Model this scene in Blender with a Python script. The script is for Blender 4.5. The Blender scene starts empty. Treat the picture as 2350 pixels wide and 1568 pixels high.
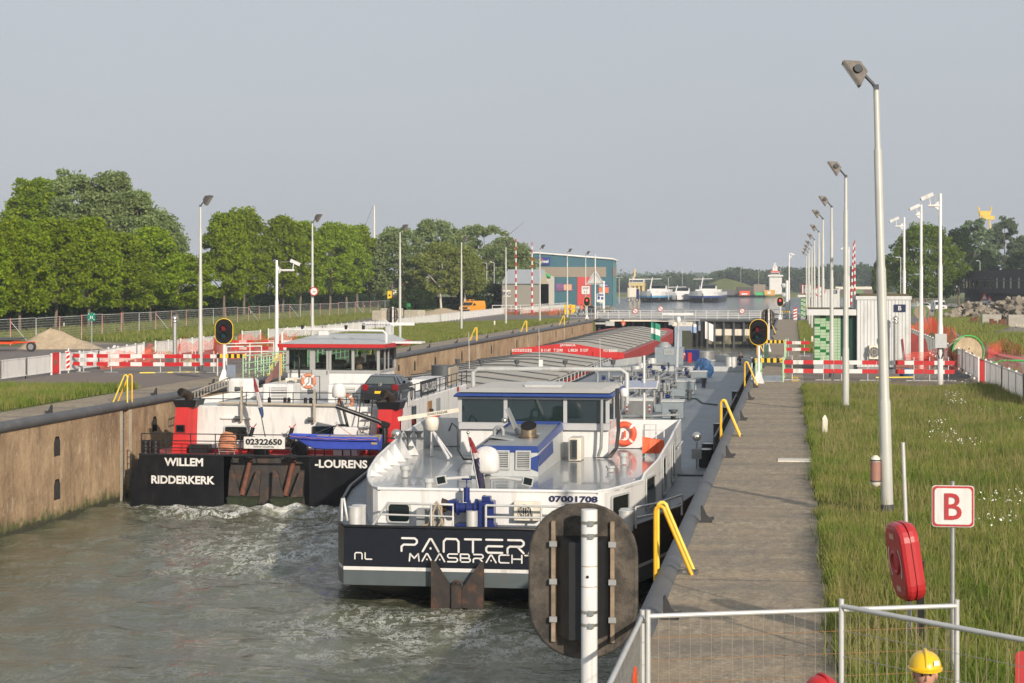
import bpy, math, random
import numpy as np
from mathutils import Vector, Matrix, noise as mnoise
random.seed(7); RNG = np.random.default_rng(7)
R = math.radians; PI = math.pi
SC = bpy.context.scene; COL = SC.collection

# ---------------------------------------------------------------- camera, sky, sun, exposure
CAMH = 4.6; YAW = R(8.2346); FPX = 4450.0
cd = bpy.data.cameras.new('camera'); cam = bpy.data.objects.new('camera', cd); COL.objects.link(cam)
cam.location = (0, 0, CAMH); cam.rotation_euler = (R(90), 0, YAW)
cd.sensor_width = 36; cd.lens = 36 * FPX / 2350; cd.shift_y = -130 / 2350
cd.clip_start = 0.5; cd.clip_end = 6000
cd.dof.use_dof = True; cd.dof.focus_distance = 68; cd.dof.aperture_fstop = 9
SC.camera = cam
SC.render.resolution_x, SC.render.resolution_y = 1024, 683
SUN_EL = R(20); SUN_AZ = R(33)          # sun behind the camera, turned this far towards +X
sdir = Vector((math.sin(SUN_AZ) * math.cos(SUN_EL), -math.cos(SUN_AZ) * math.cos(SUN_EL), math.sin(SUN_EL)))
wd = bpy.data.worlds.new('World'); SC.world = wd; wd.use_nodes = True
nt = wd.node_tree; bg = nt.nodes['Background']
sky = nt.nodes.new('ShaderNodeTexSky'); sky.sky_type = 'NISHITA'; sky.sun_disc = False
sky.sun_elevation = SUN_EL; sky.sun_rotation = PI - SUN_AZ
sky.air_density = 1.0; sky.dust_density = 3.5; sky.ozone_density = 1.6; sky.altitude = 0
hs = nt.nodes.new('ShaderNodeHueSaturation'); hs.inputs['Saturation'].default_value = 0.5
mx = nt.nodes.new('ShaderNodeMix'); mx.data_type = 'RGBA'; mx.inputs[0].default_value = 0.8
mx.inputs[7].default_value = (4.95, 5.3, 5.75, 1)
nt.links.new(sky.outputs[0], hs.inputs['Color']); nt.links.new(hs.outputs[0], mx.inputs[6])
wn = nt.nodes.new('ShaderNodeTexNoise'); wn.inputs['Scale'].default_value = 2.2; wn.inputs['Detail'].default_value = 4
wm = nt.nodes.new('ShaderNodeMapping'); wm.inputs['Scale'].default_value = (1, 1, 3.5); wt = nt.nodes.new('ShaderNodeTexCoord')
nt.links.new(wt.outputs['Generated'], wm.inputs[0]); nt.links.new(wm.outputs[0], wn.inputs['Vector'])
wr_ = nt.nodes.new('ShaderNodeMapRange'); wr_.inputs[3].default_value = .93; wr_.inputs[4].default_value = 1.07; nt.links.new(wn.outputs[0], wr_.inputs[0])
wv = nt.nodes.new('ShaderNodeHueSaturation'); nt.links.new(mx.outputs[2], wv.inputs['Color']); nt.links.new(wr_.outputs[0], wv.inputs['Value'])
nt.links.new(wv.outputs[0], bg.inputs['Color']); bg.inputs['Strength'].default_value = 0.09
sl = bpy.data.lights.new('sun', 'SUN'); sun = bpy.data.objects.new('sun', sl); COL.objects.link(sun)
sl.energy = 4.0; sl.angle = R(0.9); sl.color = (1.0, 0.87, 0.72)
sun.rotation_euler = (-sdir).to_track_quat('-Z', 'Y').to_euler(); sun.location = (20, -40, 60)
SC.view_settings.view_transform = 'Standard'; SC.view_settings.look = 'None'
SC.view_settings.exposure = 0.30; SC.view_settings.gamma = 1
SC.cycles.use_denoising = True; SC.cycles.max_bounces = 8; SC.cycles.transparent_max_bounces = 24
SC.cycles.volume_bounces = 0; SC.cycles.caustics_reflective = False; SC.cycles.caustics_refractive = False

# ---------------------------------------------------------------- helpers
_c, _s = math.cos(YAW), math.sin(YAW)
def gp(px, py, Z=0.0):                     # survey: photo pixel -> point on the level Z
    d = FPX * (CAMH - Z) / (py - 654); u = (px - 1175) / FPX * d
    return Vector((-_s * d + _c * u, _c * d + _s * u, Z))
def atY(px, Y):
    t = (px - 1175) / FPX; return Y * (t * _c - _s) / (_c + t * _s)
def atX(px, X):
    t = (px - 1175) / FPX; return X * (_c + t * _s) / (t * _c - _s)
def zat(py, X, Y): return CAMH - (py - 654) * (_c * Y - _s * X) / FPX
def pt(px, py, Y): X = atY(px, Y); return Vector((X, Y, zat(py, X, Y)))
def V(*a): return Vector(a)

class MB:
    def __init__(s): s.v = []; s.f = []; s.sm = []; s.mi = []; s.m = 0
    def add(s, vs, fs, sm=False):
        b = len(s.v); s.v += [tuple(v) for v in vs]
        for f in fs: s.f.append([i + b for i in f]); s.sm.append(sm); s.mi.append(s.m)
        return s
    def box(s, x0, x1, y0, y1, z0, z1):
        return s.add([(x0,y0,z0),(x1,y0,z0),(x1,y1,z0),(x0,y1,z0),(x0,y0,z1),(x1,y0,z1),(x1,y1,z1),(x0,y1,z1)],
                     [(3,2,1,0),(4,5,6,7),(0,1,5,4),(1,2,6,5),(2,3,7,6),(3,0,4,7)])
    def cbox(s, c, d, rz=0, M=None):
        m = M or Matrix.Rotation(rz, 3, 'Z'); c = Vector(c)
        vs = [c + m @ Vector((a*d[0]/2, b*d[1]/2, e*d[2]/2)) for e in (-1,1) for a, b in ((-1,-1),(1,-1),(1,1),(-1,1))]
        return s.add(vs, [(3,2,1,0),(4,5,6,7),(0,1,5,4),(1,2,6,5),(2,3,7,6),(3,0,4,7)])
    def bbox(s, x0, x1, y0, y1, z0, z1, b=0.02):   # box with chamfered vertical edges and top
        P = [(x0+b,y0),(x1-b,y0),(x1,y0+b),(x1,y1-b),(x1-b,y1),(x0+b,y1),(x0,y1-b),(x0,y0+b)]
        cx, cy = (x0+x1)/2, (y0+y1)/2; kx = 1-2*b/max(x1-x0,1e-3); ky = 1-2*b/max(y1-y0,1e-3)
        r2 = [(cx+(x-cx)*kx, cy+(y-cy)*ky, z1) for x, y in P]
        return s.loft([[(x,y,z0) for x,y in P], [(x,y,z1-b) for x,y in P], r2])
    def cyl(s, p0, p1, r, r1=None, n=10, sm=True, caps=True):
        p0 = Vector(p0); p1 = Vector(p1); r1 = r if r1 is None else r1
        q = (p1 - p0).to_track_quat('Z', 'Y')
        a = [p0 + q @ Vector((r*math.cos(2*PI*i/n), r*math.sin(2*PI*i/n), 0)) for i in range(n)]
        b = [p1 + q @ Vector((r1*math.cos(2*PI*i/n), r1*math.sin(2*PI*i/n), 0)) for i in range(n)]
        s.add(a + b, [(i, (i+1) % n, n+(i+1) % n, n+i) for i in range(n)], sm)
        if caps: s.add(a, [tuple(range(n))[::-1]]); s.add(b, [tuple(range(n))])
        return s
    def tube(s, P, r, n=6, closed=False):
        P = [Vector(p) for p in P]; m = len(P); rings = []
        up = None
        for i in range(m):
            a = P[i-1] if (i or closed) else P[0]; b = P[(i+1) % m] if (i < m-1 or closed) else P[-1]
            t = (b - a).normalized()
            if up is None: up = t.orthogonal().normalized()
            up = (up - t * up.dot(t)); up = up.normalized() if up.length > 1e-5 else t.orthogonal().normalized()
            w = t.cross(up)
            rr = r[i] if isinstance(r, (list, tuple)) else r
            rings.append([P[i] + up*rr*math.cos(2*PI*k/n) + w*rr*math.sin(2*PI*k/n) for k in range(n)])
        fs = []; vs = [v for g in rings for v in g]
        for i in range(m if closed else m-1):
            j = (i+1) % m
            fs += [(i*n+k, i*n+(k+1) % n, j*n+(k+1) % n, j*n+k) for k in range(n)]
        s.add(vs, fs, True)
        if not closed: s.add(rings[0], [tuple(range(n))[::-1]]); s.add(rings[-1], [tuple(range(n))])
        return s
    def loft(s, rings, sm=False, caps=True, closed=True):
        n = len(rings[0]); vs = [v for g in rings for v in g]; fs = []
        for i in range(len(rings)-1):
            for k in range(n if closed else n-1):
                fs.append((i*n+k, i*n+(k+1) % n, (i+1)*n+(k+1) % n, (i+1)*n+k))
        s.add(vs, fs, sm)
        if caps: s.add(rings[0], [tuple(range(n))[::-1]]); s.add(rings[-1], [tuple(range(n))])
        return s
    def prism(s, poly, ax, a, b):           # polygon in the other two axes, extruded along ax
        def mk(p, t): return {'x': (t, p[0], p[1]), 'y': (p[0], t, p[1]), 'z': (p[0], p[1], t)}[ax]
        return s.loft([[mk(p, a) for p in poly], [mk(p, b) for p in poly]])
    def face(s, P): return s.add(P, [tuple(range(len(P)))])
    def lathe(s, prof, c=(0,0,0), n=14, sm=True):
        c = Vector(c)
        return s.loft([[c + Vector((max(r,1e-4)*math.cos(2*PI*i/n), max(r,1e-4)*math.sin(2*PI*i/n), z)) for i in range(n)] for r, z in prof], sm)
    def torus(s, c, Rr, r, nrm=(0,0,1), n=20, m=8):
        q = Vector(nrm).to_track_quat('Z', 'Y'); c = Vector(c)
        return s.tube([c + q @ Vector((Rr*math.cos(2*PI*i/n), Rr*math.sin(2*PI*i/n), 0)) for i in range(n)], r, m, True)
    def ball(s, c, r, n=10, m=7):
        r = (r, r, r) if not isinstance(r, (tuple, list)) else r
        c = Vector(c)
        return s.loft([[c + Vector((r[0]*math.sin(PI*(j+.02)/(m+.04))*math.cos(2*PI*i/n), r[1]*math.sin(PI*(j+.02)/(m+.04))*math.sin(2*PI*i/n), -r[2]*math.cos(PI*(j+.02)/(m+.04)))) for i in range(n)] for j in range(m+1)], True)
    def build(s, name, mat, root=None):
        me = bpy.data.meshes.new(name); off = root_off(root)
        me.from_pydata([(v[0]-off[0], v[1]-off[1], v[2]-off[2]) for v in s.v], [], s.f)
        for m in (mat if isinstance(mat, (list, tuple)) else [mat]): me.materials.append(m)
        me.polygons.foreach_set('use_smooth', s.sm); me.polygons.foreach_set('material_index', s.mi)
        me.update()
        o = bpy.data.objects.new(name, me); COL.objects.link(o)
        if root is not None: o.parent = root
        return o
def root_off(o):
    t = Vector((0, 0, 0))
    while o is not None: t = t + o.location; o = o.parent
    return t
def tag(o, label=None, cat=None, group=None, kind=None):
    if label: o['label'] = label
    if cat: o['category'] = cat
    if group: o['group'] = group
    if kind: o['kind'] = kind
    return o
def thing(name, label, cat, loc=(0,0,0), group=None):
    o = bpy.data.objects.new(name, None); COL.objects.link(o); o.location = loc; o.empty_display_size = 0.3
    return tag(o, label, cat, group)
def solid(name, mb, mat, label, cat, loc=None, group=None):   # a thing of one mesh; its origin goes to its base
    if loc is None:
        a = np.array(mb.v); loc = ((a[:,0].min()+a[:,0].max())/2, (a[:,1].min()+a[:,1].max())/2, a[:,2].min())
    me = mb.build(name, mat); L = Vector(loc)
    me.data.transform(Matrix.Translation(-L)); me.location = L
    return tag(me, label, cat, group)
def dup(o, loc=None, rz=None, label=None, sc=None, group=None):
    def rec(q, par):
        c = q.copy(); COL.objects.link(c)
        if par is not None: c.parent = par
        for ch in q.children: rec(ch, c)
        return c
    c = rec(o, None)
    if loc is not None: c.location = loc
    if rz is not None: c.rotation_euler = (0, 0, rz)
    if sc is not None: c.scale = (sc, sc, sc) if not isinstance(sc, (tuple, list)) else sc
    if label: c['label'] = label
    if group: c['group'] = group
    return c

def txt(body, pos, h, mat, root, right=(1,0,0), up=(0,0,1), w=None, bold=0.0, name='lettering', al='C', shear=0):
    cu = bpy.data.curves.new('t', 'FONT'); cu.body = body; cu.size = 1; cu.align_x = 'LEFT'; cu.offset = bold; cu.shear = shear
    cu.resolution_u = 3; cu.extrude = 0.0
    ob = bpy.data.objects.new('t', cu); me0 = ob.to_mesh()
    n = len(me0.vertices); co = np.empty(n*3); me0.vertices.foreach_get('co', co); co = co.reshape(-1, 3)
    fs = [list(p.vertices) for p in me0.polygons]; ob.to_mesh_clear(); bpy.data.objects.remove(ob)
    x0, x1, y0, y1 = co[:,0].min(), co[:,0].max(), co[:,1].min(), co[:,1].max()
    sy = h / (y1 - y0); sx = (w / (x1 - x0)) if w else sy
    r = Vector(right).normalized(); u = Vector(up).normalized(); nn = r.cross(u); p = Vector(pos) + nn * 0.012
    ox = {'C': (x0+x1)/2, 'L': x0}[al]
    mb = MB(); mb.add([p + r*((q[0]-ox)*sx) + u*((q[1]-(y0+y1)/2)*sy) for q in co], fs)
    return mb.build(name, mat, root)

GL = {'P': [[(.05,1),(1.15,1),(1.35,.85),(1.35,.65),(1.15,.5),(.2,.5),(0,.35),(0,0)]],
 'A': [[(0,0),(.62,.96),(.78,.96),(1.4,0)], [(.7,.22),(.7,.26)]], 'N': [[(0,0),(0,.8),(.2,1),(1.1,1),(1.3,.8),(1.3,0)]],
 'T': [[(0,1),(1.4,1)], [(.7,1),(.7,0)]], 'E': [[(1.4,1),(0,1)], [(1.4,.5),(.15,.5),(0,.35),(0,.15),(.15,0),(1.4,0)]],
 'R': [[(.05,1),(1.2,1),(1.4,.85),(1.4,.65),(1.2,.5),(.2,.5),(0,.35),(0,0)], [(.85,.5),(1.4,0)]],
 'M': [[(0,0),(.1,.95),(.7,.35),(1.3,.95),(1.4,0)]], 'S': [[(1.4,1),(.2,1),(0,.85),(0,.65),(.2,.5),(1.2,.5),(1.4,.35),(1.4,.15),(1.2,0),(0,0)]],
 'B': [[(0,0),(0,1),(1.1,1),(1.25,.85),(1.25,.65),(1.1,.5),(0,.5)], [(1.1,.5),(1.4,.35),(1.4,.15),(1.2,0),(0,0)]],
 'C': [[(1.4,1),(.2,1),(0,.85),(0,.15),(.2,0),(1.4,0)]], 'H': [[(0,0),(0,1)], [(1.4,0),(1.4,1)], [(0,.5),(1.4,.5)]], 'L': [[(0,1),(0,.15),(.15,0),(1.2,0)]]}
def strokes(word, pos, h, w, mat, root, t=0.12):     # rounded line lettering, facing -Y
    mb = MB(); n = len(word); stepx = w / (n*1.4 + (n-1)*.45); p = Vector(pos)
    for i, ch in enumerate(word):
        for path in GL[ch]:
            q = [Vector((p.x + (i*1.85 + a)*stepx, p.y, p.z + b*h)) for a, b in path]
            for a, b in zip(q, q[1:]):
                d = (b-a); d = d.normalized() if d.length > 1e-6 else Vector((1,0,0)); nrm = Vector((-d.z, 0, d.x)) * t*h/2
                mb.face([a-nrm, b-nrm, b+nrm, a+nrm])
            for k, a in enumerate(q):
                mb.face([a + Vector((math.cos(j*PI/4)*t*h/2, -0.001*(k % 2+1), math.sin(j*PI/4)*t*h/2)) for j in range(8)])
    return mb.build('lettering', mat, root)

# ---------------------------------------------------------------- materials
MATS = {}
def mat(name, col, rough=.5, metal=0.0, var=.12, sc=3.0, bump=0.0, col2=None, spots=None, streak=None, spec=.5, coat=0, bsc=None, coord='Object'):
    if name in MATS: return MATS[name]
    m = bpy.data.materials.new(name); m.use_nodes = True; t = m.node_tree; N = t.nodes; L = t.links
    b = N['Principled BSDF']; b.inputs['Roughness'].default_value = rough; b.inputs['Metallic'].default_value = metal
    b.inputs['Specular IOR Level'].default_value = spec; b.inputs['Coat Weight'].default_value = coat
    tc = N.new('ShaderNodeTexCoord'); co = tc.outputs[coord]
    nz = N.new('ShaderNodeTexNoise'); nz.inputs['Scale'].default_value = sc; nz.inputs['Detail'].default_value = 5; nz.inputs['Roughness'].default_value = .6
    L.new(co, nz.inputs['Vector'])
    rp = N.new('ShaderNodeValToRGB'); c2 = col2 or tuple(min(1, c*(1+var)) for c in col)
    rp.color_ramp.elements[0].position = .3; rp.color_ramp.elements[1].position = .7
    rp.color_ramp.elements[0].color = tuple(c*(1-var) for c in col) + (1,) if not col2 else tuple(col) + (1,)
    rp.color_ramp.elements[1].color = tuple(c2) + (1,)
    L.new(nz.outputs[0], rp.inputs[0]); out = rp.outputs[0]
    def layer(out, c, scale, lo, hi, amt, stretch=None):
        n2 = N.new('ShaderNodeTexNoise'); n2.inputs['Scale'].default_value = scale; n2.inputs['Detail'].default_value = 6; n2.inputs['Roughness'].default_value = .65
        if stretch:
            mp = N.new('ShaderNodeMapping'); mp.inputs['Scale'].default_value = stretch; L.new(co, mp.inputs[0]); L.new(mp.outputs[0], n2.inputs['Vector'])
        else: L.new(co, n2.inputs['Vector'])
        mr = N.new('ShaderNodeMapRange'); mr.inputs[1].default_value = lo; mr.inputs[2].default_value = hi; mr.inputs[4].default_value = amt
        L.new(n2.outputs[0], mr.inputs[0])
        mxn = N.new('ShaderNodeMix'); mxn.data_type = 'RGBA'; L.new(mr.outputs[0], mxn.inputs[0]); L.new(out, mxn.inputs[6]); mxn.inputs[7].default_value = tuple(c) + (1,)
        return mxn.outputs[2]
    if spots: out = layer(out, *spots)
    if streak: out = layer(out, *streak)
    L.new(out, b.inputs['Base Color'])
    if bump:
        n3 = N.new('ShaderNodeTexNoise'); n3.inputs['Scale'].default_value = bsc or sc*6; n3.inputs['Detail'].default_value = 4; L.new(co, n3.inputs['Vector'])
        bp = N.new('ShaderNodeBump'); bp.inputs['Strength'].default_value = bump; bp.inputs['Distance'].default_value = .02
        L.new(n3.outputs[0], bp.inputs['Height']); L.new(bp.outputs[0], b.inputs['Normal'])
    MATS[name] = m; return m
DIRT = ((.20,.16,.12), 1.6, .52, .75, .5, (1.5,1.5,.25))
WHITE = mat('white_paint', (.68,.68,.67), .38, var=.03, streak=DIRT)
CREAM = mat('cream_paint', (.70,.66,.56), .45, var=.05, streak=DIRT)
HULLW = mat('ship_white', (.70,.71,.71), .3, var=.03, coat=.2, streak=((.34,.27,.19), 1.6, .55, .78, .5, (2,2,.2)))
DECKG = mat('deck_grey', (.24,.26,.275), .20, var=.12, sc=1.2, spots=((.18,.19,.20), .8, .45, .7, .6), coat=.35)
DECKB = mat('deck_box_grey', (.22,.265,.295), .45, var=.08, streak=DIRT)
PIPE = mat('pipe_grey', (.30,.31,.31), .35, .5, var=.15)
DECKM = mat('deck_steel_grey', (.15,.175,.20), .5, var=.15, sc=1.5, spots=((.12,.13,.14), 1.1, .5, .68, .7))
LGREY = mat('light_grey_paint', (.45,.47,.47), .4, var=.06, streak=DIRT)
MGREY = mat('mid_grey_paint', (.26,.28,.29), .45, var=.08, streak=DIRT)
DGREY = mat('dark_grey_paint', (.06,.068,.075), .5, var=.1)
GALV = mat('galvanised_steel', (.42,.43,.43), .42, .7, var=.15, sc=8)
GALVL = mat('pale_steel', (.55,.56,.55), .45, .25, var=.08, sc=5)
MAST = mat('mast_paint', (.45,.46,.43), .42, var=.05, sc=2, streak=((.3,.29,.25), 2.5, .5, .72, .4, (2,2,.3)))
STEEL = mat('stainless', (.6,.58,.54), .25, .9, var=.08)
BLACK = mat('black_paint', (.012,.013,.015), .4, var=.2)
BLACKM = mat('black_matt', (.010,.010,.011), .8, var=.3, spec=.2)
RUBBER = mat('rubber', (.022,.022,.024), .75, var=.3)
NAVY = mat('navy_transom', (.009,.012,.020), .35, var=.15, spec=.35, spots=((.016,.017,.02), 2, .55, .7, .6))
HULLB = mat('hull_black', (.006,.007,.010), .42, var=.3, sc=1, spec=.25, spots=((.016,.016,.016), 1.5, .5, .7, .8), streak=((.05,.04,.03), 1.4, .58, .75, .5, (1.5,1.5,.3)))
HULLG = mat('hull_grey_band', (.085,.105,.115), .4, var=.08, streak=((.12,.09,.05), 1.2, .62, .8, .5, (2,2,.3)))
BLUE = mat('royal_blue', (.010,.022,.14), .35, var=.1, coat=.2)
RBLUE = mat('roof_blue', (.02,.05,.21), .4, var=.08)
RED = mat('signal_red', (.47,.018,.022), .42, var=.1, sc=2)
SHIPRED = mat('ship_red', (.52,.03,.03), .4, var=.08, sc=1.5, streak=((.25,.02,.02), 1.2, .55, .75, .6, (1.5,1.5,.25)))
BARGERED = mat('barge_red', (.40,.035,.035), .5, var=.12, sc=.8, streak=((.24,.06,.05), .8, .5, .7, .6, (1,1,.3)))
DECKRED = mat('deck_red', (.42,.05,.05), .5, var=.12, sc=1.5)
FADRED = mat('faded_red', (.42,.035,.04), .45, var=.1)
ORANGE = mat('orange_red', (.72,.085,.02), .5, var=.08)
LIFEO = mat('lifebuoy_orange', (.72,.10,.04), .5, var=.1)
LIFEF = mat('faded_lifebuoy', (.52,.21,.12), .65, var=.15, sc=6)
YELLOW = mat('rail_yellow', (.72,.40,.015), .4, var=.08, sc=4)
LEMON = mat('lemon_yellow', (.72,.56,.08), .42, var=.08, sc=4)
VYEL = mat('helmet_yellow', (.75,.48,.01), .28, var=.03, coat=.3)
SIGY = mat('signal_yellow', (.78,.50,.02), .4, var=.05)
MINT = mat('mint_green', (.40,.62,.38), .5, var=.06)
GREEN = mat('sign_green', (.0,.20,.13), .45, var=.05)
TUBEG = mat('hose_green', (.03,.42,.08), .45, var=.06)
VANO = mat('van_orange', (.66,.28,.02), .35, var=.04)
RUST = mat('rusty_iron', (.030,.024,.021), .7, var=.3, sc=4, spots=((.14,.055,.022), 3.5, .52, .70, .8), bump=.3)
RUSTR = mat('rust_red', (.13,.05,.03), .85, var=.4, sc=6, bump=.3)
GLASS = mat('dark_glass', (.006,.012,.013), .06, var=.1, spec=.8)
GLASSB = mat('smoked_glass', (.010,.022,.024), .05, var=.3, sc=.6, spec=.9, coat=.3)
CONC = mat('concrete', (.36,.34,.30), .85, var=.12, sc=2, bump=.2, spots=((.24,.23,.20), 3, .5, .7, .7))
CONCY = mat('pale_concrete', (.46,.42,.33), .85, var=.1, sc=2, bump=.2, spots=((.33,.30,.24), 3, .5, .7, .7))
SAND = mat('sand', (.40,.32,.22), .95, var=.15, sc=3, bump=.5, spots=((.28,.22,.15), 2, .5, .7, .6))
GRAVEL = mat('dark_gravel', (.16,.15,.14), .95, var=.3, sc=8, bump=.6)
WOOD = mat('reel_wood', (.42,.33,.22), .8, var=.2, sc=3, streak=((.25,.19,.12), 3, .45, .65, .6, (6,.4,.4)))
ROPE = mat('faded_rope', (.50,.22,.13), .85, var=.25, sc=20, bump=.4)
ROPEB = mat('beige_rope', (.42,.34,.24), .85, var=.2, sc=20)
BOATB = mat('dinghy_blue', (.05,.09,.50), .42, var=.1, sc=3)
TARPB = mat('tarp_blue', (.03,.085,.20), .4, var=.3, sc=5)
TARPO = mat('tarp_orange', (.74,.10,.02), .55, var=.1, sc=3)
SKIN = mat('skin', (.50,.27,.19), .5, var=.08, sc=10)
HAIR = mat('dark_hair', (.02,.014,.01), .7)
CLOTHD = mat('dark_cloth', (.014,.014,.017), .85)
DENIM = mat('denim', (.04,.07,.14), .85, var=.2)
HIVIS = mat('hivis_orange', (.85,.14,.02), .6)
SILVER = mat('reflective_tape', (.7,.7,.68), .4)
BRICKD = None
def emis(name, col, st):
    m = bpy.data.materials.new(name); m.use_nodes = True; b = m.node_tree.nodes['Principled BSDF']
    b.inputs['Base Color'].default_value = col + (1,); b.inputs['Emission Color'].default_value = col + (1,); b.inputs['Emission Strength'].default_value = st
    MATS[name] = m; return m
LAMPR = emis('lit_red_lamp', (1.0,.05,.03), 2.2)
LENSR = mat('dull_red_lens', (.16,.008,.012), .15, var=.3, sc=40)
LENSG = mat('dull_green_lens', (.006,.035,.045), .15, var=.3, sc=40)

def nodes_mat(name):
    m = bpy.data.materials.new(name); m.use_nodes = True; MATS[name] = m
    return m, m.node_tree.nodes, m.node_tree.links, m.node_tree.nodes['Principled BSDF']
def ramp(N, L, src, stops, interp='LINEAR'):
    r = N.new('ShaderNodeValToRGB'); e = r.color_ramp.elements; r.color_ramp.interpolation = interp
    while len(e) < len(stops): e.new(.5)
    for k, (p, c) in enumerate(stops): e[k].position = p; e[k].color = tuple(c) + (1,) if len(c) == 3 else c
    L.new(src, r.inputs[0]); return r.outputs[0]
def nz(N, L, co, sc, det=5, rough=.6, stretch=None):
    if stretch:
        mp = N.new('ShaderNodeMapping'); mp.inputs['Scale'].default_value = stretch; L.new(co, mp.inputs[0]); co = mp.outputs[0]
    n = N.new('ShaderNodeTexNoise'); n.inputs['Scale'].default_value = sc; n.inputs['Detail'].default_value = det; n.inputs['Roughness'].default_value = rough
    L.new(co, n.inputs['Vector']); return n.outputs[0]
def mixc(N, L, fac, a, b, mode='MIX'):
    x = N.new('ShaderNodeMix'); x.data_type = 'RGBA'; x.blend_type = mode
    for i, v in ((0, fac), (6, a), (7, b)):
        if isinstance(v, (int, float)): x.inputs[i].default_value = v
        elif isinstance(v, tuple): x.inputs[i].default_value = v + (1,)
        else: L.new(v, x.inputs[i])
    return x.outputs[2]
def mrange(N, L, v, a, b, c=0., d=1.):
    x = N.new('ShaderNodeMapRange'); L.new(v, x.inputs[0])
    for i, q in enumerate((a, b, c, d)): x.inputs[i+1].default_value = q
    return x.outputs[0]
def mth(N, L, op, a, b=None):
    x = N.new('ShaderNodeMath'); x.operation = op
    for i, v in ((0, a), (1, b)):
        if v is None: continue
        if isinstance(v, (int, float)): x.inputs[i].default_value = v
        else: L.new(v, x.inputs[i])
    return x.outputs[0]
def bumpn(N, L, h, st, dist, b):
    x = N.new('ShaderNodeBump'); x.inputs['Strength'].default_value = st; x.inputs['Distance'].default_value = dist
    L.new(h, x.inputs['Height']); L.new(x.outputs[0], b.inputs['Normal'])
def pos(N): return N.new('ShaderNodeNewGeometry').outputs['Position']

# lock wall concrete: brown, stained, green towards the waterline
WALLM, N, L, b = nodes_mat('lock_wall_concrete'); P = pos(N)
c = ramp(N, L, nz(N, L, P, .5, 8, .7), [(.25,(.17,.105,.06)),(.5,(.37,.255,.15)),(.75,(.52,.375,.225))])
c = mixc(N, L, mrange(N, L, nz(N, L, P, 1.3, 8, .75, (1,1,.28)), .47, .66, 0, .8), c, (.15,.10,.06))
c = mixc(N, L, mrange(N, L, nz(N, L, P, 3.0, 6, .8, (1,1,.5)), .54, .70, 0, .8), c, (.58,.46,.32))
c = mixc(N, L, mrange(N, L, nz(N, L, P, 5.0, 6, .8), .6, .72, 0, .7), c, (.19,.09,.045))
sp = N.new('ShaderNodeSeparateXYZ'); L.new(P, sp.inputs[0])
alg = mth(N, L, 'ADD', mrange(N, L, sp.outputs[2], -3.8, -2.9, 1.0, 0.0), mrange(N, L, nz(N, L, P, 2.2, 8, .8, (1,1,.6)), .3, .7, -.5, .45))
c = mixc(N, L, mrange(N, L, alg, .35, .75, 0, .95), c, mixc(N, L, nz(N, L, P, 4, 5), (.05,.05,.028), (.10,.14,.02)))
wet = mth(N, L, 'ADD', mrange(N, L, sp.outputs[2], -3.80, -3.36, 1.0, 0.0), mrange(N, L, nz(N, L, P, 3.5, 8, .8, (1,.5,1)), .35, .65, -.35, .3))
c = mixc(N, L, mrange(N, L, wet, .42, .52, 0, .85), c, (.035,.034,.022))
L.new(c, b.inputs['Base Color']); b.inputs['Roughness'].default_value = .88
bumpn(N, L, nz(N, L, P, 6, 8, .7), .8, .06, b)
# exposed-aggregate quay paving
QUAY, N, L, b = nodes_mat('quay_paving'); P = pos(N)
c = ramp(N, L, nz(N, L, P, 10, 8, .95), [(.38,(.12,.10,.072)),(.5,(.37,.30,.205)),(.62,(.66,.55,.40))])
c = mixc(N, L, mrange(N, L, nz(N, L, P, 4.2, 8, .9, (1,.45,1)), .42, .58, 0, .75), c, (.15,.125,.09))
c = mixc(N, L, mrange(N, L, nz(N, L, P, .35, 6, .7, (.35,1.8,1)), .42, .62, 0, .6), c, (.135,.12,.105))
c = mixc(N, L, mrange(N, L, nz(N, L, P, .8, 6, .7), .48, .66, 0, .5), c, (.34,.25,.15))
sp = N.new('ShaderNodeSeparateXYZ'); L.new(P, sp.inputs[0])
jt = mth(N, L, 'ABSOLUTE', mth(N, L, 'SUBTRACT', mth(N, L, 'FRACT', mth(N, L, 'DIVIDE', mth(N, L, 'ADD', sp.outputs[1], -1.05), 9.77)), .0))
c = mixc(N, L, mrange(N, L, jt, .004, .0055, .85, 0), c, (.045,.042,.04))
L.new(c, b.inputs['Base Color']); b.inputs['Roughness'].default_value = .8
bumpn(N, L, nz(N, L, P, 40, 3, .7), .5, .01, b)
# block-paved apron
PAVE, N, L, b = nodes_mat('block_paving'); P = pos(N)
bt = N.new('ShaderNodeTexBrick'); bt.inputs['Scale'].default_value = 2.2; bt.inputs['Mortar Size'].default_value = .03
bt.inputs['Color1'].default_value = (.24,.185,.155,1); bt.inputs['Color2'].default_value = (.19,.15,.13,1); bt.inputs['Mortar'].default_value = (.08,.07,.06,1)
L.new(P, bt.inputs['Vector'])
c = mixc(N, L, mrange(N, L, nz(N, L, P, .7, 6, .7), .4, .7, 0, .6), bt.outputs[0], (.155,.13,.11))
L.new(c, b.inputs['Base Color']); b.inputs['Roughness'].default_value = .85
ASPH = mat('asphalt', (.16,.14,.125), .85, var=.2, sc=1.5, bump=.3, bsc=40, spots=((.21,.18,.155), .6, .5, .7, .7), coord='Object')
ROADC = mat('concrete_road', (.33,.31,.28), .9, var=.12, sc=1.2, bump=.2, spots=((.24,.22,.19), .6, .5, .68, .7))
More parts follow.
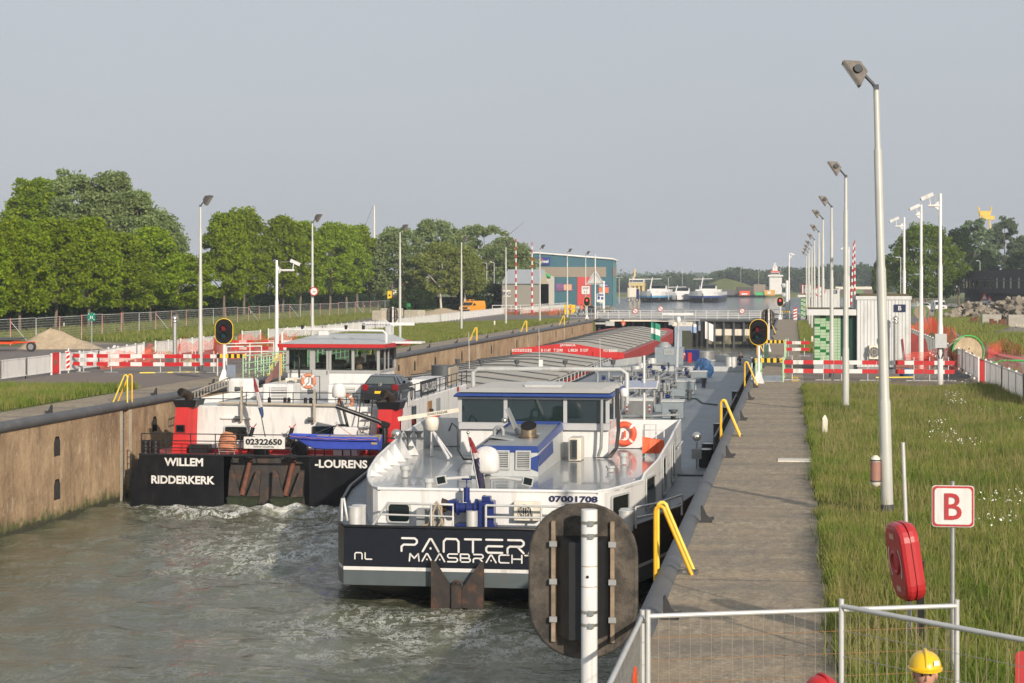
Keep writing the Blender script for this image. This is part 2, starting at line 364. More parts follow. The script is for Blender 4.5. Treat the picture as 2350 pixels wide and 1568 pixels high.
# soil-and-turf ground
TURF, N, L, b = nodes_mat('turf'); P = pos(N)
c = ramp(N, L, nz(N, L, P, .12, 7, .7), [(.3,(.075,.11,.02)),(.5,(.13,.155,.035)),(.7,(.19,.18,.06))])
c = mixc(N, L, mrange(N, L, nz(N, L, P, 2.2, 6, .8), .45, .7, 0, .6), c, (.16,.145,.06))
c = mixc(N, L, mrange(N, L, nz(N, L, P, 1.0, 6, .8, (.3,1,1)), .52, .7, 0, .5), c, (.045,.07,.014))
L.new(c, b.inputs['Base Color']); b.inputs['Roughness'].default_value = .95
bumpn(N, L, nz(N, L, P, 5, 5, .8), .9, .12, b)
DIRTM = mat('bare_earth', (.30,.24,.17), .95, var=.18, sc=.6, bump=.5, bsc=8, spots=((.20,.155,.11), .9, .45, .7, .7))
# grass blades
def blade_mat(name, a, b2, tan, f=.5):
    m, N, L, b = nodes_mat(name); G = N.new('ShaderNodeNewGeometry')
    c = mixc(N, L, G.outputs['Random Per Island'], a, b2)
    c = mixc(N, L, mrange(N, L, nz(N, L, G.outputs['Position'], .33, 5, .7, (1.3,.6,1)), .5, .64, 0, .75), c, (.055,.13,.014))
    k = mrange(N, L, nz(N, L, G.outputs['Position'], .55, 6, .7), .39, .64, 0, 1)
    k2 = mth(N, L, 'MULTIPLY', k, mrange(N, L, mth(N, L, 'FRACT', mth(N, L, 'MULTIPLY', G.outputs['Random Per Island'], 7.13)), 0, 1, 1-f, 1))
    c = mixc(N, L, k2, c, tan)
    L.new(c, b.inputs['Base Color']); b.inputs['Roughness'].default_value = .7; b.inputs['Specular IOR Level'].default_value = .2
    tr = N.new('ShaderNodeBsdfTranslucent'); L.new(c, tr.inputs[0]); ms = N.new('ShaderNodeMixShader'); ms.inputs[0].default_value = .35
    L.new(b.outputs[0], ms.inputs[1]); L.new(tr.outputs[0], ms.inputs[2]); L.new(ms.outputs[0], N['Material Output'].inputs[0]); return m
GRASS = blade_mat('grass_blades', (.10,.18,.022), (.22,.28,.045), (.34,.30,.11), .42)
GRASSD = blade_mat('dry_grass_blades', (.13,.20,.03), (.23,.27,.055), (.30,.27,.10))
def leaf_mat(name, a, b2, tr=.48):
    m, N, L, b = nodes_mat(name); G = N.new('ShaderNodeNewGeometry')
    c = mixc(N, L, G.outputs['Random Per Island'], a, b2)
    oi = N.new('ShaderNodeObjectInfo')
    hv = N.new('ShaderNodeHueSaturation'); L.new(c, hv.inputs['Color']); L.new(mrange(N, L, oi.outputs['Random'], 0, 1, .85, 1.15), hv.inputs['Value'])
    L.new(mrange(N, L, oi.outputs['Random'], 0, 1, .493, .503), hv.inputs['Hue']); c = hv.outputs[0]
    L.new(c, b.inputs['Base Color']); b.inputs['Roughness'].default_value = .75; b.inputs['Specular IOR Level'].default_value = .12
    t = N.new('ShaderNodeBsdfTranslucent'); L.new(c, t.inputs[0]); ms = N.new('ShaderNodeMixShader'); ms.inputs[0].default_value = tr
    L.new(b.outputs[0], ms.inputs[1]); L.new(t.outputs[0], ms.inputs[2]); L.new(ms.outputs[0], N['Material Output'].inputs[0]); return m
LEAF = leaf_mat('linden_leaves', (.12,.21,.008), (.31,.40,.020))
LEAFP = leaf_mat('poplar_leaves', (.16,.24,.08), (.34,.42,.17))
LEAFB = leaf_mat('birch_leaves', (.15,.19,.035), (.28,.31,.07))
LEAFO = leaf_mat('maple_leaves', (.09,.17,.012), (.22,.30,.03))
LEAFW = leaf_mat('willow_leaves', (.10,.16,.07), (.25,.33,.18))
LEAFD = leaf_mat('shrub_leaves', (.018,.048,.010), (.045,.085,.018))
LEAFF = leaf_mat('far_wood_leaves', (.05,.10,.03), (.10,.16,.05))
BARK = mat('bark', (.16,.13,.095), .9, var=.25, sc=3, bump=.5)
WHITEBARK = mat('birch_bark', (.55,.52,.45), .8, var=.2, sc=4)
# water
def water(name, cx, foam=True, deep=(.078,.083,.052), amp=.34):
    m, N, L, b = nodes_mat(name); P = pos(N)
    sp = N.new('ShaderNodeSeparateXYZ'); L.new(P, sp.inputs[0])
    c = ramp(N, L, nz(N, L, P, .12, 5, .6), [(.3,deep),(.7,tuple(x*1.5 for x in deep))])
    rough = .06
    if foam:
        def blob(x, y, rx, ry):
            dx = mth(N, L, 'DIVIDE', mth(N, L, 'SUBTRACT', sp.outputs[0], x), rx); dy = mth(N, L, 'DIVIDE', mth(N, L, 'SUBTRACT', sp.outputs[1], y), ry)
            d = mth(N, L, 'SQRT', mth(N, L, 'ADD', mth(N, L, 'MULTIPLY', dx, dx), mth(N, L, 'MULTIPLY', dy, dy)))
            return mrange(N, L, d, .15, 1, 1, 0)
        w = mth(N, L, 'MAXIMUM', mth(N, L, 'MAXIMUM', blob(-19, 70.6, 7, 4.2), mth(N, L, 'MULTIPLY', blob(-15.5, 62, 5.5, 11), .5)), mth(N, L, 'MULTIPLY', blob(-8.5, 46, 6, 6), .36))
        wob = N.new('ShaderNodeTexNoise'); wob.inputs['Scale'].default_value = .5; wob.inputs['Detail'].default_value = 3; L.new(P, wob.inputs['Vector'])
        pw = N.new('ShaderNodeMix'); pw.data_type = 'VECTOR'; pw.inputs[0].default_value = .55; L.new(P, pw.inputs[4]); L.new(wob.outputs['Color'], pw.inputs[5])
        rid = mth(N, L, 'ABSOLUTE', mth(N, L, 'SUBTRACT', nz(N, L, pw.outputs[1], 4.4, 8, .8, (1,.5,1)), .5))
        th = mth(N, L, 'SUBTRACT', mth(N, L, 'MULTIPLY', w, .064), rid)
        fm = mrange(N, L, th, -.012, .02, 0, 1)
        fm = mth(N, L, 'MULTIPLY', fm, mrange(N, L, nz(N, L, P, .9, 4, .6), .38, .56, 0, 1))
        core = mth(N, L, 'MULTIPLY', mrange(N, L, w, .55, .98, 0, 1), mrange(N, L, nz(N, L, P, 1.6, 7, .75, (1,.6,1)), .40, .62, 0, .85))
        fm = mth(N, L, 'MAXIMUM', fm, core)
        c = mixc(N, L, mth(N, L, 'MULTIPLY', w, .5), c, (.12,.13,.085))
        c = mixc(N, L, fm, c, (.72,.73,.70))
        L.new(mrange(N, L, fm, 0, 1, rough, .7), b.inputs['Roughness'])
    else: b.inputs['Roughness'].default_value = rough
    L.new(c, b.inputs['Base Color']); b.inputs['IOR'].default_value = 1.33
    h = mth(N, L, 'ADD', mth(N, L, 'MULTIPLY', nz(N, L, P, .8, 5, .62, (.75,1.5,1)), 1.0), mth(N, L, 'MULTIPLY', nz(N, L, P, 4.5, 4, .6, (.6,1.4,1)), .22))
    bumpn(N, L, h, amp, .55, b); return m
WATER = water('lock_water_surface', 0, True)
WATERF = water('harbour_water_surface', 0, False, (.045,.06,.07), .35)
# alpha meshes
def net_mat(name, col, pitch, wire, co='Object', rough=.5, metal=0, diag=True):
    m, N, L, b = nodes_mat(name); tc = N.new('ShaderNodeTexCoord'); sp = N.new('ShaderNodeSeparateXYZ'); L.new(tc.outputs['Object'], sp.inputs[0])
    hx = mth(N, L, 'ADD', sp.outputs[0], sp.outputs[1]) if diag else sp.outputs[0]
    def line(v): return mth(N, L, 'LESS_THAN', mth(N, L, 'FRACT', mth(N, L, 'DIVIDE', v, pitch[0] if v is hx else pitch[1])), wire)
    a = mth(N, L, 'MAXIMUM', line(hx), line(sp.outputs[2]))
    b.inputs['Base Color'].default_value = col + (1,); b.inputs['Roughness'].default_value = rough; b.inputs['Metallic'].default_value = metal
    L.new(a, b.inputs['Alpha']); return m
NETO = net_mat('orange_netting', (.80,.10,.03), (.10,.08), .2)
NETR = net_mat('red_netting', (.62,.07,.04), (.10,.08), .23)
CHAIN = net_mat('fence_wire', (.33,.34,.33), (.14,.20), .10)
# ---------------------------------------------------------------- fast meshes
def np_mesh(name, co, faces, mat_, root=None):       # faces: (n,k) array
    me = bpy.data.meshes.new(name); k = faces.shape[1]; n = len(faces)
    me.vertices.add(len(co)); me.vertices.foreach_set('co', np.ascontiguousarray(co, dtype=np.float32).ravel())
    me.loops.add(n*k); me.loops.foreach_set('vertex_index', faces.astype(np.int32).ravel())
    me.polygons.add(n); me.polygons.foreach_set('loop_start', (np.arange(n)*k).astype(np.int32))
    me.materials.append(mat_); me.update(calc_edges=True)
    o = bpy.data.objects.new(name, me); COL.objects.link(o)
    if root is not None: o.parent = root
    return o
def leaves(name, C, size, mat_, root=None, flat=0.0):
    n = len(C); a = RNG.normal(size=(n, 3)); a[:, 2] *= (1-flat); a /= np.linalg.norm(a, axis=1)[:, None]
    b = np.cross(a, RNG.normal(size=(n, 3))); b /= np.linalg.norm(b, axis=1)[:, None]
    s = size * RNG.uniform(.6, 1.35, n)[:, None]
    co = np.stack([C - a*s*.5, C + b*s*.33, C + a*s*.5, C - b*s*.33], 1).reshape(-1, 3)
    return np_mesh(name, co, np.arange(4*n).reshape(-1, 4), mat_, root)
def blades(name, XY, h, w, mat_, z=0.0, lean=.35):
    n = len(XY); hh = h * RNG.uniform(.55, 1.25, n); th = RNG.uniform(0, 2*PI, n); wd_ = w * RNG.uniform(.7, 1.3, n)
    dx, dy = np.cos(th)*wd_, np.sin(th)*wd_; la = RNG.uniform(0, lean, n)*hh; lt = RNG.uniform(0, 2*PI, n) ; lx, ly = np.cos(lt)*la, np.sin(lt)*la
    Z = z if np.isscalar(z) else z
    X, Y = XY[:, 0], XY[:, 1]; zz = np.zeros(n) + Z
    co = np.stack([np.stack([X-dx, Y-dy, zz], 1), np.stack([X+dx, Y+dy, zz], 1),
                   np.stack([X+lx*.35+dx*.7, Y+ly*.35+dy*.7, zz+hh*.6], 1), np.stack([X+lx*.35-dx*.7, Y+ly*.35-dy*.7, zz+hh*.6], 1),
                   np.stack([X+lx, Y+ly, zz+hh], 1)], 1).reshape(-1, 3)
    i = np.arange(n)[:, None]*5
    F = np.concatenate([i+np.array([[0,1,2]]), i+np.array([[0,2,3]]), i+np.array([[3,2,4]])], 0)
    o = np_mesh(name, co, F, mat_); return o
def inpoly(P, poly):
    x, y = P[:, 0], P[:, 1]; r = np.zeros(len(P), bool); q = np.array(poly); j = len(q)-1
    for i in range(len(q)):
        xi, yi = q[i]; xj, yj = q[j]
        r ^= ((yi > y) != (yj > y)) & (x < (xj-xi)*(y-yi)/((yj-yi)+1e-12)+xi); j = i
    return r
def scatter(poly, n):
    q = np.array(poly); P = RNG.uniform(q.min(0), q.max(0), size=(int(n), 2)); return P[inpoly(P, poly)]
# ---------------------------------------------------------------- water, ground, quays
WL = -3.77; OW = -.9; XL, XR = -25.8, -2.0; YG = 262.0
def waves(X, Y):
    z = np.zeros_like(X); r = np.random.default_rng(3)
    for k in range(26):
        lam = r.uniform(.9, 4.2); a = r.normal(1.2, .7); z += .0052*lam**.9*np.sin((X*math.cos(a)+Y*math.sin(a))*2*PI/lam + r.uniform(0, 6))
    ch = np.exp(-(((X+19)/7)**2 + ((Y-69.8)/3.2)**2)) + .5*np.exp(-(((X+15)/5)**2 + ((Y-60)/9)**2)) + .45*np.exp(-(((X+8)/4)**2 + ((Y-45.5)/4)**2))
    for k in range(40):
        lam = r.uniform(.35, 1.6); a = r.uniform(0, PI); z += ch*.016*lam**.5*np.sin((X*math.cos(a)+Y*math.sin(a))*2*PI/lam + r.uniform(0, 6))*(1+.6*np.sin(X*.9+k)*np.sin(Y*1.1+k))
    return z
xs = np.linspace(XL-.05, XR+.05, 150); ys = np.concatenate([np.linspace(16, 76, 330), np.linspace(80, 262, 60)])
gx, gy = np.meshgrid(xs, ys); co = np.stack([gx, gy, WL + waves(gx, gy)], -1).reshape(-1, 3)
nx, ny = len(xs), len(ys); ii = (np.arange(ny-1)[:, None]*nx + np.arange(nx-1)[None, :]).ravel()
wo = np_mesh('water', co, np.stack([ii, ii+1, ii+nx+1, ii+nx], 1), WATER); wo.data.polygons.foreach_set('use_smooth', [True]*len(wo.data.polygons)); tag(wo, kind='structure')
mb = MB(); mb.face([(-1900,266,OW),(1900,266,OW),(1900,1300,OW),(-1900,1300,OW)]); tag(mb.build('harbour_water', WATERF), kind='structure')
mb = MB()
LB = [(-26.4,-140),(-26.4,262),(-30,300),(-58,640),(-80,880)]; RB = [(-1.4,-140),(-1.4,262),(3,300),(14,330),(26,620),(33,880)]
for B, xo in ((LB, -1900), (RB, 1900)):
    for (x0, y0), (x1, y1) in zip(B, B[1:]): mb.face([(xo,y0,-.03),(x0,y0,-.03),(x1,y1,-.03),(xo,y1,-.03)]); mb.face([(x0,y0,-.03),(x1,y1,-.03),(x1,y1,-3),(x0,y0,-3)])
mb.face([(-1900,880,-.03),(1900,880,-.03),(1900,2900,-.03),(-1900,2900,-.03)]); mb.face([(-1900,880,-.03),(1900,880,-.03),(1900,880,-3),(-1900,880,-3)])
tag(mb.build('ground', TURF), kind='structure')
def sheet(name, P, m, z=0.0):
    mb = MB(); mb.face([(x, y, z) for x, y in P]); return tag(mb.build(name, m), kind='structure')
sheet('quay_left', [(-25.9,16),(-25.9,262),(-28.4,262),(-28.4,128),(-28.6,84),(-28.1,60),(-28.1,16)], QUAY, .002)
sheet('apron_left', [(-28.1,81),(-28.4,128),(-48,150),(-60,135),(-38,80)], ASPH, -.006)
sheet('paving_left', [(-28.3,82),(-28.6,93),(-37.5,95),(-37.3,84.5)], PAVE, -.002)
sheet('quay_right', [(-1.9,14),(.52,14),(.52,262),(-1.9,262)], QUAY, .002)
sheet('apron_right', [(.5,87.6),(.5,132),(9.2,132),(12,100),(8.6,87.6)], PAVE, -.004)
sheet('gate_apron_left', [(-26.3,240),(-26.3,290),(-75,310),(-75,235)], ASPH, -.004)
sheet('gate_apron_right', [(.4,236),(-1.7,290),(14,300),(30,236)], ASPH, -.006)
sheet('site_road', [tuple(gp(*p)[:2]) for p in ((2030,704),(2110,704),(2160,745),(2225,790),(2350,838),(2350,800),(2240,755),(2160,716),(2350,712),(2350,698),(2030,696))], ROADC, -.004)
sheet('site_earth_right', [tuple(gp(*p)[:2]) for p in ((2228,785),(2350,792),(2350,860),(2260,830))], DIRTM, -.009)
sheet('work_ground_left', [tuple(gp(*p)[:2]) for p in ((60,800),(330,815),(480,812),(660,790),(560,770),(330,790),(120,782))], DIRTM, -.009)
sheet('street_left', [tuple(gp(*p)[:2]) for p in ((960,712),(1240,706),(1400,700),(1400,706),(1250,714),(1000,722))], ROADC, -.006)
mb = MB(); a_ = gp(1785,1060); mb.box(a_.x,.5,a_.y,a_.y+.7,0,.03); solid('drain_slab', mb, CREAM, 'pale slab set across the right edge of the quay beside the grass', 'slab')

# lock walls -----------------------------------------------------------------
COPING = mat('coping_steel', (.085,.088,.094), .55, var=.2, sc=.8, spots=((.15,.15,.15), 3, .55, .72, .7), bump=.1)
def lock_wall(X, sgn, label, nich, lads, y0, y1):
    w = thing('lock_wall', label, 'wall', (X, (y0+y1)/2, -5)); mb = MB(); cols = []
    for y, z0, z1 in nich: cols.append((y-.30, y+.30, z0, z1, .55, 1))
    for y in lads: cols.append((y-.36, y+.36, -5, -.12, .32, 0))
    cols.sort(); yc = y0; lin = MB()
    def q(a, b, c, d): mb.face([(X, a, c), (X, b, c), (X, b, d), (X, a, d)] if sgn > 0 else [(X, b, c), (X, a, c), (X, a, d), (X, b, d)])
    grp = {}
    for c_ in cols: grp.setdefault((round(c_[0],2), round(c_[1],2)), []).append(c_)
    for (a, b), cs in sorted(grp.items()):
        if a < yc: continue
        q(yc, a, -5.5, -.05); yc = b; zc = -5.5
        for _, _, z0, z1, dp, kind in sorted(cs, key=lambda t: t[2]):
            if z0 > zc: q(a, b, zc, z0)
            zc = z1; Xi = X - sgn*dp; mk = lin if kind else mb
            mk.face([(X,a,z0),(Xi,a,z0),(Xi,a,z1),(X,a,z1)]); mk.face([(X,b,z0),(Xi,b,z0),(Xi,b,z1),(X,b,z1)])
            mk.face([(X,a,z0),(X,b,z0),(Xi,b,z0),(Xi,a,z0)]); mk.face([(X,a,z1),(X,b,z1),(Xi,b,z1),(Xi,a,z1)]); mk.face([(Xi,a,z0),(Xi,b,z0),(Xi,b,z1),(Xi,a,z1)])
            if kind:
                for yy, y2 in ((a, a+.14), (b, b-.14)): mb.face([(X,yy,z1),(X,y2,z1),(X,yy,z1-.2)])
        if zc < -.13: q(a, b, zc, -.05)
    q(yc, y1, -5.5, -.05); mb.face([(X,y0,-.05),(X,y1,-.05),(X-sgn*.7,y1,-.05),(X-sgn*.7,y0,-.05)])
    mb.box(min(X-sgn*1.2, X-sgn*.6), max(X-sgn*1.2, X-sgn*.6), y0, y1, -5.5, -.08)
    mb.build('wall_face', WALLM, w)
    for y in lads:
        for s in (-1, 1): MB().box(min(X, X+sgn*.004), max(X, X+sgn*.004), y+s*.36+(0 if s > 0 else -.3), y+s*.36+(.3 if s > 0 else 0), -5, -.2).build('joint_strip', CONCY, w)
    if lin.v: lin.build('niche_lining', mat('niche_iron', (.022,.021,.02), .7, var=.3), w)
    cp = MB()
    yy = y0
    while yy < y1:                        # steel edge pipe in lengths with a joint at each ladder
        ye = min([l for l in lads if l > yy+1] + [y1])
        cp.cyl((X-sgn*.03, yy+.02, -.10), (X-sgn*.03, ye-.02, -.10), .19, n=14); yy = ye
    cp.build('coping', COPING, w)
    for y, z0, z1 in nich:
        b = MB(); xc = X - sgn*.28; b.cyl((xc,y,z0), (xc,y,z0+.33), .07, n=8); b.cyl((xc-.16*0,y-.16,z0+.2), (xc,y+.16,z0+.2), .035, n=6); b.cyl((xc,y,z0+.33),(xc,y,z0+.37),.10, n=8)
        b.build('niche_bollard', RUST, w)
    return w
def ladder_in(X, sgn, y, top, label, yel=False):
    t = thing('wall_ladder', label, 'ladder', (X-sgn*.12, y, WL-.3), 'ladders set into the lock walls')
    m = YELLOW if yel else GALV
    for s in (-1, 1): MB().box(X-sgn*.14-.02, X-sgn*.14+.02, y+s*.21-.025, y+s*.21+.025, WL-.4, top).build('rail', m, t)
    z = WL; 
    while z < top-.15:
        MB().cyl((X-sgn*.14,y-.2,z),(X-sgn*.14,y+.2,z),.014,n=6).build('rung', m, t); z += .3
    return t
NX = [(131,1002,1047),(131,1100,1147),(355,956,990),(915,838,852),(952,828,851),(999,820,843),(1060,806,828),(1128,792,812),(1186,780,798),(1235,769,782),(1276,760,775),(1313,753,767),(1338,748,760)]
nich = []
for px, ya, yb in NX:
    y = atX(px, XL); nich.append((y, zat(yb, XL, y), zat(ya, XL, y)))
LADS = [atX(p, XL) for p in (289, 860, 1097, 1213, 1295)]
lock_wall(XL, 1, 'long brown stained concrete lock wall along the far side of the chamber', nich, LADS, 14, 251.6)
lock_wall(XR, -1, 'lock wall under the near paved quay beside the grey and white tanker', [], [31.2, 59.5, 89.2, 151], 14, 251.6)
for i, (y, w_) in enumerate(zip(LADS, ('beside the black stern with the anchors', 'beside the wheelhouse with the red roof', 'beside the grey hatch covers', 'painted yellow, beside the red barge', 'near the lock gate'))):
    ladder_in(XL, 1, y, -.15, 'steel ladder in a wall recess ' + w_, i == 3)
# hooked edge bollards
def hook():
    t = thing('edge_bollard', 'x', 'bollard'); mb = MB()
    P = [(-.02,0),(-.02,.52),(.02,.56),(.08,.44),(.17,.24),(.27,.16),(.39,.19),(.43,.15),(.38,.09),(.29,.06),(.26,0)]
    mb.loft([[(x*.97, y, z*k) for x, z in P] for y, k in ((-.12,.86),(-.08,1),(.08,1),(.12,.86))])
    HKM = mat('bollard_iron', (.028,.028,.031), .6, var=.2); mb.build('horn', HKM, t); MB().bbox(-.06,.34,-.15,.15,0,.035,.01).build('foot', HKM, t); return t
hk = hook(); first = True
def put_hook(x, y, rz, label):
    global first
    if first: hk.location = (x, y, 0); hk.rotation_euler = (0,0,rz); hk['label'] = label; hk['group'] = G_; hk.scale = (.6,.6,.6); first = False; return
    dup(hk, (x, y, 0), rz, label, .6, G_)
G_ = 'hooked mooring bollards along the lock edges'
rw = [('on the near quay edge just behind the mesh fence', 1490,1420),('on the quay edge just past the near pair of yellow ladder handles',1575,1198),('on the quay edge below the second pair of yellow handles',1638,1050),('on the quay edge just past the second pair of yellow handles',1678,965),('on the quay edge, second before the white foot of the red signal',1700,918),('on the quay edge at the foot of the third yellow handles',1712,890)]
for s, px, py in rw: put_hook(-1.75, gp(px,py).y, 0, 'dark hooked bollard ' + s)
for k, y in enumerate((108, 122, 136, 165, 180, 200)): put_hook(-1.75, y, 0, 'dark hooked bollard far along the right quay edge beyond the barrier boards')
lb = [(115,950,'on the left quay beside the near grass strip'),(335,908,'on the left quay just beyond the near yellow handles'),(470,885,'on the left quay before the signal with the yellow rim')]
for px, py, s in lb: put_hook(-26.15, gp(px,py).y, PI, 'dark hooked bollard ' + s)
for px in (942, 987, 1050, 1120, 1178, 1226, 1268, 1305, 1331, 1347): put_hook(-26.15, atX(px, -26.15), PI, 'dark hooked bollard along the far left quay edge between the grass and the brown wall')
# yellow ladder handles
def handles(col):
    t = thing('ladder_handles', 'x', 'handrail', (0,0,0)); 
    for k in (-1, 1):
        P = [(-.16,.27*k,-.1),(-.16,.27*k,1.0)] + [(-.16+.075*(1-math.cos(a)), .27*k, 1.0+.085*math.sin(a)) for a in (PI*.2,PI*.4,PI*.6,PI*.8)] + [(0.0,.27*k,.98),(.42,.27*k,0)]
        MB().tube(P, .032, 8).build('handle', col, t)
    g = MB(); g.box(-.04,.50,-.27,-.22,.004,.022); g.box(-.04,.50,.17,.22,.004,.022)
    for i in range(5): g.box(-.04+i*.125,-.0+i*.125,-.22,.17,.004,.02)
    g.build('grating', COPING, t); return t
ha = handles(LEMON); ha.location = (-2.0, 31.1, 0); G2 = 'yellow ladder handles along the lock edge'
tag(ha, 'pair of yellow ladder handles over a grating near the mesh fence', None, G2); ha.children[1].data.materials[0] = YELLOW
for x, y, rz, s in ((-2.0,59.4,0,'pair of pale yellow ladder handles on the quay beside the tanker deck'),(-2.0,89.0,0,'pair of yellow ladder handles beside the white foot of the red signal'),(-2.0,120,0,'pair of yellow ladder handles beyond the yellow and black bar on the right quay'),
    (-2.0,150,0,'pair of yellow ladder handles by the back of the far signal disc'),(-2.0,185,0,'pair of yellow ladder handles below the distant gate signal'),
    (-25.85,73.0,PI,'pair of orange yellow ladder handles on the left quay by the grass strip'),(-25.85,95.5,PI,'pair of yellow ladder handles at the foot of the left signal'),(-25.85,119,PI,'pair of yellow ladder handles behind the red roofed wheelhouse'),
    (-25.85,atX(1090,-25.85),PI,'pair of yellow ladder handles on the left quay above the grey hatch covers'),(-25.85,atX(1205,-25.85),PI,'pair of yellow ladder handles on the left quay above the red barge'),(-25.85,atX(1292,-25.85),PI,'pair of yellow ladder handles on the left quay nearest the gate')):
    d = dup(ha, (x, y, 0), rz, s, group=G2)
# ---------------------------------------------------------------- vegetation
def xr(y): return .115*y + .6
near = [(.62,17),(xr(17)+.4,17),(9.4,75),(10.6,89.5),(7.9,87.4),(.72,87.4)]
XY = scatter(near, 420000); keep = RNG.random(len(XY)) < np.clip(38/XY[:, 1], .28, 1.0); XY = XY[keep]
edge = RNG.normal(0, .10, 9000); EY = RNG.uniform(17, 87, 9000); XY = np.concatenate([XY, np.stack([.63+np.array([.26*mnoise.noise((y*.55, 3, 0)) + .12*mnoise.noise((y*3.1, 8, 0)) for y in EY])+edge*.75, EY], 1)])
XY = XY[XY[:, 0] < xr(XY[:, 1])+1.0]
pat = np.array([mnoise.noise((x*.45, y*.16, 0)) for x, y in XY])
hh = .27 + .17*pat
o = blades('verge_grass', XY, hh, .0055 + XY[:, 1]*.00008, GRASS, 0, .6); tag(o, 'tall unmown grass on the verge right of the quay', 'grass', kind='stuff')
st = scatter(near, 15000); o = blades('seeding_grass', st, .55, .006, blade_mat('seed_heads', (.25,.21,.10), (.33,.28,.14), (.32,.25,.13)), 0, .5); tag(o, 'tan seed heads standing over the verge grass', 'grass', kind='stuff')
fl = scatter([(5.2,30),(9.8,87),(7.0,87),(4.2,62),(2.4,34)], 9000); cn = np.array([mnoise.noise((x*.6, y*.35, 7)) for x, y in fl]); fl = fl[cn > .34]
o = leaves('daisies', np.column_stack([fl, RNG.uniform(.34,.5,len(fl))]), .05, mat('petals', (.75,.75,.7), .6)); tag(o, 'white wild flowers among the verge grass', 'flowers', kind='stuff')
far = [(.6,133),(3.2,133),(4.5,236),(.6,236)]; o = blades('verge_grass', scatter(far, 26000), .35, .03, GRASSD); tag(o, 'strip of long grass beside the far end of the right quay', 'grass', kind='stuff')
strip = [(-28.2,18),(-28.7,83),(-33,82),(-37.2,83),(-37.2,56),(-33,18)]; XY = scatter(strip, 120000); XY = XY[XY[:, 1] > 52]
o = blades('verge_grass', XY, .34, .014, GRASS, 0, .6); tag(o, 'near strip of green grass on the left quay', 'grass', kind='stuff')
o = blades('verge_grass', scatter([(-28.5,128),(-45,146),(-47,200),(-30,250),(-28.5,250)], 110000), .36, .032, GRASSD, 0, .6); tag(o, 'long grass slope between left quay and the long white fence', 'grass', kind='stuff')
big = [tuple(gp(*p)[:2]) for p in ((-60,792),(120,778),(330,786),(560,764),(700,752),(900,724),(1040,716),(1000,706),(800,712),(300,745),(-60,772))]
o = blades('meadow_grass', scatter(big, 90000), .45, .05, GRASSD, 0, .6); tag(o, 'long meadow grass under the mesh fence below the trees', 'grass', kind='stuff')
bigr = [tuple(gp(*p)[:2]) for p in ((2150,712),(2185,708),(2350,770),(2350,820),(2290,812),(2200,770),(2140,735))]
o = blades('meadow_grass', scatter(bigr, 45000), .5, .04, GRASSD, 0, .6); tag(o, 'weedy grass beside the rubble heap on the right', 'grass', kind='stuff')

def crown_pts(w, h, nclump, per, spread, prof, seed, inner=.35):
    r = np.random.default_rng(seed); C = []
    for i in range(nclump):
        t = r.random()**.85; a = r.uniform(0, 2*PI); rad = prof(t)*w/2*(r.uniform(inner, 1.0)**.5)*r.uniform(.84,1.16); t = t*r.uniform(.96,1.05)
        c = np.array([rad*math.cos(a), rad*math.sin(a), t*h]); k = spread*r.uniform(.6, 1.3)
        q = r.normal(size=(per, 3)); q /= np.linalg.norm(q, axis=1)[:, None]; q *= (r.random(per)**.45)[:, None]
        C.append(c + q*np.array([k, k, k*.6]))
    return np.concatenate(C)
def trunk_mesh(h, r, lift, w, root, m, nl=6, seed=1):
    rr = random.Random(seed); mb = MB()
    mb.tube([(0,0,-.1),(0.02,0,.5),(rr.uniform(-.2,.2),0,lift),(rr.uniform(-.3,.3),rr.uniform(-.2,.2),lift+(h-lift)*.5),(0,0,h*.93)], [r*1.25,r,r*.85,r*.5,r*.12], 8)
    for i in range(nl):
        a = i*2.4 + rr.random(); z = lift + (h-lift)*(.02+.5*i/nl); l = w*.42*rr.uniform(.7,1)
        mb.tube([(0,0,z),(math.cos(a)*l*.45,math.sin(a)*l*.45,z+l*.5),(math.cos(a)*l,math.sin(a)*l,z+l*.9)], [r*.5,r*.3,r*.08], 6)
    return mb.build('trunk', m, root)
def oval(t): return max(.12, math.sin(PI*min(1, .12+t*.88)))**.55
def conic(t): return .25 + .9*math.sin(PI*(.15+.8*t))*(1.15-.6*t)
def make_tree(name, label, w, h, lift, prof, lm, bm, seed, nclump, per, spread, size, loc, group=None, r=.2):
    t = thing(name, label, 'tree', (0,0,0), group)
    trunk_mesh(h, r, lift, w, t, bm, seed=seed)
    P = crown_pts(w*.86, (h-lift)*.94, nclump, per, spread, prof, seed); P[:, 2] += lift*.98
    leaves('crown', P, size, lm, t, .25); t.location = loc; return t
LX = [45,127,204,280,345,407,514,560,649,688,758,795,820,847]; LT = [500,500,497,535,518,580,487,477,494,505,509,518,514,545]
GT = 'row of green lindens behind the left mesh fence'
prot = []
trunkwords = ['behind the sand heap','between sand heap and assembly sign','behind the green assembly sign','right of the green assembly sign','behind the domed vent pipe','short, left of the tall left floodlight','right of the left floodlight, dense crown','tallest of the row, above the left signal','behind the white camera mast','left of the second floodlight','right of the second floodlight','left of the low brown house','slim, near the low brown house','last and lowest of the row by the mast']
for i in range(4):
    prot.append(None)
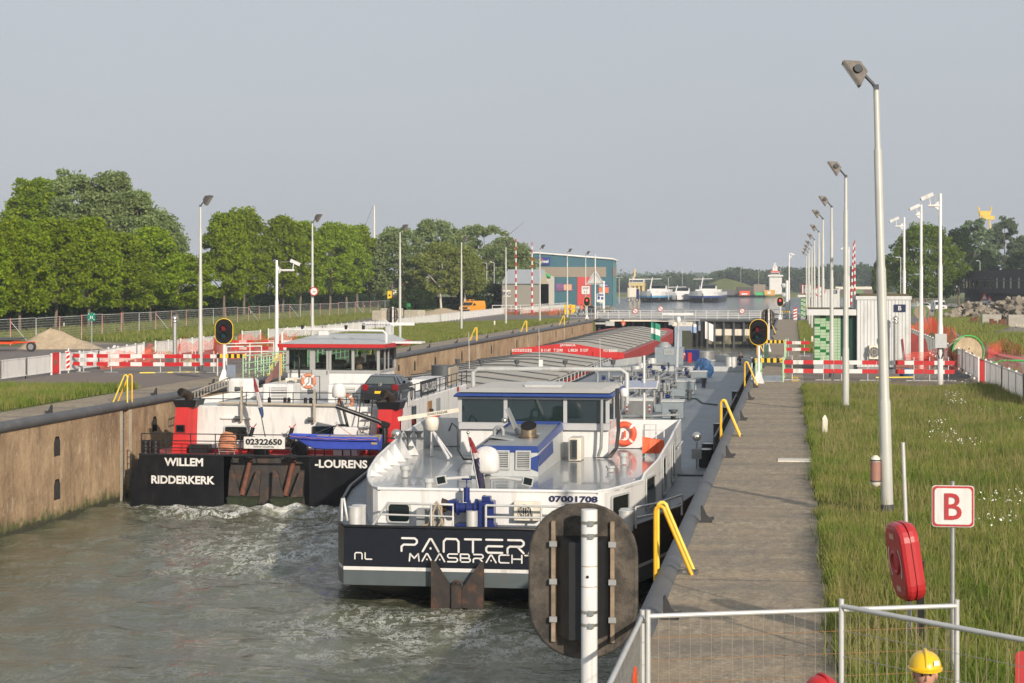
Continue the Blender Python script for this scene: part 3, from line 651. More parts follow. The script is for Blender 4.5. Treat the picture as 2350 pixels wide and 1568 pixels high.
for i, (px, ty) in enumerate(zip([-45, -8] + LX, [520, 505] + LT)):
    by = 768 - (px-45)*.0723; p = gp(px, by); d = FPX*CAMH/(by-654); H = (by-ty)*d/FPX*1.0; k = i % 4
    lab = 'leafy green linden ' + (['at the picture edge, half out of view', 'left of the sand heap'] + trunkwords)[i]
    if prot[k] is None:
        prot[k] = make_tree('linden_tree', lab, 8.6, 13, 2.9, oval, LEAF, BARK, 11+k, 210, 75, .95, .40, p, GT); prot[k]['h'] = 13.0; t = prot[k]
    else: t = dup(prot[k], p, RNG.uniform(0, 6), lab, group=GT)
    wpx = 128 if px < 500 else (105 if px < 700 else 92); s = 1.32*wpx*d/FPX/8.6; t.scale = (s, s, H/13)
    t.rotation_euler = (0, 0, RNG.uniform(0, 6))
P = []
for i in range(260):                                    # undergrowth behind the linden trunks
    px = RNG.uniform(-60, 900); by = 764 - (px-45)*.0723; p = gp(px, by - RNG.uniform(2, 8)); k = RNG.uniform(1.2, 2.6)
    q = RNG.normal(size=(170, 3)); q /= np.linalg.norm(q, axis=1)[:, None]; q *= (RNG.random(170)**.4)[:, None]; P.append(np.array(p)[None] + q*np.array([2.6,2.6,k]) + np.array([0,0,k*.8]))
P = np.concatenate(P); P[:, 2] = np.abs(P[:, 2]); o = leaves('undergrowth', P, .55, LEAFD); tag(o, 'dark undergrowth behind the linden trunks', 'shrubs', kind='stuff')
GP = 'tall trees rising behind the lindens'
for i, (px, ty, w, hp, sd) in enumerate(((70,405,9,15,31),(165,385,11,20,32),(255,392,11,20,33),(315,440,9,16,34),(370,490,7,13,35),(115,410,9,16,36))):
    by = 736; p = gp(px, by); d = FPX*CAMH/(by-654); H = (by-ty)*d/FPX
    lab = ['dark green tree leftmost of the tall group behind the lindens','pale poplar, highest peak behind the lindens','pale poplar right of the highest peak','pale poplar on the falling right flank of the group','low pale poplar ending the tall group','dark leafy tree between the leftmost and the highest'][i]
    t = make_tree('poplar_tree', lab, w, H, 4, oval, LEAF if i in (0, 5) else LEAFP, BARK, sd, 230, 100, 1.2, .42, p, GP, .3)
GW = 'pale trees near the low brown house'
for i, (px, ty, w, by, lm, kind) in enumerate(((915,518,7.5,712,LEAFP,'poplar_tree'),(1000,503,8.5,710,LEAFP,'poplar_tree'),(1110,515,11.5,708,LEAFP,'poplar_tree'),(1160,545,6.5,706,LEAFP,'poplar_tree'),(1012,555,7.5,713,LEAFB,'birch_tree'),(1065,570,4.6,713,LEAFB,'birch_tree'))):
    p = gp(px, by); d = FPX*CAMH/(by-654); H = (by-ty)*d/FPX; w = w*d/300
    lab = ['pale tree left of the birch, above the brown house','tallest pale tree right behind the birch','broad pale tree left of the striped barrier arms','pale tree whose branches reach the blue hall','olive weeping birch with a white forked stem','thin olive birch beside the floodlight'][i]
    make_tree(kind, lab, w*1.55, H, 3, oval, lm, WHITEBARK if kind[0] == 'b' else BARK, 51+i, 150, 85, 1.35 if kind[0] == 'p' else 1.1, .55 if kind[0] == 'p' else .42, p, GW, .22)
for i, (px, ty, w, by) in enumerate(((962,668,70,716),(905,690,50,718),(1085,640,75,712),(1135,655,70,711))):
    p = gp(px, by); d = FPX*CAMH/(by-654); t = thing('garden_bush', 'dark leafy bush ' + ['beside the brown house wall','low against the brown house','behind the hedge right of the birch','behind the hedge near the grey shed'][i], 'bush', p, 'bushes by the brown house')
    MB().tube([p, p+V(0,0,1.2)], .1, 6).build('stem', BARK, t)
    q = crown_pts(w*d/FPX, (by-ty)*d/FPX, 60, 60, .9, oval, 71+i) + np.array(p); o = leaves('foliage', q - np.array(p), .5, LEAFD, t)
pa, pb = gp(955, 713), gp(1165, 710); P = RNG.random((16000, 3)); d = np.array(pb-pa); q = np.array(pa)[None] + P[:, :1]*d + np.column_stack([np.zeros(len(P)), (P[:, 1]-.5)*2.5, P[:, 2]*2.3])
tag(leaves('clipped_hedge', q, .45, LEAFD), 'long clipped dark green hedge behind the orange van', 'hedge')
# right-hand trees
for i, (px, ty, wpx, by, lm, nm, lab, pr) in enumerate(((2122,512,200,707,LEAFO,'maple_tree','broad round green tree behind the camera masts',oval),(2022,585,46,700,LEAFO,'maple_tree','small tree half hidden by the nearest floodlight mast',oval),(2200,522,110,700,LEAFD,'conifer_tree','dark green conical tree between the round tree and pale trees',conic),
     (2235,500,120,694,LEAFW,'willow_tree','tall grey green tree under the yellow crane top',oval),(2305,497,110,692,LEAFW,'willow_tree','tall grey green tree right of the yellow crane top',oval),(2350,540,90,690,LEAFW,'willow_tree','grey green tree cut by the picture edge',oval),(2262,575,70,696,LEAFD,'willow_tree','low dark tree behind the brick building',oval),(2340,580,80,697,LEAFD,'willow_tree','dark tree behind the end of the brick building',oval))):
    p = gp(px, by); d = FPX*CAMH/(by-654); H = (by-ty)*d/FPX
    make_tree(nm, lab, wpx*d/FPX, H, H*(.12 if i == 0 else .15), pr, lm, BARK, 81+i, 260 if i == 0 else 170, 80, (wpx*d/FPX)*.085, .5 if i < 3 else .75, p, 'trees behind the right work site', .3)
# far wood across the harbour
P = []
for i in range(520):
    px = RNG.uniform(1405, 2060); y = 1165 + RNG.uniform(0, 160); x = atY(px, y)
    top = np.interp(px, [1405,1480,1560,1600,1680,1760,1900,1990,2060], [641,639,632,640,622,621,615,612,618]) + RNG.normal(0, 3.0)
    H = max(4, zat(top, x, y)); n = 95
    q = RNG.normal(size=(n, 3)); q /= np.linalg.norm(q, axis=1)[:, None]; q *= (RNG.random(n)**.4)[:, None]
    zc = H*(1 - RNG.random()**1.5*.75); P.append(np.array([x, y, max(1.5, zc-2)])[None] + q*np.array([5.0, 5.0, 3.4]))
P = np.concatenate(P); P = P[P[:, 2] > 0]; o = leaves('far_wood', P, 2.0, LEAFF); tag(o, 'hazy belt of trees across the harbour water', 'wood', kind='stuff')
P = []
for i in range(300):
    px = RNG.uniform(1380, 1800); y = 2300 + RNG.uniform(0, 300); x = atY(px, y); n = 40
    q = RNG.normal(size=(n, 3)); P.append(np.array([x, y, RNG.uniform(1, 15)])[None] + q*np.array([9., 9., 2.5]))
P = np.concatenate(P); P = P[P[:, 2] > 0]; o = leaves('far_wood', P, 5.0, LEAFF); tag(o, 'very pale distant tree line on the horizon', 'wood', kind='stuff')
# ---------------------------------------------------------------- small builders
def bx(name, m, root, x0, x1, y0, y1, z0, z1, b=0.015):
    mb = MB(); (mb.bbox(x0,x1,y0,y1,z0,z1,b) if b else mb.box(x0,x1,y0,y1,z0,z1)); return mb.build(name, m, root)
def cy(name, m, root, p0, p1, r, r1=None, n=12): return MB().cyl(p0, p1, r, r1, n).build(name, m, root)
def tb(name, m, root, P, r, n=6): return MB().tube(P, r, n).build(name, m, root)
def rail(root, P, h, bars, m, sp=1.2, r=.02, name='railing', up=None):
    mb = MB(); P = [Vector(p) for p in P]
    for k in range(bars): mb.tube([p + V(0,0,h*(k+1)/bars) for p in P], r, 6)
    for a, b in zip(P, P[1:]):
        n = max(1, round((b-a).length/sp))
        for i in range(n+1): q = a.lerp(b, i/n); mb.cyl(q, q + V(0,0,h), r, n=6)
    return mb.build(name, m, root)
def louvre(root, o, right, up, w, h, n, m=LGREY, dark=DGREY, name='louvre'):
    o = Vector(o); r = Vector(right).normalized(); u = Vector(up).normalized(); nn = r.cross(u); mb = MB(); f = .04
    def q(a, b, c, d, off, t):
        p = [o + r*a + u*c + nn*off, o + r*b + u*c + nn*off, o + r*b + u*d + nn*off, o + r*a + u*d + nn*off]
        mb.loft([[x + nn*t for x in p][::-1], p[::-1]])
    q(0,w,0,h,.0,.012); mb.m = 1
    q(0,f,0,h,.013,.04); q(w-f,w,0,h,.013,.04); q(f,w-f,0,f,.013,.04); q(f,w-f,h-f,h,.013,.04)
    for i in range(n):
        z = f + (h-2*f)*(i+.15)/n; t = (h-2*f)/n
        p = [o+r*f+u*(z+t*.55)+nn*.02, o+r*(w-f)+u*(z+t*.55)+nn*.02, o+r*(w-f)+u*z+nn*.05, o+r*f+u*z+nn*.05]; mb.face(p[::-1]); mb.face([x - nn*.008 for x in p])
    return mb.build(name, [dark, m], root)
def rrect(w, h, r, n=4):
    P = []
    for cx, cy, a0 in ((w/2-r,h/2-r,0),(-w/2+r,h/2-r,PI/2),(-w/2+r,-h/2+r,PI),(w/2-r,-h/2+r,1.5*PI)):
        P += [(cx+r*math.cos(a0+PI/2*i/n), cy+r*math.sin(a0+PI/2*i/n)) for i in range(n+1)]
    return P
def plate(o, right, up, P, off, t):                   # 2D outline P laid out at o, thickness t along the normal from off
    o = Vector(o); r = Vector(right).normalized(); u = Vector(up).normalized(); nn = r.cross(u)
    a = [o + r*x + u*y + nn*off for x, y in P]; return [a, [p + nn*t for p in a]]
def win(root, c, w, h, right=(1,0,0), up=(0,0,1), fm=WHITE, gm=GLASS, r=.08, f=.06, name='window'):
    mb = MB(); o = plate(c, right, up, rrect(w, h, r), .0, .035); i = plate(c, right, up, rrect(w-2*f, h-2*f, max(.02, r-f*.5)), .0, .035)
    n = len(o[0])
    mb.loft([o[0], o[1], i[1], i[0]], caps=False); fr = mb.build(name, fm, root)
    MB().face(plate(c, right, up, rrect(w-2*f, h-2*f, max(.02, r-f*.5)), .012, .0)[0]).build('pane', gm, fr); return fr
def thin_glass():
    m = bpy.data.materials.new('thin_glass'); m.use_nodes = True; N = m.node_tree.nodes; L = m.node_tree.links
    t = N.new('ShaderNodeBsdfTransparent'); t.inputs[0].default_value = (.78,.84,.82,1); g = N.new('ShaderNodeBsdfGlossy'); g.inputs['Roughness'].default_value = .03
    fr = N.new('ShaderNodeFresnel'); x = N.new('ShaderNodeMixShader'); L.new(fr.outputs[0], x.inputs[0]); L.new(t.outputs[0], x.inputs[1]); L.new(g.outputs[0], x.inputs[2])
    L.new(x.outputs[0], N['Material Output'].inputs[0]); return m
GLAST = thin_glass()
def lifebuoy(name, c, R_, m, nrm, label, loc, tapes=SILVER, light=False):
    t = thing(name, label, 'lifebuoy', loc, None); r = R_*.24; MB().torus(c, R_-r, r, nrm, 22, 8).build('ring', m, t)
    q = Vector(nrm).to_track_quat('Z', 'Y')
    for k in range(4):
        mb = MB(); a0 = PI/4 + k*PI/2
        mb.tube([Vector(c) + q @ Vector(((R_-r)*math.cos(a0+d), (R_-r)*math.sin(a0+d), 0)) for d in (-.11, 0, .11)], r*1.06, 8); mb.build('tape', tapes, t)
    if light: tb('rescue_light', ORANGE, t, [Vector(c)+q @ Vector((.02,.1,.05)), Vector(c)+q @ Vector((0,-.12,.05))], [.03,.05], 8)
    return t
def aircon(root, x0, x1, y0, y1, z0, z1, name='air_conditioner', fan=True):
    b = bx(name, CREAM, root, x0, x1, y0, y1, z0, z1, .02); w = x1-x0; h = z1-z0
    if fan:
        cx = x0 + w*.42; cz = (z0+z1)/2; rr = h*.38; mb = MB(); mb.cyl((cx,y0-.004,cz),(cx,y0+.01,cz),rr,n=20); mb.build('fan', DGREY, b)
        g = MB(); g.torus((cx,y0-.02,cz), rr, .012, (0,1,0), 20, 5); g.torus((cx,y0-.02,cz), rr*.55, .008, (0,1,0), 16, 5)
        for i in range(-2, 3): d = math.sqrt(max(0, 1-(i/3)**2))*rr; g.cyl((cx+i*rr/3,y0-.02,cz-d),(cx+i*rr/3,y0-.02,cz+d),.008,n=5)
        g.build('fan_guard', CREAM, b)
    return b
def dome(root, c, r, h, name='satellite_dome', m=WHITE):
    return MB().lathe([(r*.55,0),(r*.9,.03*h),(r,.15*h),(r,.5*h),(r*.93,.7*h),(r*.72,.88*h),(r*.4,.97*h),(0,h)], c, 18).build(name, m, root)
def bollards(root, x, y, z, r=.17, h=.5, gap=.55, m=GALV, ax='y'):
    mb = MB()
    for s in (-.5, .5):
        X = x + (s*gap if ax == 'x' else 0); Y = y + (s*gap if ax == 'y' else 0)
        mb.cyl((X,Y,z),(X,Y,z+h),r,n=16); mb.cyl((X,Y,z+h),(X,Y,z+h+.03),r*1.05,n=16)
    return mb.build('bollard', m, root)
# ---------------------------------------------------------------- grey and white tanker with the navy stern
pan = thing('inland_tanker', 'long grey tanker with white deckhouse, blue roof band and PANTERA on its navy stern', 'ship', (-8.05, 49.6, WL))
XC = -8.05
def half(y): return float(np.interp(y, [49.6,50.4,52,55,58,62,140,146,151,155,157], [3.58,3.9,4.3,4.9,5.35,5.68,5.68,5.2,3.9,2.0,.5]))
def ring(y, zt, zb, k=1.0, kb=None): h = half(y)*k; hb = half(y)*(kb or k); return [(XC-h,y,zt),(XC-hb,y,zb),(XC+hb,y,zb),(XC+h,y,zt)]
# hull: dark lower run, grey band, white line, navy plating
YS = [49.6,50.4,52,55,58,62,100,140,146,151,155,157]
def sheer(y): return float(np.interp(y, [49.6,52,56,60,140,150,157], [-1.74,-1.74,-1.62,-1.5,-1.5,-1.45,-1.3]))
def bandhull(name, zt, zb, m, dy=0.0, yend=157, mm=None):
    mb = MB(); mb.loft([ring(y+(dy if i == 0 else 0), zt(y) if callable(zt) else zt, zb(y) if callable(zb) else zb) for i, y in enumerate(YS)], caps=False, closed=False)
    h = half(49.6); y = 49.6 + dy; a, b = (zt(y) if callable(zt) else zt), (zb(y) if callable(zb) else zb)
    mb.face([(XC-h,y,b),(XC+h,y,b),(XC+h,y,a),(XC-h,y,a)]); return mb.build(name, m, pan)
bandhull('stern_plating', sheer, -2.76, NAVY); bandhull('white_stripe', -2.757, -2.85, WHITE, -.02); bandhull('grey_belt', -2.845, -3.24, HULLG, -.012)
mb = MB(); mb.loft([[(XC-half(y)*.985,y,-3.238),(XC-half(y)*k,y+d,-4.6),(XC+half(y)*k,y+d,-4.6),(XC+half(y)*.985,y,-3.238)] for y, k, d in ((49.62,.25,4.2),(52,.6,5),(55,.9,6),(62,.97,4),(140,.97,0),(157,.5,-6))], closed=False, caps=False)
mb.face([(XC-half(49.6)*.985,49.62,-3.238),(XC-half(49.6)*.25,53.8,-4.6),(XC+half(49.6)*.25,53.8,-4.6),(XC+half(49.6)*.985,49.62,-3.238)]); mb.build('hull_bottom', HULLB, pan)
strokes('PANTERA', (atY(922,49.6),49.57,zat(1267,-8.5,49.6)), .335, atY(1372,49.6)-atY(922,49.6)-1.36, WHITE, pan, .16)
strokes('MAASBRACHT', (atY(940,49.6),49.57,zat(1289.5,-8.5,49.6)), .20, atY(1232,49.6)-atY(940,49.6)-.05, WHITE, pan, .19)
strokes('NL', (atY(815,49.6),49.57,zat(1283,-11,49.6)), .165, .48, WHITE, pan, .2)
mb = MB(); P = [(XC-half(y)+.02, y, sheer(y)+.03) for y in YS[:7]]; Q = [(XC+half(y)-.02, y, sheer(y)+.03) for y in YS[:7]]
mb.tube(P[::-1] + Q, .045, 6); mb.build('rubbing_rail', BLACK, pan)
mb = MB(); mb.loft([[(XC-half(y)+.05,y+(.02 if y < 50 else 0),sheer(y)-.10),(XC+half(y)-.05,y+(.02 if y < 50 else 0),sheer(y)-.10)] for y in YS], closed=False, caps=False); mb.build('main_deck', DECKM, pan)
# anchor in its V-shaped housing under the stern
ax = atY(1050, 49.4); mb = MB(); zb = zat(1403,ax,49.4); zt = zat(1287,ax,49.4); x1, x2 = atY(991,49.4), atY(1111,49.4); xm = ax
for s, xo in ((-1, x1), (1, x2)):
    mb.loft([[(xo,49.32,zt),(xo+.06*-s,49.5,zt),(xo-.1*s,49.5,zt-.02)], [(xo,49.30,zb),(xo,49.55,zb),(xm-.12*-s,49.5,zb+.12)], ][:0] or [[(xo,49.28,zt),(xo-s*.10,49.28,zt-.03),(xm+s*.12,49.28,zat(1352,ax,49.4)),(xm+s*.10,49.28,zb+.13),(xo,49.28,zb)], [(xo,49.42,zt),(xo-s*.10,49.42,zt-.03),(xm+s*.12,49.42,zat(1352,ax,49.4)),(xm+s*.10,49.42,zb+.13),(xo,49.42,zb)]])
mb.box(xm-.13,xm+.13,49.2,49.5,zb+.1,zat(1342,ax,49.4)); mb.torus((xm,49.36,zat(1345,ax,49.4)), .13, .04, (0,1,0), 14, 6); mb.build('stern_anchor', RUST, pan)
# aft deck gear
zd = -1.84
for xl, xr2 in ((atY(882,50.0), atY(1042,50.0)),):
    mb = MB(); P = [(xl-.28,49.85,-1.72),(xl+.12,49.85,-1.12),(xr2,49.85,-1.14),(xr2,49.85,-1.74)]; mb.tube(P, .035, 8); mb.tube([(xl-.05,49.85,-1.42),(xr2,49.85,-1.45)], .025, 8); mb.cyl(((xl+xr2)/2+.35,49.85,-1.74),((xl+xr2)/2+.35,49.85,-1.13),.03,n=8); mb.build('railing', GALVL, pan)
xa, xb = atY(1117,50.0), -5.0; rail(pan, [(xa,49.85,-1.74),(xb,49.85,-1.74)], .6, 2, GALVL, 1.4, .033)
bollards(pan, atY(817,50.1), 50.25, -1.80, .185, .52, .42, GALVL, 'y'); MB().cyl((atY(1083,50),50.0,-1.8),(atY(1083,50),50.0,-1.3),.155,n=16).build('bollard', GALVL, pan)
bollards(pan, atY(1436,50.3), 50.6, -1.8, .185, .5, .4, GALVL, 'y')
tb('fairlead_post', GALVL, pan, [(-11.72,49.75,-1.6),(-11.70,49.7,-1.0),(-11.66,49.75,-1.0),(-11.6,49.9,-1.6)], .035, 6)
lk = bx('deck_locker', MGREY, pan, atY(957,50.3), atY(1017,50.3), 50.15, 50.5, -1.82, -1.30)
w = bx('anchor_winch', BLUE, pan, atY(1098,50.1), atY(1134,50.1), 50.0, 50.45, -1.8, -1.05, .03); wx = atY(1098,50.1)
for p0, p1, r, n in (((wx-.55,50.2,-1.25),(wx-.02,50.2,-1.25),.13,14),((wx-.58,50.2,-1.25),(wx-.52,50.2,-1.25),.2,16),((wx-.30,50.2,-1.25),(wx-.24,50.2,-1.25),.22,16),((wx-.1,50.2,-1.25),(wx-.04,50.2,-1.25),.24,16)): cy('drum', BLUE, w, p0, p1, r, n=n)
cy('warping_head', RUST, w, (wx-.98,50.2,-1.2), (wx-.82,50.2,-1.2), .2, .14, 16); cy('warping_head', BLUE, w, (wx-.82,50.2,-1.2), (wx-.62,50.2,-1.2), .14, .2, 16)
cy('brake_column', BLUE, w, (wx-.33,50.2,-1.1), (wx-.33,50.2,-.72), .085); tb('brake_handle', BLUE, w, [(wx-.33,50.2,-.72),(wx-.33,50.2,-.52),(wx-.46,50.2,-.5),(wx-.20,50.2,-.5),(wx-.20,50.2,-.42)], .022, 6)
bx('winch_base', BLUE, w, wx-.6, wx+.45, 49.98, 50.5, -1.83, -1.66); bx('gear_case', BLUE, w, wx+.1, wx+.32, 49.99, 50.3, -1.05, -.93)
# deckhouse
mbk = MB(); hz0, hz1 = -1.9, -.86
def hx(y): return float(np.interp(y, [50.6,51.2,52,53.6,56,60,66], [3.0,3.2,3.45,3.85,4.1,4.22,4.25]))
HYS = [50.62,50.75,51.2,52,53.6,56,60,64.85]
L_ = [(XC-hx(y)-(0 if i else -.12), y) for i, y in enumerate(HYS)]; R_2 = [(XC+hx(y)+.12-(0 if i else .12), y) for i, y in enumerate(HYS)]
for S, sg in ((L_, 1), (R_2, -1)):
    for (xa_, ya_), (xb_, yb_) in zip(S, S[1:]):
        q = [(xa_,ya_,hz0),(xb_,yb_,hz0),(xb_,yb_,hz1),(xa_,ya_,hz1)]; mbk.face(q if sg < 0 else q[::-1])
mbk.face([(L_[0][0],L_[0][1],hz0),(R_2[0][0],R_2[0][1],hz0),(R_2[0][0],R_2[0][1],hz1),(L_[0][0],L_[0][1],hz1)])
dh = mbk.build('deckhouse', HULLW, pan)
pd_ = MB(); pd_.face([(x, y, hz1-.02) for x, y in L_[::-1]] + [(x, y, hz1-.02) for x, y in R_2]); pd_.build('poop_deck', DECKG, pan)
# bulwark wings: the rim follows the deck edge and rises towards the wheelhouse
def topz(y, side):
    return float(np.interp(y, [50.6,53.55,53.9,55.5,58,61,64.85], [-.82,-.82,-.66,-.52,-.32,-.10,.08]))
rim = []
for S, side in ((L_, 0), (R_2, 1)):
    mbw = MB(); ys = np.linspace(50.62, 64.85, 40); P = [(float(np.interp(y, [p[1] for p in S], [p[0] for p in S])), y) for y in ys]
    sg = 1 if side == 0 else -1; 
    rings = [[(x, y, hz1-.03), (x, y, topz(y, side)), (x+sg*.06, y, topz(y, side)), (x+sg*.06, y, hz1-.03)] for x, y in P]
    mbw.loft(rings); bw = mbw.build('bulwark', HULLW, pan)
    MB().tube([(x+sg*.03, y, topz(y, side)+.01) for x, y in P], .04, 6).build('bulwark_cap', HULLW, bw)
    for k in range(7):
        y = 54.2 + k*1.15; x = float(np.interp(y, [p[1] for p in S], [p[0] for p in S])); MB().loft([[(x+sg*.06,y,hz1),(x+sg*.42,y,hz1),(x+sg*.06,y,topz(y,side)-.05)], [(x+sg*.06,y+.02,hz1),(x+sg*.42,y+.02,hz1),(x+sg*.06,y+.02,topz(y,side)-.05)]]).build('stiffener', HULLW, bw)
tb('deck_edge_rail', HULLW, pan, [(L_[0][0],50.62,hz1+.03),(R_2[0][0],50.62,hz1+.03)], .045, 8)
wx0, wx1 = XC-hx(64.8), XC+hx(64.8)+.12
bx('breakwater', HULLW, pan, wx0, wx1, 64.8, 64.9, hz1, .09, 0); bx('deckhouse_front', HULLW, pan, wx0, wx1, 64.9, 65.0, -1.6, -.2, 0)
for px, w_ in ((916,.62),(1318,.62)):
    c = pt(px, 1177, 50.62); win(pan, (c.x,50.61,c.z), .66, .56, fm=LGREY, r=.12, f=.05)
txt('07001708', (atY(1316,50.62),50.6,zat(1145,-6,50.62)), .165, mat('navy_letters', (.012,.014,.07), .4), pan, w=1.29, bold=.035)
c = pt(1210,1172,50.45); aircon(pan, c.x-.35, c.x+.35, 50.35, 50.6, c.z-.25, c.z+.24)
bx('switch_box', DGREY, pan, atY(1112,50.6)-.04, atY(1112,50.6)+.04, 50.55, 50.61, -1.07, -.95)
for y, zc, w_, h_ in ((51.7,-1.34,1.3,.72),(54.6,-1.22,1.5,.9),(57.6,-1.05,1.1,1.15),(60.6,-.95,1.2,1.2)):
    x = float(np.interp(y, [p[1] for p in R_2], [p[0] for p in R_2])); x2 = float(np.interp(y+.5, [p[1] for p in R_2], [p[0] for p in R_2])); rt = Vector((x2-x, .5, 0)).normalized()
    win(pan, Vector((x+.012,y,zc)), w_, h_, right=rt, fm=LGREY, r=.09, f=.05)
rail(pan, [(-4.05,50.5,-1.75),(-3.6,51.4,-1.75),(-3.0,53.2,-1.7)], .55, 2, GALVL, .8, .03)
for k in range(5): bx('stair_tread', DGREY, pan, -3.7, -2.5, 63+k*.35, 63.35+k*.35, -1.6-.1*k, -1.55-.1*k, 0)
tb('hand_rail', GALVL, pan, [(-3.62,62,-.6),(-3.62,64.5,-.6)], .03, 6)
# funnel block with louvres
fx0, fx1, fy0, fy1 = -9.15, -7.2, 55.0, 61.2
fb = MB(); zt0, zt1 = -.03, .16
fb.loft([[(fx0,fy0,hz1-.03),(fx1,fy0,hz1-.03),(fx1,fy1,hz1-.03),(fx0,fy1,hz1-.03)], [(fx0+.05,fy0+.10,zt0-.17),(fx1-.03,fy0+.10,zt0-.17),(fx1-.03,fy1,zt1-.1),(fx0+.05,fy1,zt1-.1)]])
F = fb.build('funnel_casing', LGREY, pan)
mb = MB(); mb.loft([[(fx0+.02,fy0+.07,zt0-.175),(fx1,fy0+.07,zt0-.175),(fx1,fy1,zt1-.15),(fx0+.02,fy1,zt1-.15)], [(fx0+.25,fy0+.22,zt0),(fx1-.05,fy0+.22,zt0),(fx1-.05,fy1,zt1+.1),(fx0+.25,fy1,zt1+.1)]], caps=False); mb.build('blue_coaming', RBLUE, F)
mb = MB(); mb.face([(fx0+.25,fy0+.22,zt0-.03),(fx1-.05,fy0+.22,zt0-.03),(fx1-.05,fy1,zt1),(fx0+.25,fy1,zt1)]); mb.build('casing_top', MGREY, F)
for a in (1134, 1183): x = atY(a, 55.0); louvre(F, (x,fy0+.015,hz1+.16), (1,0,0), (0,.12,1), .44, .55, 9)
mb = MB(); x = fx1+.012
mb.face([(x,fy0+.1,-.62),(x,57.2,-.44),(x,57.2,-.26),(x-.03,fy0+.2,-.30)][::-1][::-1]); 
mb2 = MB(); mb2.face([(fx1-.62,fy0+.03,-.52),(fx1-.0,fy0-.0,-.75),(fx1-.0,fy0+.05,-.27)]); mb2.build('blue_arrow', RBLUE, F)
mb = MB(); mb.face([(fx1+.006,fy0+.15,-.62),(fx1+.006,58.5,-.50),(fx1-.012,58.5,-.12),(fx1-.014,fy0+.2,-.28)]); mb.build('blue_panel', RBLUE, F)
cx_, cy_ = atY(1213,57.5), 57.5; mb = MB(); mb.cyl((cx_,cy_,zt0),(cx_,cy_,zt0+.14),.28,n=20); SR = lambda r, z, t: [(cx_+r*math.cos(a),cy_+r*math.sin(a),z+t*math.sin(a)) for a in np.linspace(0,2*PI,21)[:-1]]; mb.loft([SR(.24,zt0+.14,0),SR(.24,zt0+.42,.13)],True,caps=False); mb.cyl((cx_,cy_,zt0+.1),(cx_,cy_,zt0+.12),.33,n=20); mb.build('exhaust_stack', mat('burnt_steel', (.30,.24,.17), .35, .7, var=.3, spots=((.1,.05,.03), 5, .5, .7, .8)), F)
MB().face(SR(.225,zt0+.425,.125)).build('stack_mouth', BLACKM, F)
mb = MB(); M3 = Matrix.Rotation(R(-28), 3, 'Y'); p = pt(1177,967,58.2); mb.cbox(p, (.06,.55,.85), M=Matrix.Rotation(R(-24), 3, 'Y')); p2 = pt(1155,1005,57); mb.cbox(p2, (.75,.5,.05), M=Matrix.Rotation(R(8), 3, 'Y')); mb.build('open_hatch_lid', MGREY, F)
p = pt(1144,985,57.2); tb('vent_elbow', MGREY, F, [(p.x-.12,57.2,-.02),(p.x-.12,57.2,.28),(p.x-.05,57.2,.36),(p.x+.08,57.2,.36),(p.x+.14,57.2,.28),(p.x+.14,57.2,.1)], .055, 8)
MB().ball(pt(1158,965,57.6), .09).build('chrome_horn', STEEL, F); bx('top_vent', LGREY, F, -8.2,-7.6,58.6,59.4,zt0,zt0+.1)
aircon(pan, atY(1306,59.9)-.02, atY(1332,59.9)+.02, 59.9, 60.9, hz1, zat(1006,-6.6,59.9), fan=False)
louvre(pan, (atY(1310,59.9),59.885,hz1+.05), (1,0,0), (0,0,1), .2, .6, 12, DGREY, BLACK, 'grille')
# wheelhouse
wl, wr, wy0, wy1, wz = -10.62, -5.75, 61.3, 65.2, 1.02
base = bx('wheelhouse_base', HULLW, pan, wl+.05, wr-.05, 61.45, 65.0, hz1-.02, -.02, .03)
wh = MB(); wh.bbox(wl, wr, wy0, wy1, -.02, .20, .03); wh.bbox(wl+.0, wr-.0, wy0, wy1, .95, wz, .02)
for x in (wl+.06, atY(1160,61.3), atY(1297,61.3), wr-.06): wh.box(x-.06, x+.06, wy0+.01, wy0+.10, .20, .95)
for x in (wl+.05, wr-.05):
    for y in (63.2, 65.1): wh.box(x-.05, x+.05, y-.05, y+.05, .20, .95)
W_ = wh.build('wheelhouse', mat('window_aluminium', (.52,.53,.54), .35, .3, var=.05), pan)
for a, b in ((wl+.12, atY(1160,61.3)-.06), (atY(1160,61.3)+.06, atY(1297,61.3)-.06), (atY(1297,61.3)+.06, wr-.12)): bx('window_pane', GLASSB, W_, a, b, wy0+.05, wy0+.07, .20, .95, 0)
for x in (wl+.03, wr-.03): bx('window_pane', GLASSB, W_, x-.01, x+.01, 61.42, 65.05, .20, .95, 0)
bx('window_pane', GLASSB, W_, wl+.1, wr-.1, 65.05, 65.07, .20, .95, 0)
rf = MB(); o = .10; rf.loft([[(wl-o,wy0-.25,wz),(wr+o,wy0-.25,wz),(wr+o,wy1+.9,wz),(wl-o,wy1+.9,wz)], [(wl-o,wy0-.32,wz+.04),(wr+o+.05,wy0-.32,wz+.04),(wr+o+.05,wy1+.9,wz+.04),(wl-o,wy1+.9,wz+.04)], [(wl-o+.08,wy0-.25,wz+.12),(wr+o-.05,wy0-.25,wz+.12),(wr+o-.05,wy1+.9,wz+.15),(wl-o+.08,wy1+.9,wz+.15)]]); RF = rf.build('roof_band', RBLUE, pan)
mb = MB(); mb.loft([[(wl+.0,wy0-.22,wz+.153),(wr+.03,wy0-.22,wz+.153),(wr+.03,wy1+.9,wz+.153),(wl+.0,wy1+.9,wz+.153)], [(wl+.3,wy0+.5,wz+.24),(wr-.3,wy0+.5,wz+.24),(wr-.1,wy1+.7,wz+.26),(wl+.5,wy1+.7,wz+.26)]]); mb.build('roof', mat('roof_cream', (.50,.48,.44), .6, var=.06, spots=((.40,.37,.32), 1.5, .5, .72, .5)), RF)
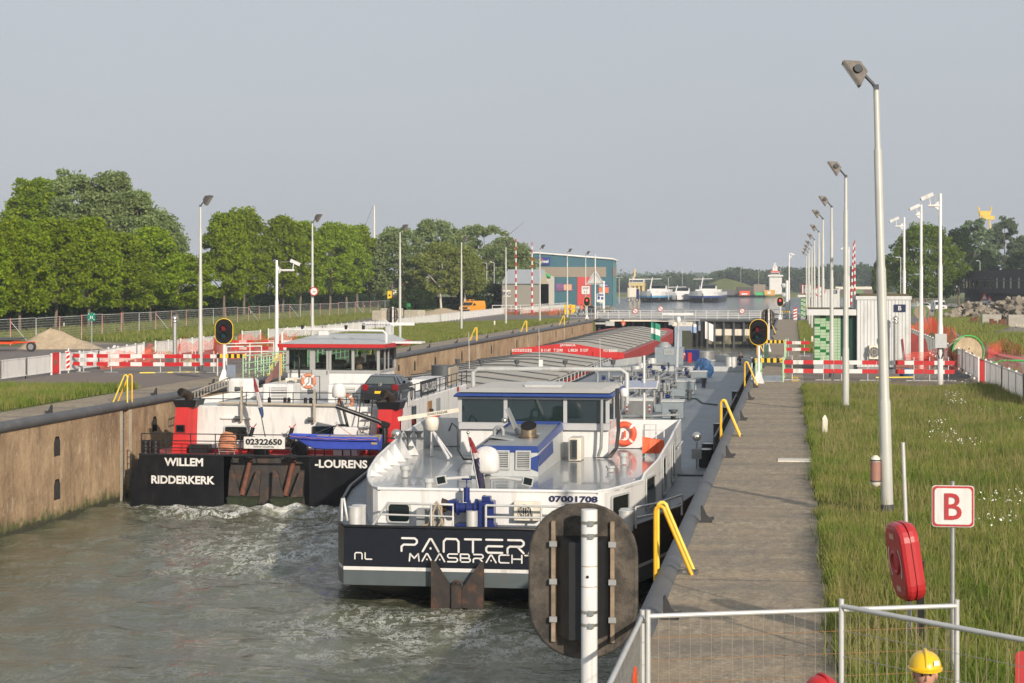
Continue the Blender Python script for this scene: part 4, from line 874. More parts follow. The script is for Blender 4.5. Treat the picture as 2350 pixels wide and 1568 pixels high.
sk = MB(); p = pt(1250,886,63.2); sk.box(p.x-.6,p.x+.6,62.8,63.6,wz+.2,wz+.27); sk.box(p.x-.72,p.x-.66,62.6,63.7,wz+.2,wz+.24); sk.box(p.x+.66,p.x+.72,62.6,63.7,wz+.2,wz+.24); sk.cbox((p.x,63.25,wz+.33),(1.25,.8,.03),M=Matrix.Rotation(R(6),3,'X')); sk.build('roof_hatch', GALVL, RF)
hp = MB(); hp.tube([(wl-.12,62.2,wz),(wl-.12,62.2,wz+.55),(wl+.05,62.6,wz+.72),(wr+.1,66.0,wz+.42)][:0] or [(wl-.1,64.9,wz),(wl-.1,64.9,wz+.62),(wl+.08,64.9,wz+.74),(wr+.05,64.9,wz+.74),(wr+.25,64.9,wz+.6),(wr+.25,64.9,wz-.4)], .075, 8); hp.build('light_bar', LGREY, RF)
for px, hh_ in ((1050,.16),(1104,.14),(1186,.14),(1297,.14),(1407,.16)):
    x = atY(px, 64.9); mb = MB(); mb.cyl((x,64.9,wz+.8),(x,64.9,wz+.9),.02,n=6); mb.cyl((x,64.9,wz+.9),(x,64.9,wz+.9+hh_),.07,.09,8); mb.build('navigation_lamp', DGREY, RF)
for px, hh_ in ((1077,1.25),(1238,1.35),(1378,1.05)): x = atY(px, 64.9); cy('whip_antenna', GALVL, RF, (x,64.9,wz+.74), (x-.02,64.9,wz+.74+hh_), .014, .008, 5)
x = atY(1241,64.9); bx('antenna_box', WHITE, RF, x-.07, x+.07, 64.85, 64.97, wz+.82, wz+1.05)
tb('cable_duct', MGREY, W_, [(-5.98,61.15,wz-.05),(-5.98,61.1,-.1),(-6.0,61.1,-.55),(-6.1,61.2,-.83)], .05, 8)
for k in range(4): tb('cable', BLACK, W_, [(-5.55+.03*k,61.3,wz+.3),(-5.5+.03*k,61.2,0),(-5.55+.03*k,61.1,-.55),(-5.8+.05*k,60.9,-.83),(-6.2+.1*k,60.8,-.84)], .018, 5)
dome(RF, (wr+.28,63.5,wz-.1), .14, .3, 'antenna_dome')
# radar mast folded on the poop, sat dome on its light arms
dome(pan, (atY(1116,51.2),51.2,zat(1086,-8,51.2)), .36, .72)
mx0 = atY(1118,51.2); bx('dome_post', GALV, pan, mx0-.07, mx0+.07, 51.2, 51.4, hz1, zat(1090,-8,51.2), .01)
mb = MB()
for a, b in (((mx0,51.25,-.58),(mx0-1.15,51.15,-.60)), ((mx0,51.25,-.58),(mx0+1.05,51.15,-.62))): mb.tube([a, ((a[0]*.6+b[0]*.4), a[1], a[2]+.03), b], .06, 4)
mb.build('light_arm', GALVL, pan)
for s, xx in ((-1, mx0-1.22), (1, mx0+1.12)):
    f_ = MB(); f_.cbox((xx,51.1,-.62),(.28,.10,.24),M=Matrix.Rotation(R(12*s),3,'Y')); q = f_.build('deck_floodlight', GALVL, pan); g_ = MB(); g_.cbox((xx,51.045,-.62),(.22,.012,.18),M=Matrix.Rotation(R(12*s),3,'Y')); g_.build('lens', GLASS, q)
rm = MB(); X0, Y0 = -11.38, 60.8; rm.cyl((X0,Y0,hz1),(X0,Y0,-.05),.05,n=8); rm.cyl((X0+.05,Y0,-.1),(X0+.75,Y0-1.2,-.8),.05,n=8); rm.cyl((X0+.08,Y0,-.1),(X0+.85,Y0-1.2,-.75),.03,n=8); RM = rm.build('radar_mast', WHITE, pan)
MB().lathe([(.12,0),(.2,.03),(.23,.3),(.2,.42),(.1,.45)], (X0,Y0,-.05), 12).build('radar_drive', CREAM, RM)
mb = MB(); mb.cbox((X0-.1,Y0,.47),(2.0,.14,.13),M=Matrix.Rotation(R(-9),3,'Y')); sc_ = mb.build('radar_scanner', CREAM, RM)
txt('SWISS RADAR', (X0+.2,Y0-.08,.52), .075, DGREY, RM, right=(math.cos(R(9)),0,math.sin(R(9))), up=(-math.sin(R(9)),0,math.cos(R(9))))
hm = MB(); 
for i in range(3): x = -12.35+i*.33; hm.lathe([(.05,-.12),(.08,0),(.16,.1)], (x,60.2,-.12), 10)
hm.box(-12.6,-11.5,60.1,60.3,-.28,-.22); hm.cyl((-12.05,60.2,hz1),(-12.05,60.2,-.25),.03,n=6); hm.build('horn_set', DGREY, pan)
MB().ball(pt(910,996,57.5), (.16,.14,.15)).build('search_light', STEEL, pan)
for px, py, h_ in ((929,1095,.32),(1431,1065,.35),(984,1124,.3),(1125,1017,.3),(1140,1040,.3),(1401,1082,.16)):
    p = gp(px, py, hz1); mb = MB(); mb.cyl(p, p+V(0,0,h_*.65), .10, n=12); mb.cyl(p+V(0,0,h_*.65), p+V(0,0,h_), .14, n=12); mb.build('deck_vent', LGREY, pan)
p = gp(1030,1056,hz1); tb('hose', BLACK, pan, [p+V(0,0,.9), p+V(.1,0,1.15), p+V(.28,0,1.0), p+V(.3,0,.3), p+V(.5,-.2,.05), p+V(1.3,0,.04)], .03, 6)
# beacons by the breakwater
for px, m_ in ((1402, RED), (1416, mat('amber_lamp', (.85,.25,.01), .2))):
    x = atY(px, 64.7); b = MB().cyl((x,64.7,-.3),(x,64.7,.0),.09,n=10).build('beacon_base', WHITE, pan); MB().cyl((x,64.7,0.0),(x,64.7,.25),.075,n=12).build('beacon', m_, b)
lifebuoy('lifebuoy', (atY(1433,64.7),64.72,zat(996,-5.2,64.7)), .42, LIFEO, (0,-1,0), 'bright orange lifebuoy on the white breakwater beside the dark wheelhouse windows', (atY(1433,64.7),64.72,-.86), light=True)
mb = MB(); 
for i, (x, y) in enumerate(((0,0),(1,0))): pass
g0 = gp(1474,1052,hz1); a_, b_ = Vector((atY(1474,61.4),61.4,hz1)), Vector((atY(1530,61.4)-.1,61.6,hz1))
gate_ = thing('covered_gangway', 'bright orange tarpaulin lashed on a steel frame inside the white bulwark', 'tarpaulin', a_)
mb = MB(); n = 7; rg = []
for i in range(n):
    t = i/(n-1); p = a_.lerp(b_, t); rg.append([p + V(0,-.05+.03*math.sin(i*2),.12+.03*math.sin(i*3)), p + V(0,-.02,.62-.12*t+.03*math.cos(i*2.2)), p + V(0,.12,.64-.12*t), p + V(0,.15,.12)])
mb.loft(rg); mb.build('tarpaulin', TARPO, gate_); tb('frame', GALVL, gate_, [a_+V(.02,.05,0), a_+V(.02,.05,.86), b_+V(0,.05,.84), b_+V(0,.05,0)], .025, 6); tb('frame', GALVL, gate_, [a_+V(.02,.5,0), a_+V(.02,.5,1.0), a_+V(.4,.5,1.0), a_+V(.4,.5,0)], .022, 6)
# flag staff with drooping flag
fx = atY(1074,50.9); fs = thing('flag_staff', 'furled dark Dutch flag hanging on a leaning staff at the tanker stern', 'flag', (atY(1102,50.9),50.9,-1.5))
cy('staff', GALV, fs, (atY(1104,50.9),50.9,-1.2), (fx,50.9,zat(996,-8.3,50.9)), .022, .018, 8); MB().ball((fx,50.9,zat(993,-8.3,50.9)), .045).build('finial', STEEL, fs)
def droop(root, P, W, ms, name='flag'):
    mb = MB(); rg = []
    for k, (p, w_) in enumerate(zip(P, W)):
        rg.append([Vector(p) + V(w_*math.cos(a+k*.35)*.5, .05*math.sin(a*2+k), 0.02*math.sin(a+k)) for a in np.linspace(0, 2*PI, 9)[:-1]])
    n = len(rg)
    for i in range(n-1):
        mb.m = min(len(ms)-1, int(i*len(ms)/(n-1))); mb.loft([rg[i], rg[i+1]], True, caps=False)
    return mb.build(name, ms, root)
FR, FW, FB = mat('flag_red', (.22,.02,.03), .8), mat('flag_grey_white', (.45,.43,.42), .8), mat('flag_blue', (.022,.02,.055), .8)
pp = [pt(1078,1005,50.9), pt(1083,1020,50.9), pt(1090,1040,50.9), pt(1095,1052,50.9), pt(1099,1075,50.9), pt(1102,1100,50.9), pt(1106,1130,50.9), pt(1106,1155,50.9)]
droop(fs, pp, [.05,.12,.16,.2,.18,.2,.2,.06], [FR, FW, FB, FB, FB])
rp = thing('mooring_rope', 'beige mooring rope looped over the tanker stern rail beside the blue winch', 'rope', (atY(990,49.9),49.9,-1.8))
MB().tube([(atY(960,49.95),49.98,-1.76),(atY(985,49.95),49.95,-1.66),(atY(1000,49.9),49.8,-1.2),(atY(1005,49.9),49.8,-1.08),(atY(1013,49.9),49.88,-1.2),(atY(1012,49.9),49.95,-1.6),(atY(1003,49.9),50,-1.75)], .03, 6).build('rope', ROPEB, rp)
MB().tube([(atY(996,49.9),49.9,-1.7),(atY(990,49.9),49.86,-1.2),(atY(1003,49.9),49.82,-1.05),(atY(1010,49.9),49.9,-1.3),(atY(1016,49.9),50.0,-1.75)], .028, 6).build('rope', ROPEB, rp)
# ---------------------------------------------------------------- tanker: cargo deck gear
TD = -1.58
def dk(px, py): return gp(px, py, TD)
for k, (px, py, w_, h_) in enumerate(((1543,960,1.0,.75),(1573,905,1.0,.7),(1603,878,1.0,.65),(1626,848,.9,.6),(1600,935,.0,0))):
    if not w_: continue
    p = dk(px, py); hb = bx('tank_hatch', DECKB, pan, p.x-w_/2, p.x+w_/2, p.y, p.y+1.4, TD, TD+h_, .03); bx('hatch_lid', GALVL, hb, p.x-w_/2-.03, p.x+w_/2+.03, p.y-.03, p.y+1.43, TD+h_, TD+h_+.06, .01)
    cy('lid_handle', GALV, hb, (p.x,p.y+.4,TD+h_+.06), (p.x,p.y+.4,TD+h_+.35), .03)
for px, py in ((1545,968),(1582,918),(1615,889)):
    p = dk(px, py); mb = MB(); mb.cyl(p,p+V(0,0,.45),.12,n=10); mb.cyl(p+V(0,0,.45),p+V(0,0,.55),.2,n=12); mb.build('tank_valve', DGREY, pan)
rr_ = random.Random(5)
mb = MB()                                             # pipes running along the deck
for x, r, z in ((-10.4,.11,.35),(-9.9,.09,.35),(-9.3,.13,.4),(-8.7,.08,.32),(-8.2,.10,.42),(-7.7,.14,.38),(-7.1,.07,.3)): mb.cyl((x,67.5+rr_.random()*6,TD+z),(x,138-rr_.random()*14,TD+z),r,n=10)
mb.build('cargo_pipes', PIPE, pan)
for i in range(24):
    y = 69 + i*2.7 + rr_.random(); x0 = rr_.uniform(-11.5,-8); x1 = min(-6, x0 + rr_.uniform(1,4.2)); z = TD + rr_.uniform(.2,.55); mb = MB(); mb.cyl((x0,y,z),(x1,y,z),rr_.choice((.05,.07,.1)),n=8)
    for q in (x0+.2, x1-.2): mb.cyl((q,y,TD),(q,y,z),.04,n=6)
    mb.build('cross_pipe', PIPE, pan)
for i in range(64):
    x = rr_.uniform(-11.5,-6.3); y = rr_.uniform(69,132); z = TD + rr_.uniform(.45,.8); mb = MB(); mb.cyl((x,y,TD+.3),(x,y,z),.045,n=6); mb.cyl((x,y,z),(x,y,z+.05),.16,n=10); o = MB().cyl((x-.12,y,z-.12),(x+.12,y,z-.12),.09,n=8).build('valve', BLUE, pan); mb.build('valve_wheel', DGREY, o)
for i in range(70):
    x = rr_.uniform(-11.8,-6.2); y = rr_.uniform(69,134); a = rr_.uniform(-1.5,1.5); l = rr_.uniform(.5,1.8); z = TD+rr_.uniform(.25,.9)
    tb('small_pipe', MGREY, pan, [(x,y,TD+.1),(x,y,z),(x+l*math.cos(a),y+l*math.sin(a)*2,z),(x+l*math.cos(a),y+l*math.sin(a)*2,TD+.2)], rr_.choice((.03,.05,.075)), 6)
for i in range(30):
    x = rr_.uniform(-11,-6.4); y = rr_.uniform(70,120); cy('riser_pipe', PIPE, pan, (x,y,TD),(x,y,TD+rr_.uniform(.6,1.1)),rr_.choice((.1,.14,.17)),n=12)
for i in range(20): x = rr_.uniform(-11.5,-6.5); y = rr_.uniform(70,125); bx('pump_box', DECKB, pan, x,x+rr_.uniform(.4,1.2),y,y+rr_.uniform(.5,1.5),TD,TD+rr_.uniform(.25,.6),.02)
ps = pt(1516,905,77); bx('drip_tray', GALV, pan, dk(1530,905).x-.5, dk(1530,905).x+.1, dk(1530,905).y-3, dk(1530,905).y+6, TD+.35, TD+.5, .02)
tw = thing('wheeled_bin', 'grey steel wheeled bin with red and white corner marks on the tanker deck', 'bin', (dk(1465,968).x, dk(1465,968).y, TD))
p = dk(1465,972); w2 = .62; mb = MB(); mb.loft([[(p.x-w2*.9,p.y,TD+.15),(p.x+w2*.9,p.y,TD+.15),(p.x+w2*.9,p.y+.7,TD+.15),(p.x-w2*.9,p.y+.7,TD+.15)],[(p.x-w2,p.y-.08,TD+1.0),(p.x+w2,p.y-.08,TD+1.0),(p.x+w2,p.y+.78,TD+1.0),(p.x-w2,p.y+.78,TD+1.0)]]); mb.build('body', PIPE, tw)
bx('lid', GALVL, tw, p.x-w2-.05, p.x+w2+.05, p.y-.12, p.y+.82, TD+1.0, TD+1.12, .03)
for s in (-1, 1):
    for k in range(4): MB().cbox((p.x+s*(w2-.12),p.y-.06,TD+.55+k*.09),(.07,.03,.05)).build('warning_mark', RED if k % 2 == 0 else WHITE, tw)
    MB().cyl((p.x+s*.45,p.y+.1,TD+.08),(p.x+s*.45+.05,p.y+.1,TD+.08),.08,n=10).build('wheel', RUBBER, tw)
p = dk(1457,955); lb_ = thing('rescue_boat', 'small white and yellow boat lying on the tanker deck behind the wheelhouse', 'boat', (p.x,p.y,TD))
mb = MB(); rg = []
for t in np.linspace(0, 1, 9): w_ = .55*math.sin(PI*(.18+.82*t))**.6+.01; y = p.y-1.2+2.6*(1-t); z = TD+.25; rg.append([(p.x-w_-.35,y,z+.45),(p.x-w_*.6-.35,y,z),(p.x+w_*.6-.35,y,z),(p.x+w_-.35,y,z+.45)])
mb.loft(rg, True, closed=False); mb.build('hull', WHITE, lb_)
tb('gunwale', LEMON, lb_, [r[0] for r in rg] + [r[3] for r in rg[::-1]], .07, 6)
bx('keel_chock', DGREY, lb_, p.x-.6, p.x-.1, p.y-.5, p.y+.5, TD, TD+.26, 0)
# winch house, mast with flags, bow gear
p = dk(1535,838); Hh = bx('deck_cabin', DECKB, pan, p.x-1.1, p.x+1.1, p.y, p.y+2, TD, TD+1.35, .03); louvre(Hh, (p.x-.35,p.y-.01,TD+.8), (1,0,0), (0,0,1), .7, .4, 4, LGREY, BLACK); MB().lathe([(.55,0),(.55,.15),(.35,.3),(.35,.4)], (p.x-.4,p.y+.8,TD+1.35), 12).build('cabin_vent', MGREY, Hh)
lifebuoy('lifebuoy', (p.x+1.13,p.y+.8,TD+.6), .35, LIFEO, (1,0,0), 'orange lifebuoy hung on the right side of the grey deck cabin', (p.x+1.13,p.y+.8,TD)); bx('fire_cabinet', RED, pan, p.x+1.45, p.x+1.75, p.y, p.y+.3, TD+.2, TD+.95, .02)
mxp = pt(1553,845,126); top = pt(1557,742,131); M_ = MB().cyl(mxp, top, .11, .07, 8).build('signal_mast', GALVL, pan); rt_ = (atY(1602,131)-atY(1494,131)); MB().cyl((atY(1494,131),131,zat(735,-10,131)),(atY(1606,131),131,zat(735,-10,131)),.045,n=6).build('yard', LGREY, M_)
MB().lathe([(.1,0),(.16,.1),(.16,.3),(.1,.42)], (top.x,131,top.z+.02), 10).build('masthead_unit', WHITE, M_); MB().cbox((atY(1556,131),131,zat(721,-10,131)),(atY(1591,131)-atY(1521,131),.2,.16)).build('radar_scanner', WHITE, M_)
for px in (1540, 1570): q = pt(px, 742, 131); MB().cbox(q,(.32,.15,.26)).build('mast_floodlight', LGREY, M_)
def pennant(px, py, y, w_, h_, ms, label, sh=0.2):
    t = thing('flag', label, 'flag', pt(px, py, y)); o = pt(px, py, y); mb = MB(); n = 6
    g = [[o + V(w_*a/n, .12*math.sin(a*1.4), -h_*b/3 - sh*w_*(a/n)**1.3) for a in range(n+1)] for b in range(4)]
    for b in range(3):
        mb.m = min(b, len(ms)-1)
        for a in range(n): mb.face([g[b][a], g[b][a+1], g[b+1][a+1], g[b+1][a]])
    mb.build('cloth', ms, t); return t
pennant(1494,739,130.9,.62,1.15,[mat('flag_green', (.03,.25,.16), .8), WHITE, MATS['flag_green']], 'green and white flag under the left end of the tanker mast yard', .3); pennant(1618,738,130.9,.55,1.15,[WHITE], 'white flag with faint emblem under the right end of the tanker mast yard', .4)
pennant(1586,742,130.8,.35,.6,[WHITE, mat('flag_pale_blue',(.3,.4,.6),.8)], 'small white and blue flag beside the tanker signal mast')
bw_ = MB(); 
for sg in (-1, 1):
    ys = [136,140,144,148,151,154,157]; bw_.loft([[(XC+sg*half(y),y,sheer(y)-.3),(XC+sg*half(y),y,sheer(y)+.42),(XC+sg*(half(y)-.08),y,sheer(y)+.42),(XC+sg*(half(y)-.08),y,sheer(y)-.3)] for y in ys])
bw_.build('bow_bulwark', LGREY, pan); bx('bow_bulkhead', LGREY, pan, XC-5.5, XC+5.5, 139, 139.2, TD, TD+.35, 0)
for px, py in ((1500,858),(1512,850),(1524,843),(1536,837)): p = dk(px-40,py+12); MB().cyl(p, p+V(0,0,.85), .34, n=14).build('vent_trunk', GALVL, pan)
for px in (1690,1698): p = pt(px, 868, 140); MB().cyl((p.x-.5,p.y,TD),(p.x-.5,p.y,TD+1.0),.3,n=14).build('bollard', GALVL, pan)
p = dk(1618,832); MB().cyl(p, p+V(0,0,.9), .85, n=20).build('tank_dome', PIPE, pan)
p = dk(1590,835); wn = bx('bow_winch', BLUE, pan, p.x-.7, p.x+.5, p.y, p.y+.8, TD+.2, TD+1.1, .05); cy('drum', BLUE, wn, (p.x-1.4,p.y+.4,TD+.7),(p.x-.7,p.y+.4,TD+.7),.35); bx('winch_base', DGREY, wn, p.x-1.5, p.x+.8, p.y-.1, p.y+1, TD, TD+.2, 0)
p = dk(1613,865); q = crown_pts(1.5,1.5,12,9,.3,oval,9); t_ = MB(); rg = []
for j, (z, r_) in enumerate(((0,.62),(.3,.7),(.6,.66),(.9,.55),(1.15,.35),(1.25,.12))): rg.append([(p.x+r_*(1+.22*math.sin(a*3+j))*math.cos(a)*.9, p.y+r_*(1+.2*math.cos(a*4+j*2))*math.sin(a), TD+z+.06*math.sin(a*5+j)) for a in np.linspace(0,2*PI,15)[:-1]])
t_.loft(rg, False); solid('tarpaulin_bundle', t_, TARPB, 'crumpled blue tarpaulin wrapped round gear on the tanker deck', 'tarpaulin')
for a, b in ((( -2.62,66),(-2.62,92)),((-2.62,94),(-2.62,139))): rail(pan, [(a[0],a[1],TD+.1),(b[0],b[1],TD+.1)], .9, 3, DGREY, 1.3, .045, 'side_railing')
mb = MB(); mb.box(-2.72,-2.66,66,139,TD-.3,TD+.35); mb.build('side_coaming', MGREY, pan)
for y in (66.5,69,79,89.5,103): 
    b = bollards(pan, -2.95, y, TD, .22, .55, .6, RUBBER, 'y'); MB().cyl((-2.95,y-.3,TD+.55),(-2.95,y-.3,TD+.60),.225,n=14).build('cap', WHITE, b)
mb = MB(); tb('deck_hose', mat('hose_dark', (.01,.03,.025), .5), pan, [dk(1560,916),dk(1600,916),dk(1612,926),dk(1645,930)], .06, 6)
p = pt(1599,1002,65.5); sl_ = thing('search_light', 'chrome searchlight on a post beside the tanker side deck', 'searchlight', (p.x,65.5,TD)); cy('post', MGREY, sl_, (p.x,65.5,TD),(p.x,65.5,p.z),.03); MB().ball(p,(.16,.2,.16)).build('lamp_body', STEEL, sl_); bx('control_box', MGREY, sl_, p.x-.17,p.x+.17,65.4,65.6,p.z-.75,p.z-.4,.02)
p = pt(1470,883,80); so = thing('solar_panel', 'tilted solar panel on a white post above the tanker pipes', 'solar panel', (p.x,80,TD)); cy('post', WHITE, so, (p.x+.15,80,TD),(p.x+.15,80,p.z+1.2),.05); MB().cbox((p.x,79.9,p.z),(1.45,.75,.05),M=Matrix.Rotation(R(20),3,'X')).build('panel_frame', WHITE, so); MB().cbox((p.x,79.88,p.z+.012),(1.36,.66,.05),M=Matrix.Rotation(R(20),3,'X')).build('cells', mat('solar_cells', (.30,.33,.42), .2, .1), so)

# ---------------------------------------------------------------- black ship with the red funnels
wil = thing('cargo_barge', 'black hulled motor barge with white deckhouse, two red funnels and a red edged wheelhouse roof', 'ship', (-19.65, 71.3, WL))
A0, A1 = -25.15, -14.2; px5, px7 = atY(515,71.4), atY(711,71.4); ZD = -1.93
hb = MB(); hb.loft([[(A0,y,zt_),(A0+.05,y,-4.6),(A1-.05,y,-4.6),(A1,y,zt_)] for y, zt_ in ((72.6,ZD-.02),(100,ZD-.02),(155,ZD-.02))], closed=True); hb.loft([[(A0+k,y,ZD+.4),(A0+k+.5,y,-4.6),(A1-k-.5,y,-4.6),(A1-k,y,ZD+.4)] for y, k in ((155,0),(162,1.2),(167,3.2),(170,5.2))]); hb.build('hull', HULLB, wil)
def tpanel(x0, x1, l, r):
    mb = MB(); mb.loft([[(x0-l,71.36,-4.3),(x1+r,71.36,-4.3),(x1+r,72.7,-4.3),(x0-l,72.7,-4.3)],[(x0-l*.9,71.33,-3.15),(x1+r*.9,71.33,-3.15),(x1+r*.9,72.7,-3.15),(x0-l*.9,72.7,-3.15)],[(x0,71.3,ZD+.02),(x1,71.3,ZD+.02),(x1,72.7,ZD+.02),(x0,72.7,ZD+.02)]]); return mb.build('stern_plating', HULLB, wil)
tpanel(A0+.45, px5, .4, 0); tpanel(px7, A1-.35, 0, .3)
mb = MB(); mb.face([(px5,72.35,ZD),(px7,72.35,ZD),(px7,71.55,-4.4),(px5,71.55,-4.4)]); mb.face([(px5,71.35,-4.2),(px5,72.6,-4.2),(px5,72.6,ZD),(px5,71.35,ZD)]); mb.build('anchor_recess', mat('recess_rust', (.03,.027,.025), .7, var=.3, spots=((.12,.055,.03), 1.2, .5, .7, .7)), wil)
bx('recess_sill', HULLB, wil, px5, px7, 71.4, 71.6, -4.4, -3.72, 0)
for px in (560, 660):
    x = atY(px, 71.6); an = cy('stern_anchor', RUSTR, wil, (x-.10,71.62,-3.42), (x+.12,72.1,-2.05), .11, .09, 8)
    for s in (-1, 1):
        mb = MB(); zt_ = -2.45; xx = x + s*.52
        mb.loft([[(x+s*.12,71.5,-3.45),(x+s*.85*.9,71.52,-3.42) if 0 else (x+s*.60,71.5,-3.42),(xx+s*.10+.0,71.75,zt_),(xx-.06*s,71.75,zt_)], [(x+s*.12,71.62,-3.45),(x+s*.60,71.62,-3.42),(xx+s*.10,71.85,zt_),(xx-.06*s,71.85,zt_)]]); mb.build('fluke', RUST, an)
    MB().loft([[(x-.62,71.3,-3.5),(x+.62,71.3,-3.5),(x+.62,71.7,-3.42),(x-.62,71.7,-3.42)][::-1], [(x-.55,71.36,-3.78),(x+.55,71.36,-3.78),(x+.5,71.7,-3.72),(x-.5,71.7,-3.72)][::-1]]).build('crown', mat('weedy_iron', (.02,.03,.012), .8, var=.5, sc=6), an)
    MB().lathe([(.2,0),(.24,.05),(.2,.16),(.12,.18)], (x+.1,71.9,ZD-.1), 12).build('hawse_pipe', BLACK, wil)
    mb = MB()
    for k in range(5): mb.torus((x+.12,71.95,ZD+.12+k*.13), .075, .028, (1,0,0) if k % 2 else (0,1,0), 10, 5)
    mb.build('chain', RUST, wil)
for s_, px_, w_ in (('WILLEM',422,94),('RIDDERKERK',420,154),('-LOURENS',783,124)):
    yy = {'WILLEM':1060.5,'RIDDERKERK':1101.5,'-LOURENS':1065}[s_]; x = atY(px_, 71.3); txt(s_, (x,71.285 if s_ != 'RIDDERKERK' else 71.30,zat(yy,x,71.3)), .31, WHITE, wil, w=w_/61.5, bold=.035)
bx('aft_deck', DECKRED, wil, A0+.3, A1-.2, 72.4, 76, ZD-.06, ZD+.005, 0); bx('aft_deck', DECKRED, wil, A0+.42, px5, 71.4, 72.4, ZD-.06, ZD+.03, 0); bx('aft_deck', DECKRED, wil, px7, A1-.32, 71.4, 72.4, ZD-.06, ZD+.03, 0)
tb('deck_edge', BLACK, wil, [(A0+.42,71.32,ZD+.05),(A1-.32,71.32,ZD+.05)], .045, 6)
H0, H1 = -23.25, -15.35
dhw = bx('deckhouse', WHITE, wil, H0, H1, 73.0, 91, ZD, -.10, .06); bx('skirting', SHIPRED, dhw, H0-.02, H1+.02, 72.97, 73.1, ZD, ZD+.16, 0); bx('roof_deck', LGREY, dhw, H0+.05, H1-.05, 73.05, 91, -.11, -.085, 0)
c = pt(542,995,73); win(wil, (c.x,72.985,c.z), .98, .62, fm=LGREY, r=.1, f=.05); c = pt(744,990,73); win(wil, (c.x,72.985,c.z), .95, .40, fm=DGREY, r=.05, f=.03); c = pt(788,988,73); bx('panel', BLACK, wil, c.x-.2,c.x+.2,72.95,72.99,c.z-.24,c.z+.24,0)
c = pt(543,960,73); bx('window_hood', WHITE, wil, c.x-.6,c.x+.6,72.9,73.0,c.z-.02,c.z+.03,0)
for k, (x0, x1, Y, bz) in enumerate(((atY(393,72.4), atY(426,72.4), 72.45, ZD),(atY(858,72.2), atY(893,72.2), 72.3, ZD))):
    fnl = MB(); d = .06; fnl.loft([[(x0,Y,bz),(x1,Y,bz),(x1+.25,Y+.5,bz),(x1+.25,Y+1.1,bz),(x0,Y+1.1,bz)], [(x0+.14,Y+.1,-.13),(x1+.07,Y+.1,-.13),(x1+.30,Y+.55,-.13),(x1+.30,Y+1.1,-.13),(x0+.14,Y+1.1,-.13)]]); fo = fnl.build('funnel', SHIPRED, wil)
    mb = MB(); mb.loft([[(x0+.13,Y+.08,-.14),(x1+.33,Y+.08,-.14),(x1+.33,Y+1.1,-.14),(x0+.13,Y+1.1,-.14)],[(x0+.04,Y-.02,.14),(x1+.42,Y-.02,.14),(x1+.42,Y+1.15,.14),(x0+.04,Y+1.15,.14)]]); mb.build('funnel_cap', BLACK, fo)
    px_ = x0 + .38; mb = MB(); mb.tube([(px_+.15,Y+.55,.10),(px_+.15,Y+.5,.3),(px_+.02,Y+.2,.42),(px_-.02,Y+.05,.44)], .17, 12); mb.build('exhaust_pipe', mat('sooty_steel', (.05,.035,.025), .6, .4, var=.4), fo); MB().cyl((px_-.02,Y+.04,.44),(px_-.02,Y+.046,.44),.15,n=14).build('pipe_mouth', BLACKM, fo)
    louvre(fo, (x0+.18,Y-.005+.035,-1.10), (1,0,0), (0,.05,1), .34, .28, 7, BLACK, BLACKM, 'grille')
    if k: MB().loft(plate((x1+.275,Y+.8,-.9),(0,1,0),(0,0,1),[(.25*math.cos(a),.5*math.sin(a)) for a in np.linspace(0,2*PI,17)[:-1]],.06,.012)).build('emblem', WHITE, fo)
rail(wil, [(A0+.5,71.36,ZD+.05),(atY(666,71.36),71.36,ZD+.05)], .80, 3, BLACK, 1.05, .02)
for px in (723,744,786,805,884): x = atY(px,71.36); cy('rail_post', BLACK, wil, (x,71.36,ZD), (x,71.36,ZD+.45), .03, n=6)
bp = pt(607,1016,71.3); bx('name_board', WHITE, wil, atY(560,71.25), atY(654,71.25), 71.22, 71.26, zat(1030,bp.x,71.25), zat(1003,bp.x,71.25), 0)
txt('02322650', (bp.x,71.215,zat(1014,bp.x,71.25)), .235, BLACK, wil, w=1.42, bold=.04); txt('WWW.VDGM.NL', (bp.x,71.215,zat(1025.5,bp.x,71.25)), .085, BLACK, wil, w=.82)
bollards(wil, atY(343,71.8), 71.9, ZD, .17, .5, .4, BLACK, 'x'); bx('deck_chest', BLACK, wil, atY(433,72.2), atY(478,72.2), 72.2, 72.7, ZD, ZD+.38, .02)
for px in (600, 690):
    x = atY(px, 72.4); wn = bx('anchor_winch', BLACK, wil, x-.3, x+.25, 72.3, 72.7, ZD, ZD+.55, .03); cy('drum', mat('wire_drum', (.10,.085,.06), .6), wn, (x-.7,72.5,ZD+.5),(x-.3,72.5,ZD+.5),.2); cy('brake_ram', BLACK, wn, (x-.45,72.3,ZD+.6),(x-.30,72.3,ZD+1.05),.08); tb('brake_lever', RED, wn, [(x-.42,72.25,ZD+1.12),(x-.3,72.25,ZD+1.02),(x-.15,72.25,ZD+1.2)], .02, 5)
rc = thing('rope_coil', 'coil of faded orange rope heaped in a basket on the black ship stern', 'rope', (atY(523,71.7),71.75,ZD)); mb = MB(); c = pt(523,1012,71.75)
for k in range(9):
    rad = .36 - .012*k; z = c.z - .30 + k*.065; mb.tube([(c.x+(rad+.02*math.sin(5*a+k))*math.cos(a), 71.75+(rad)*.55*math.sin(a), z+.02*math.sin(3*a+k)) for a in np.linspace(0, 2*PI, 20)[:-1]], .042, 6, True)
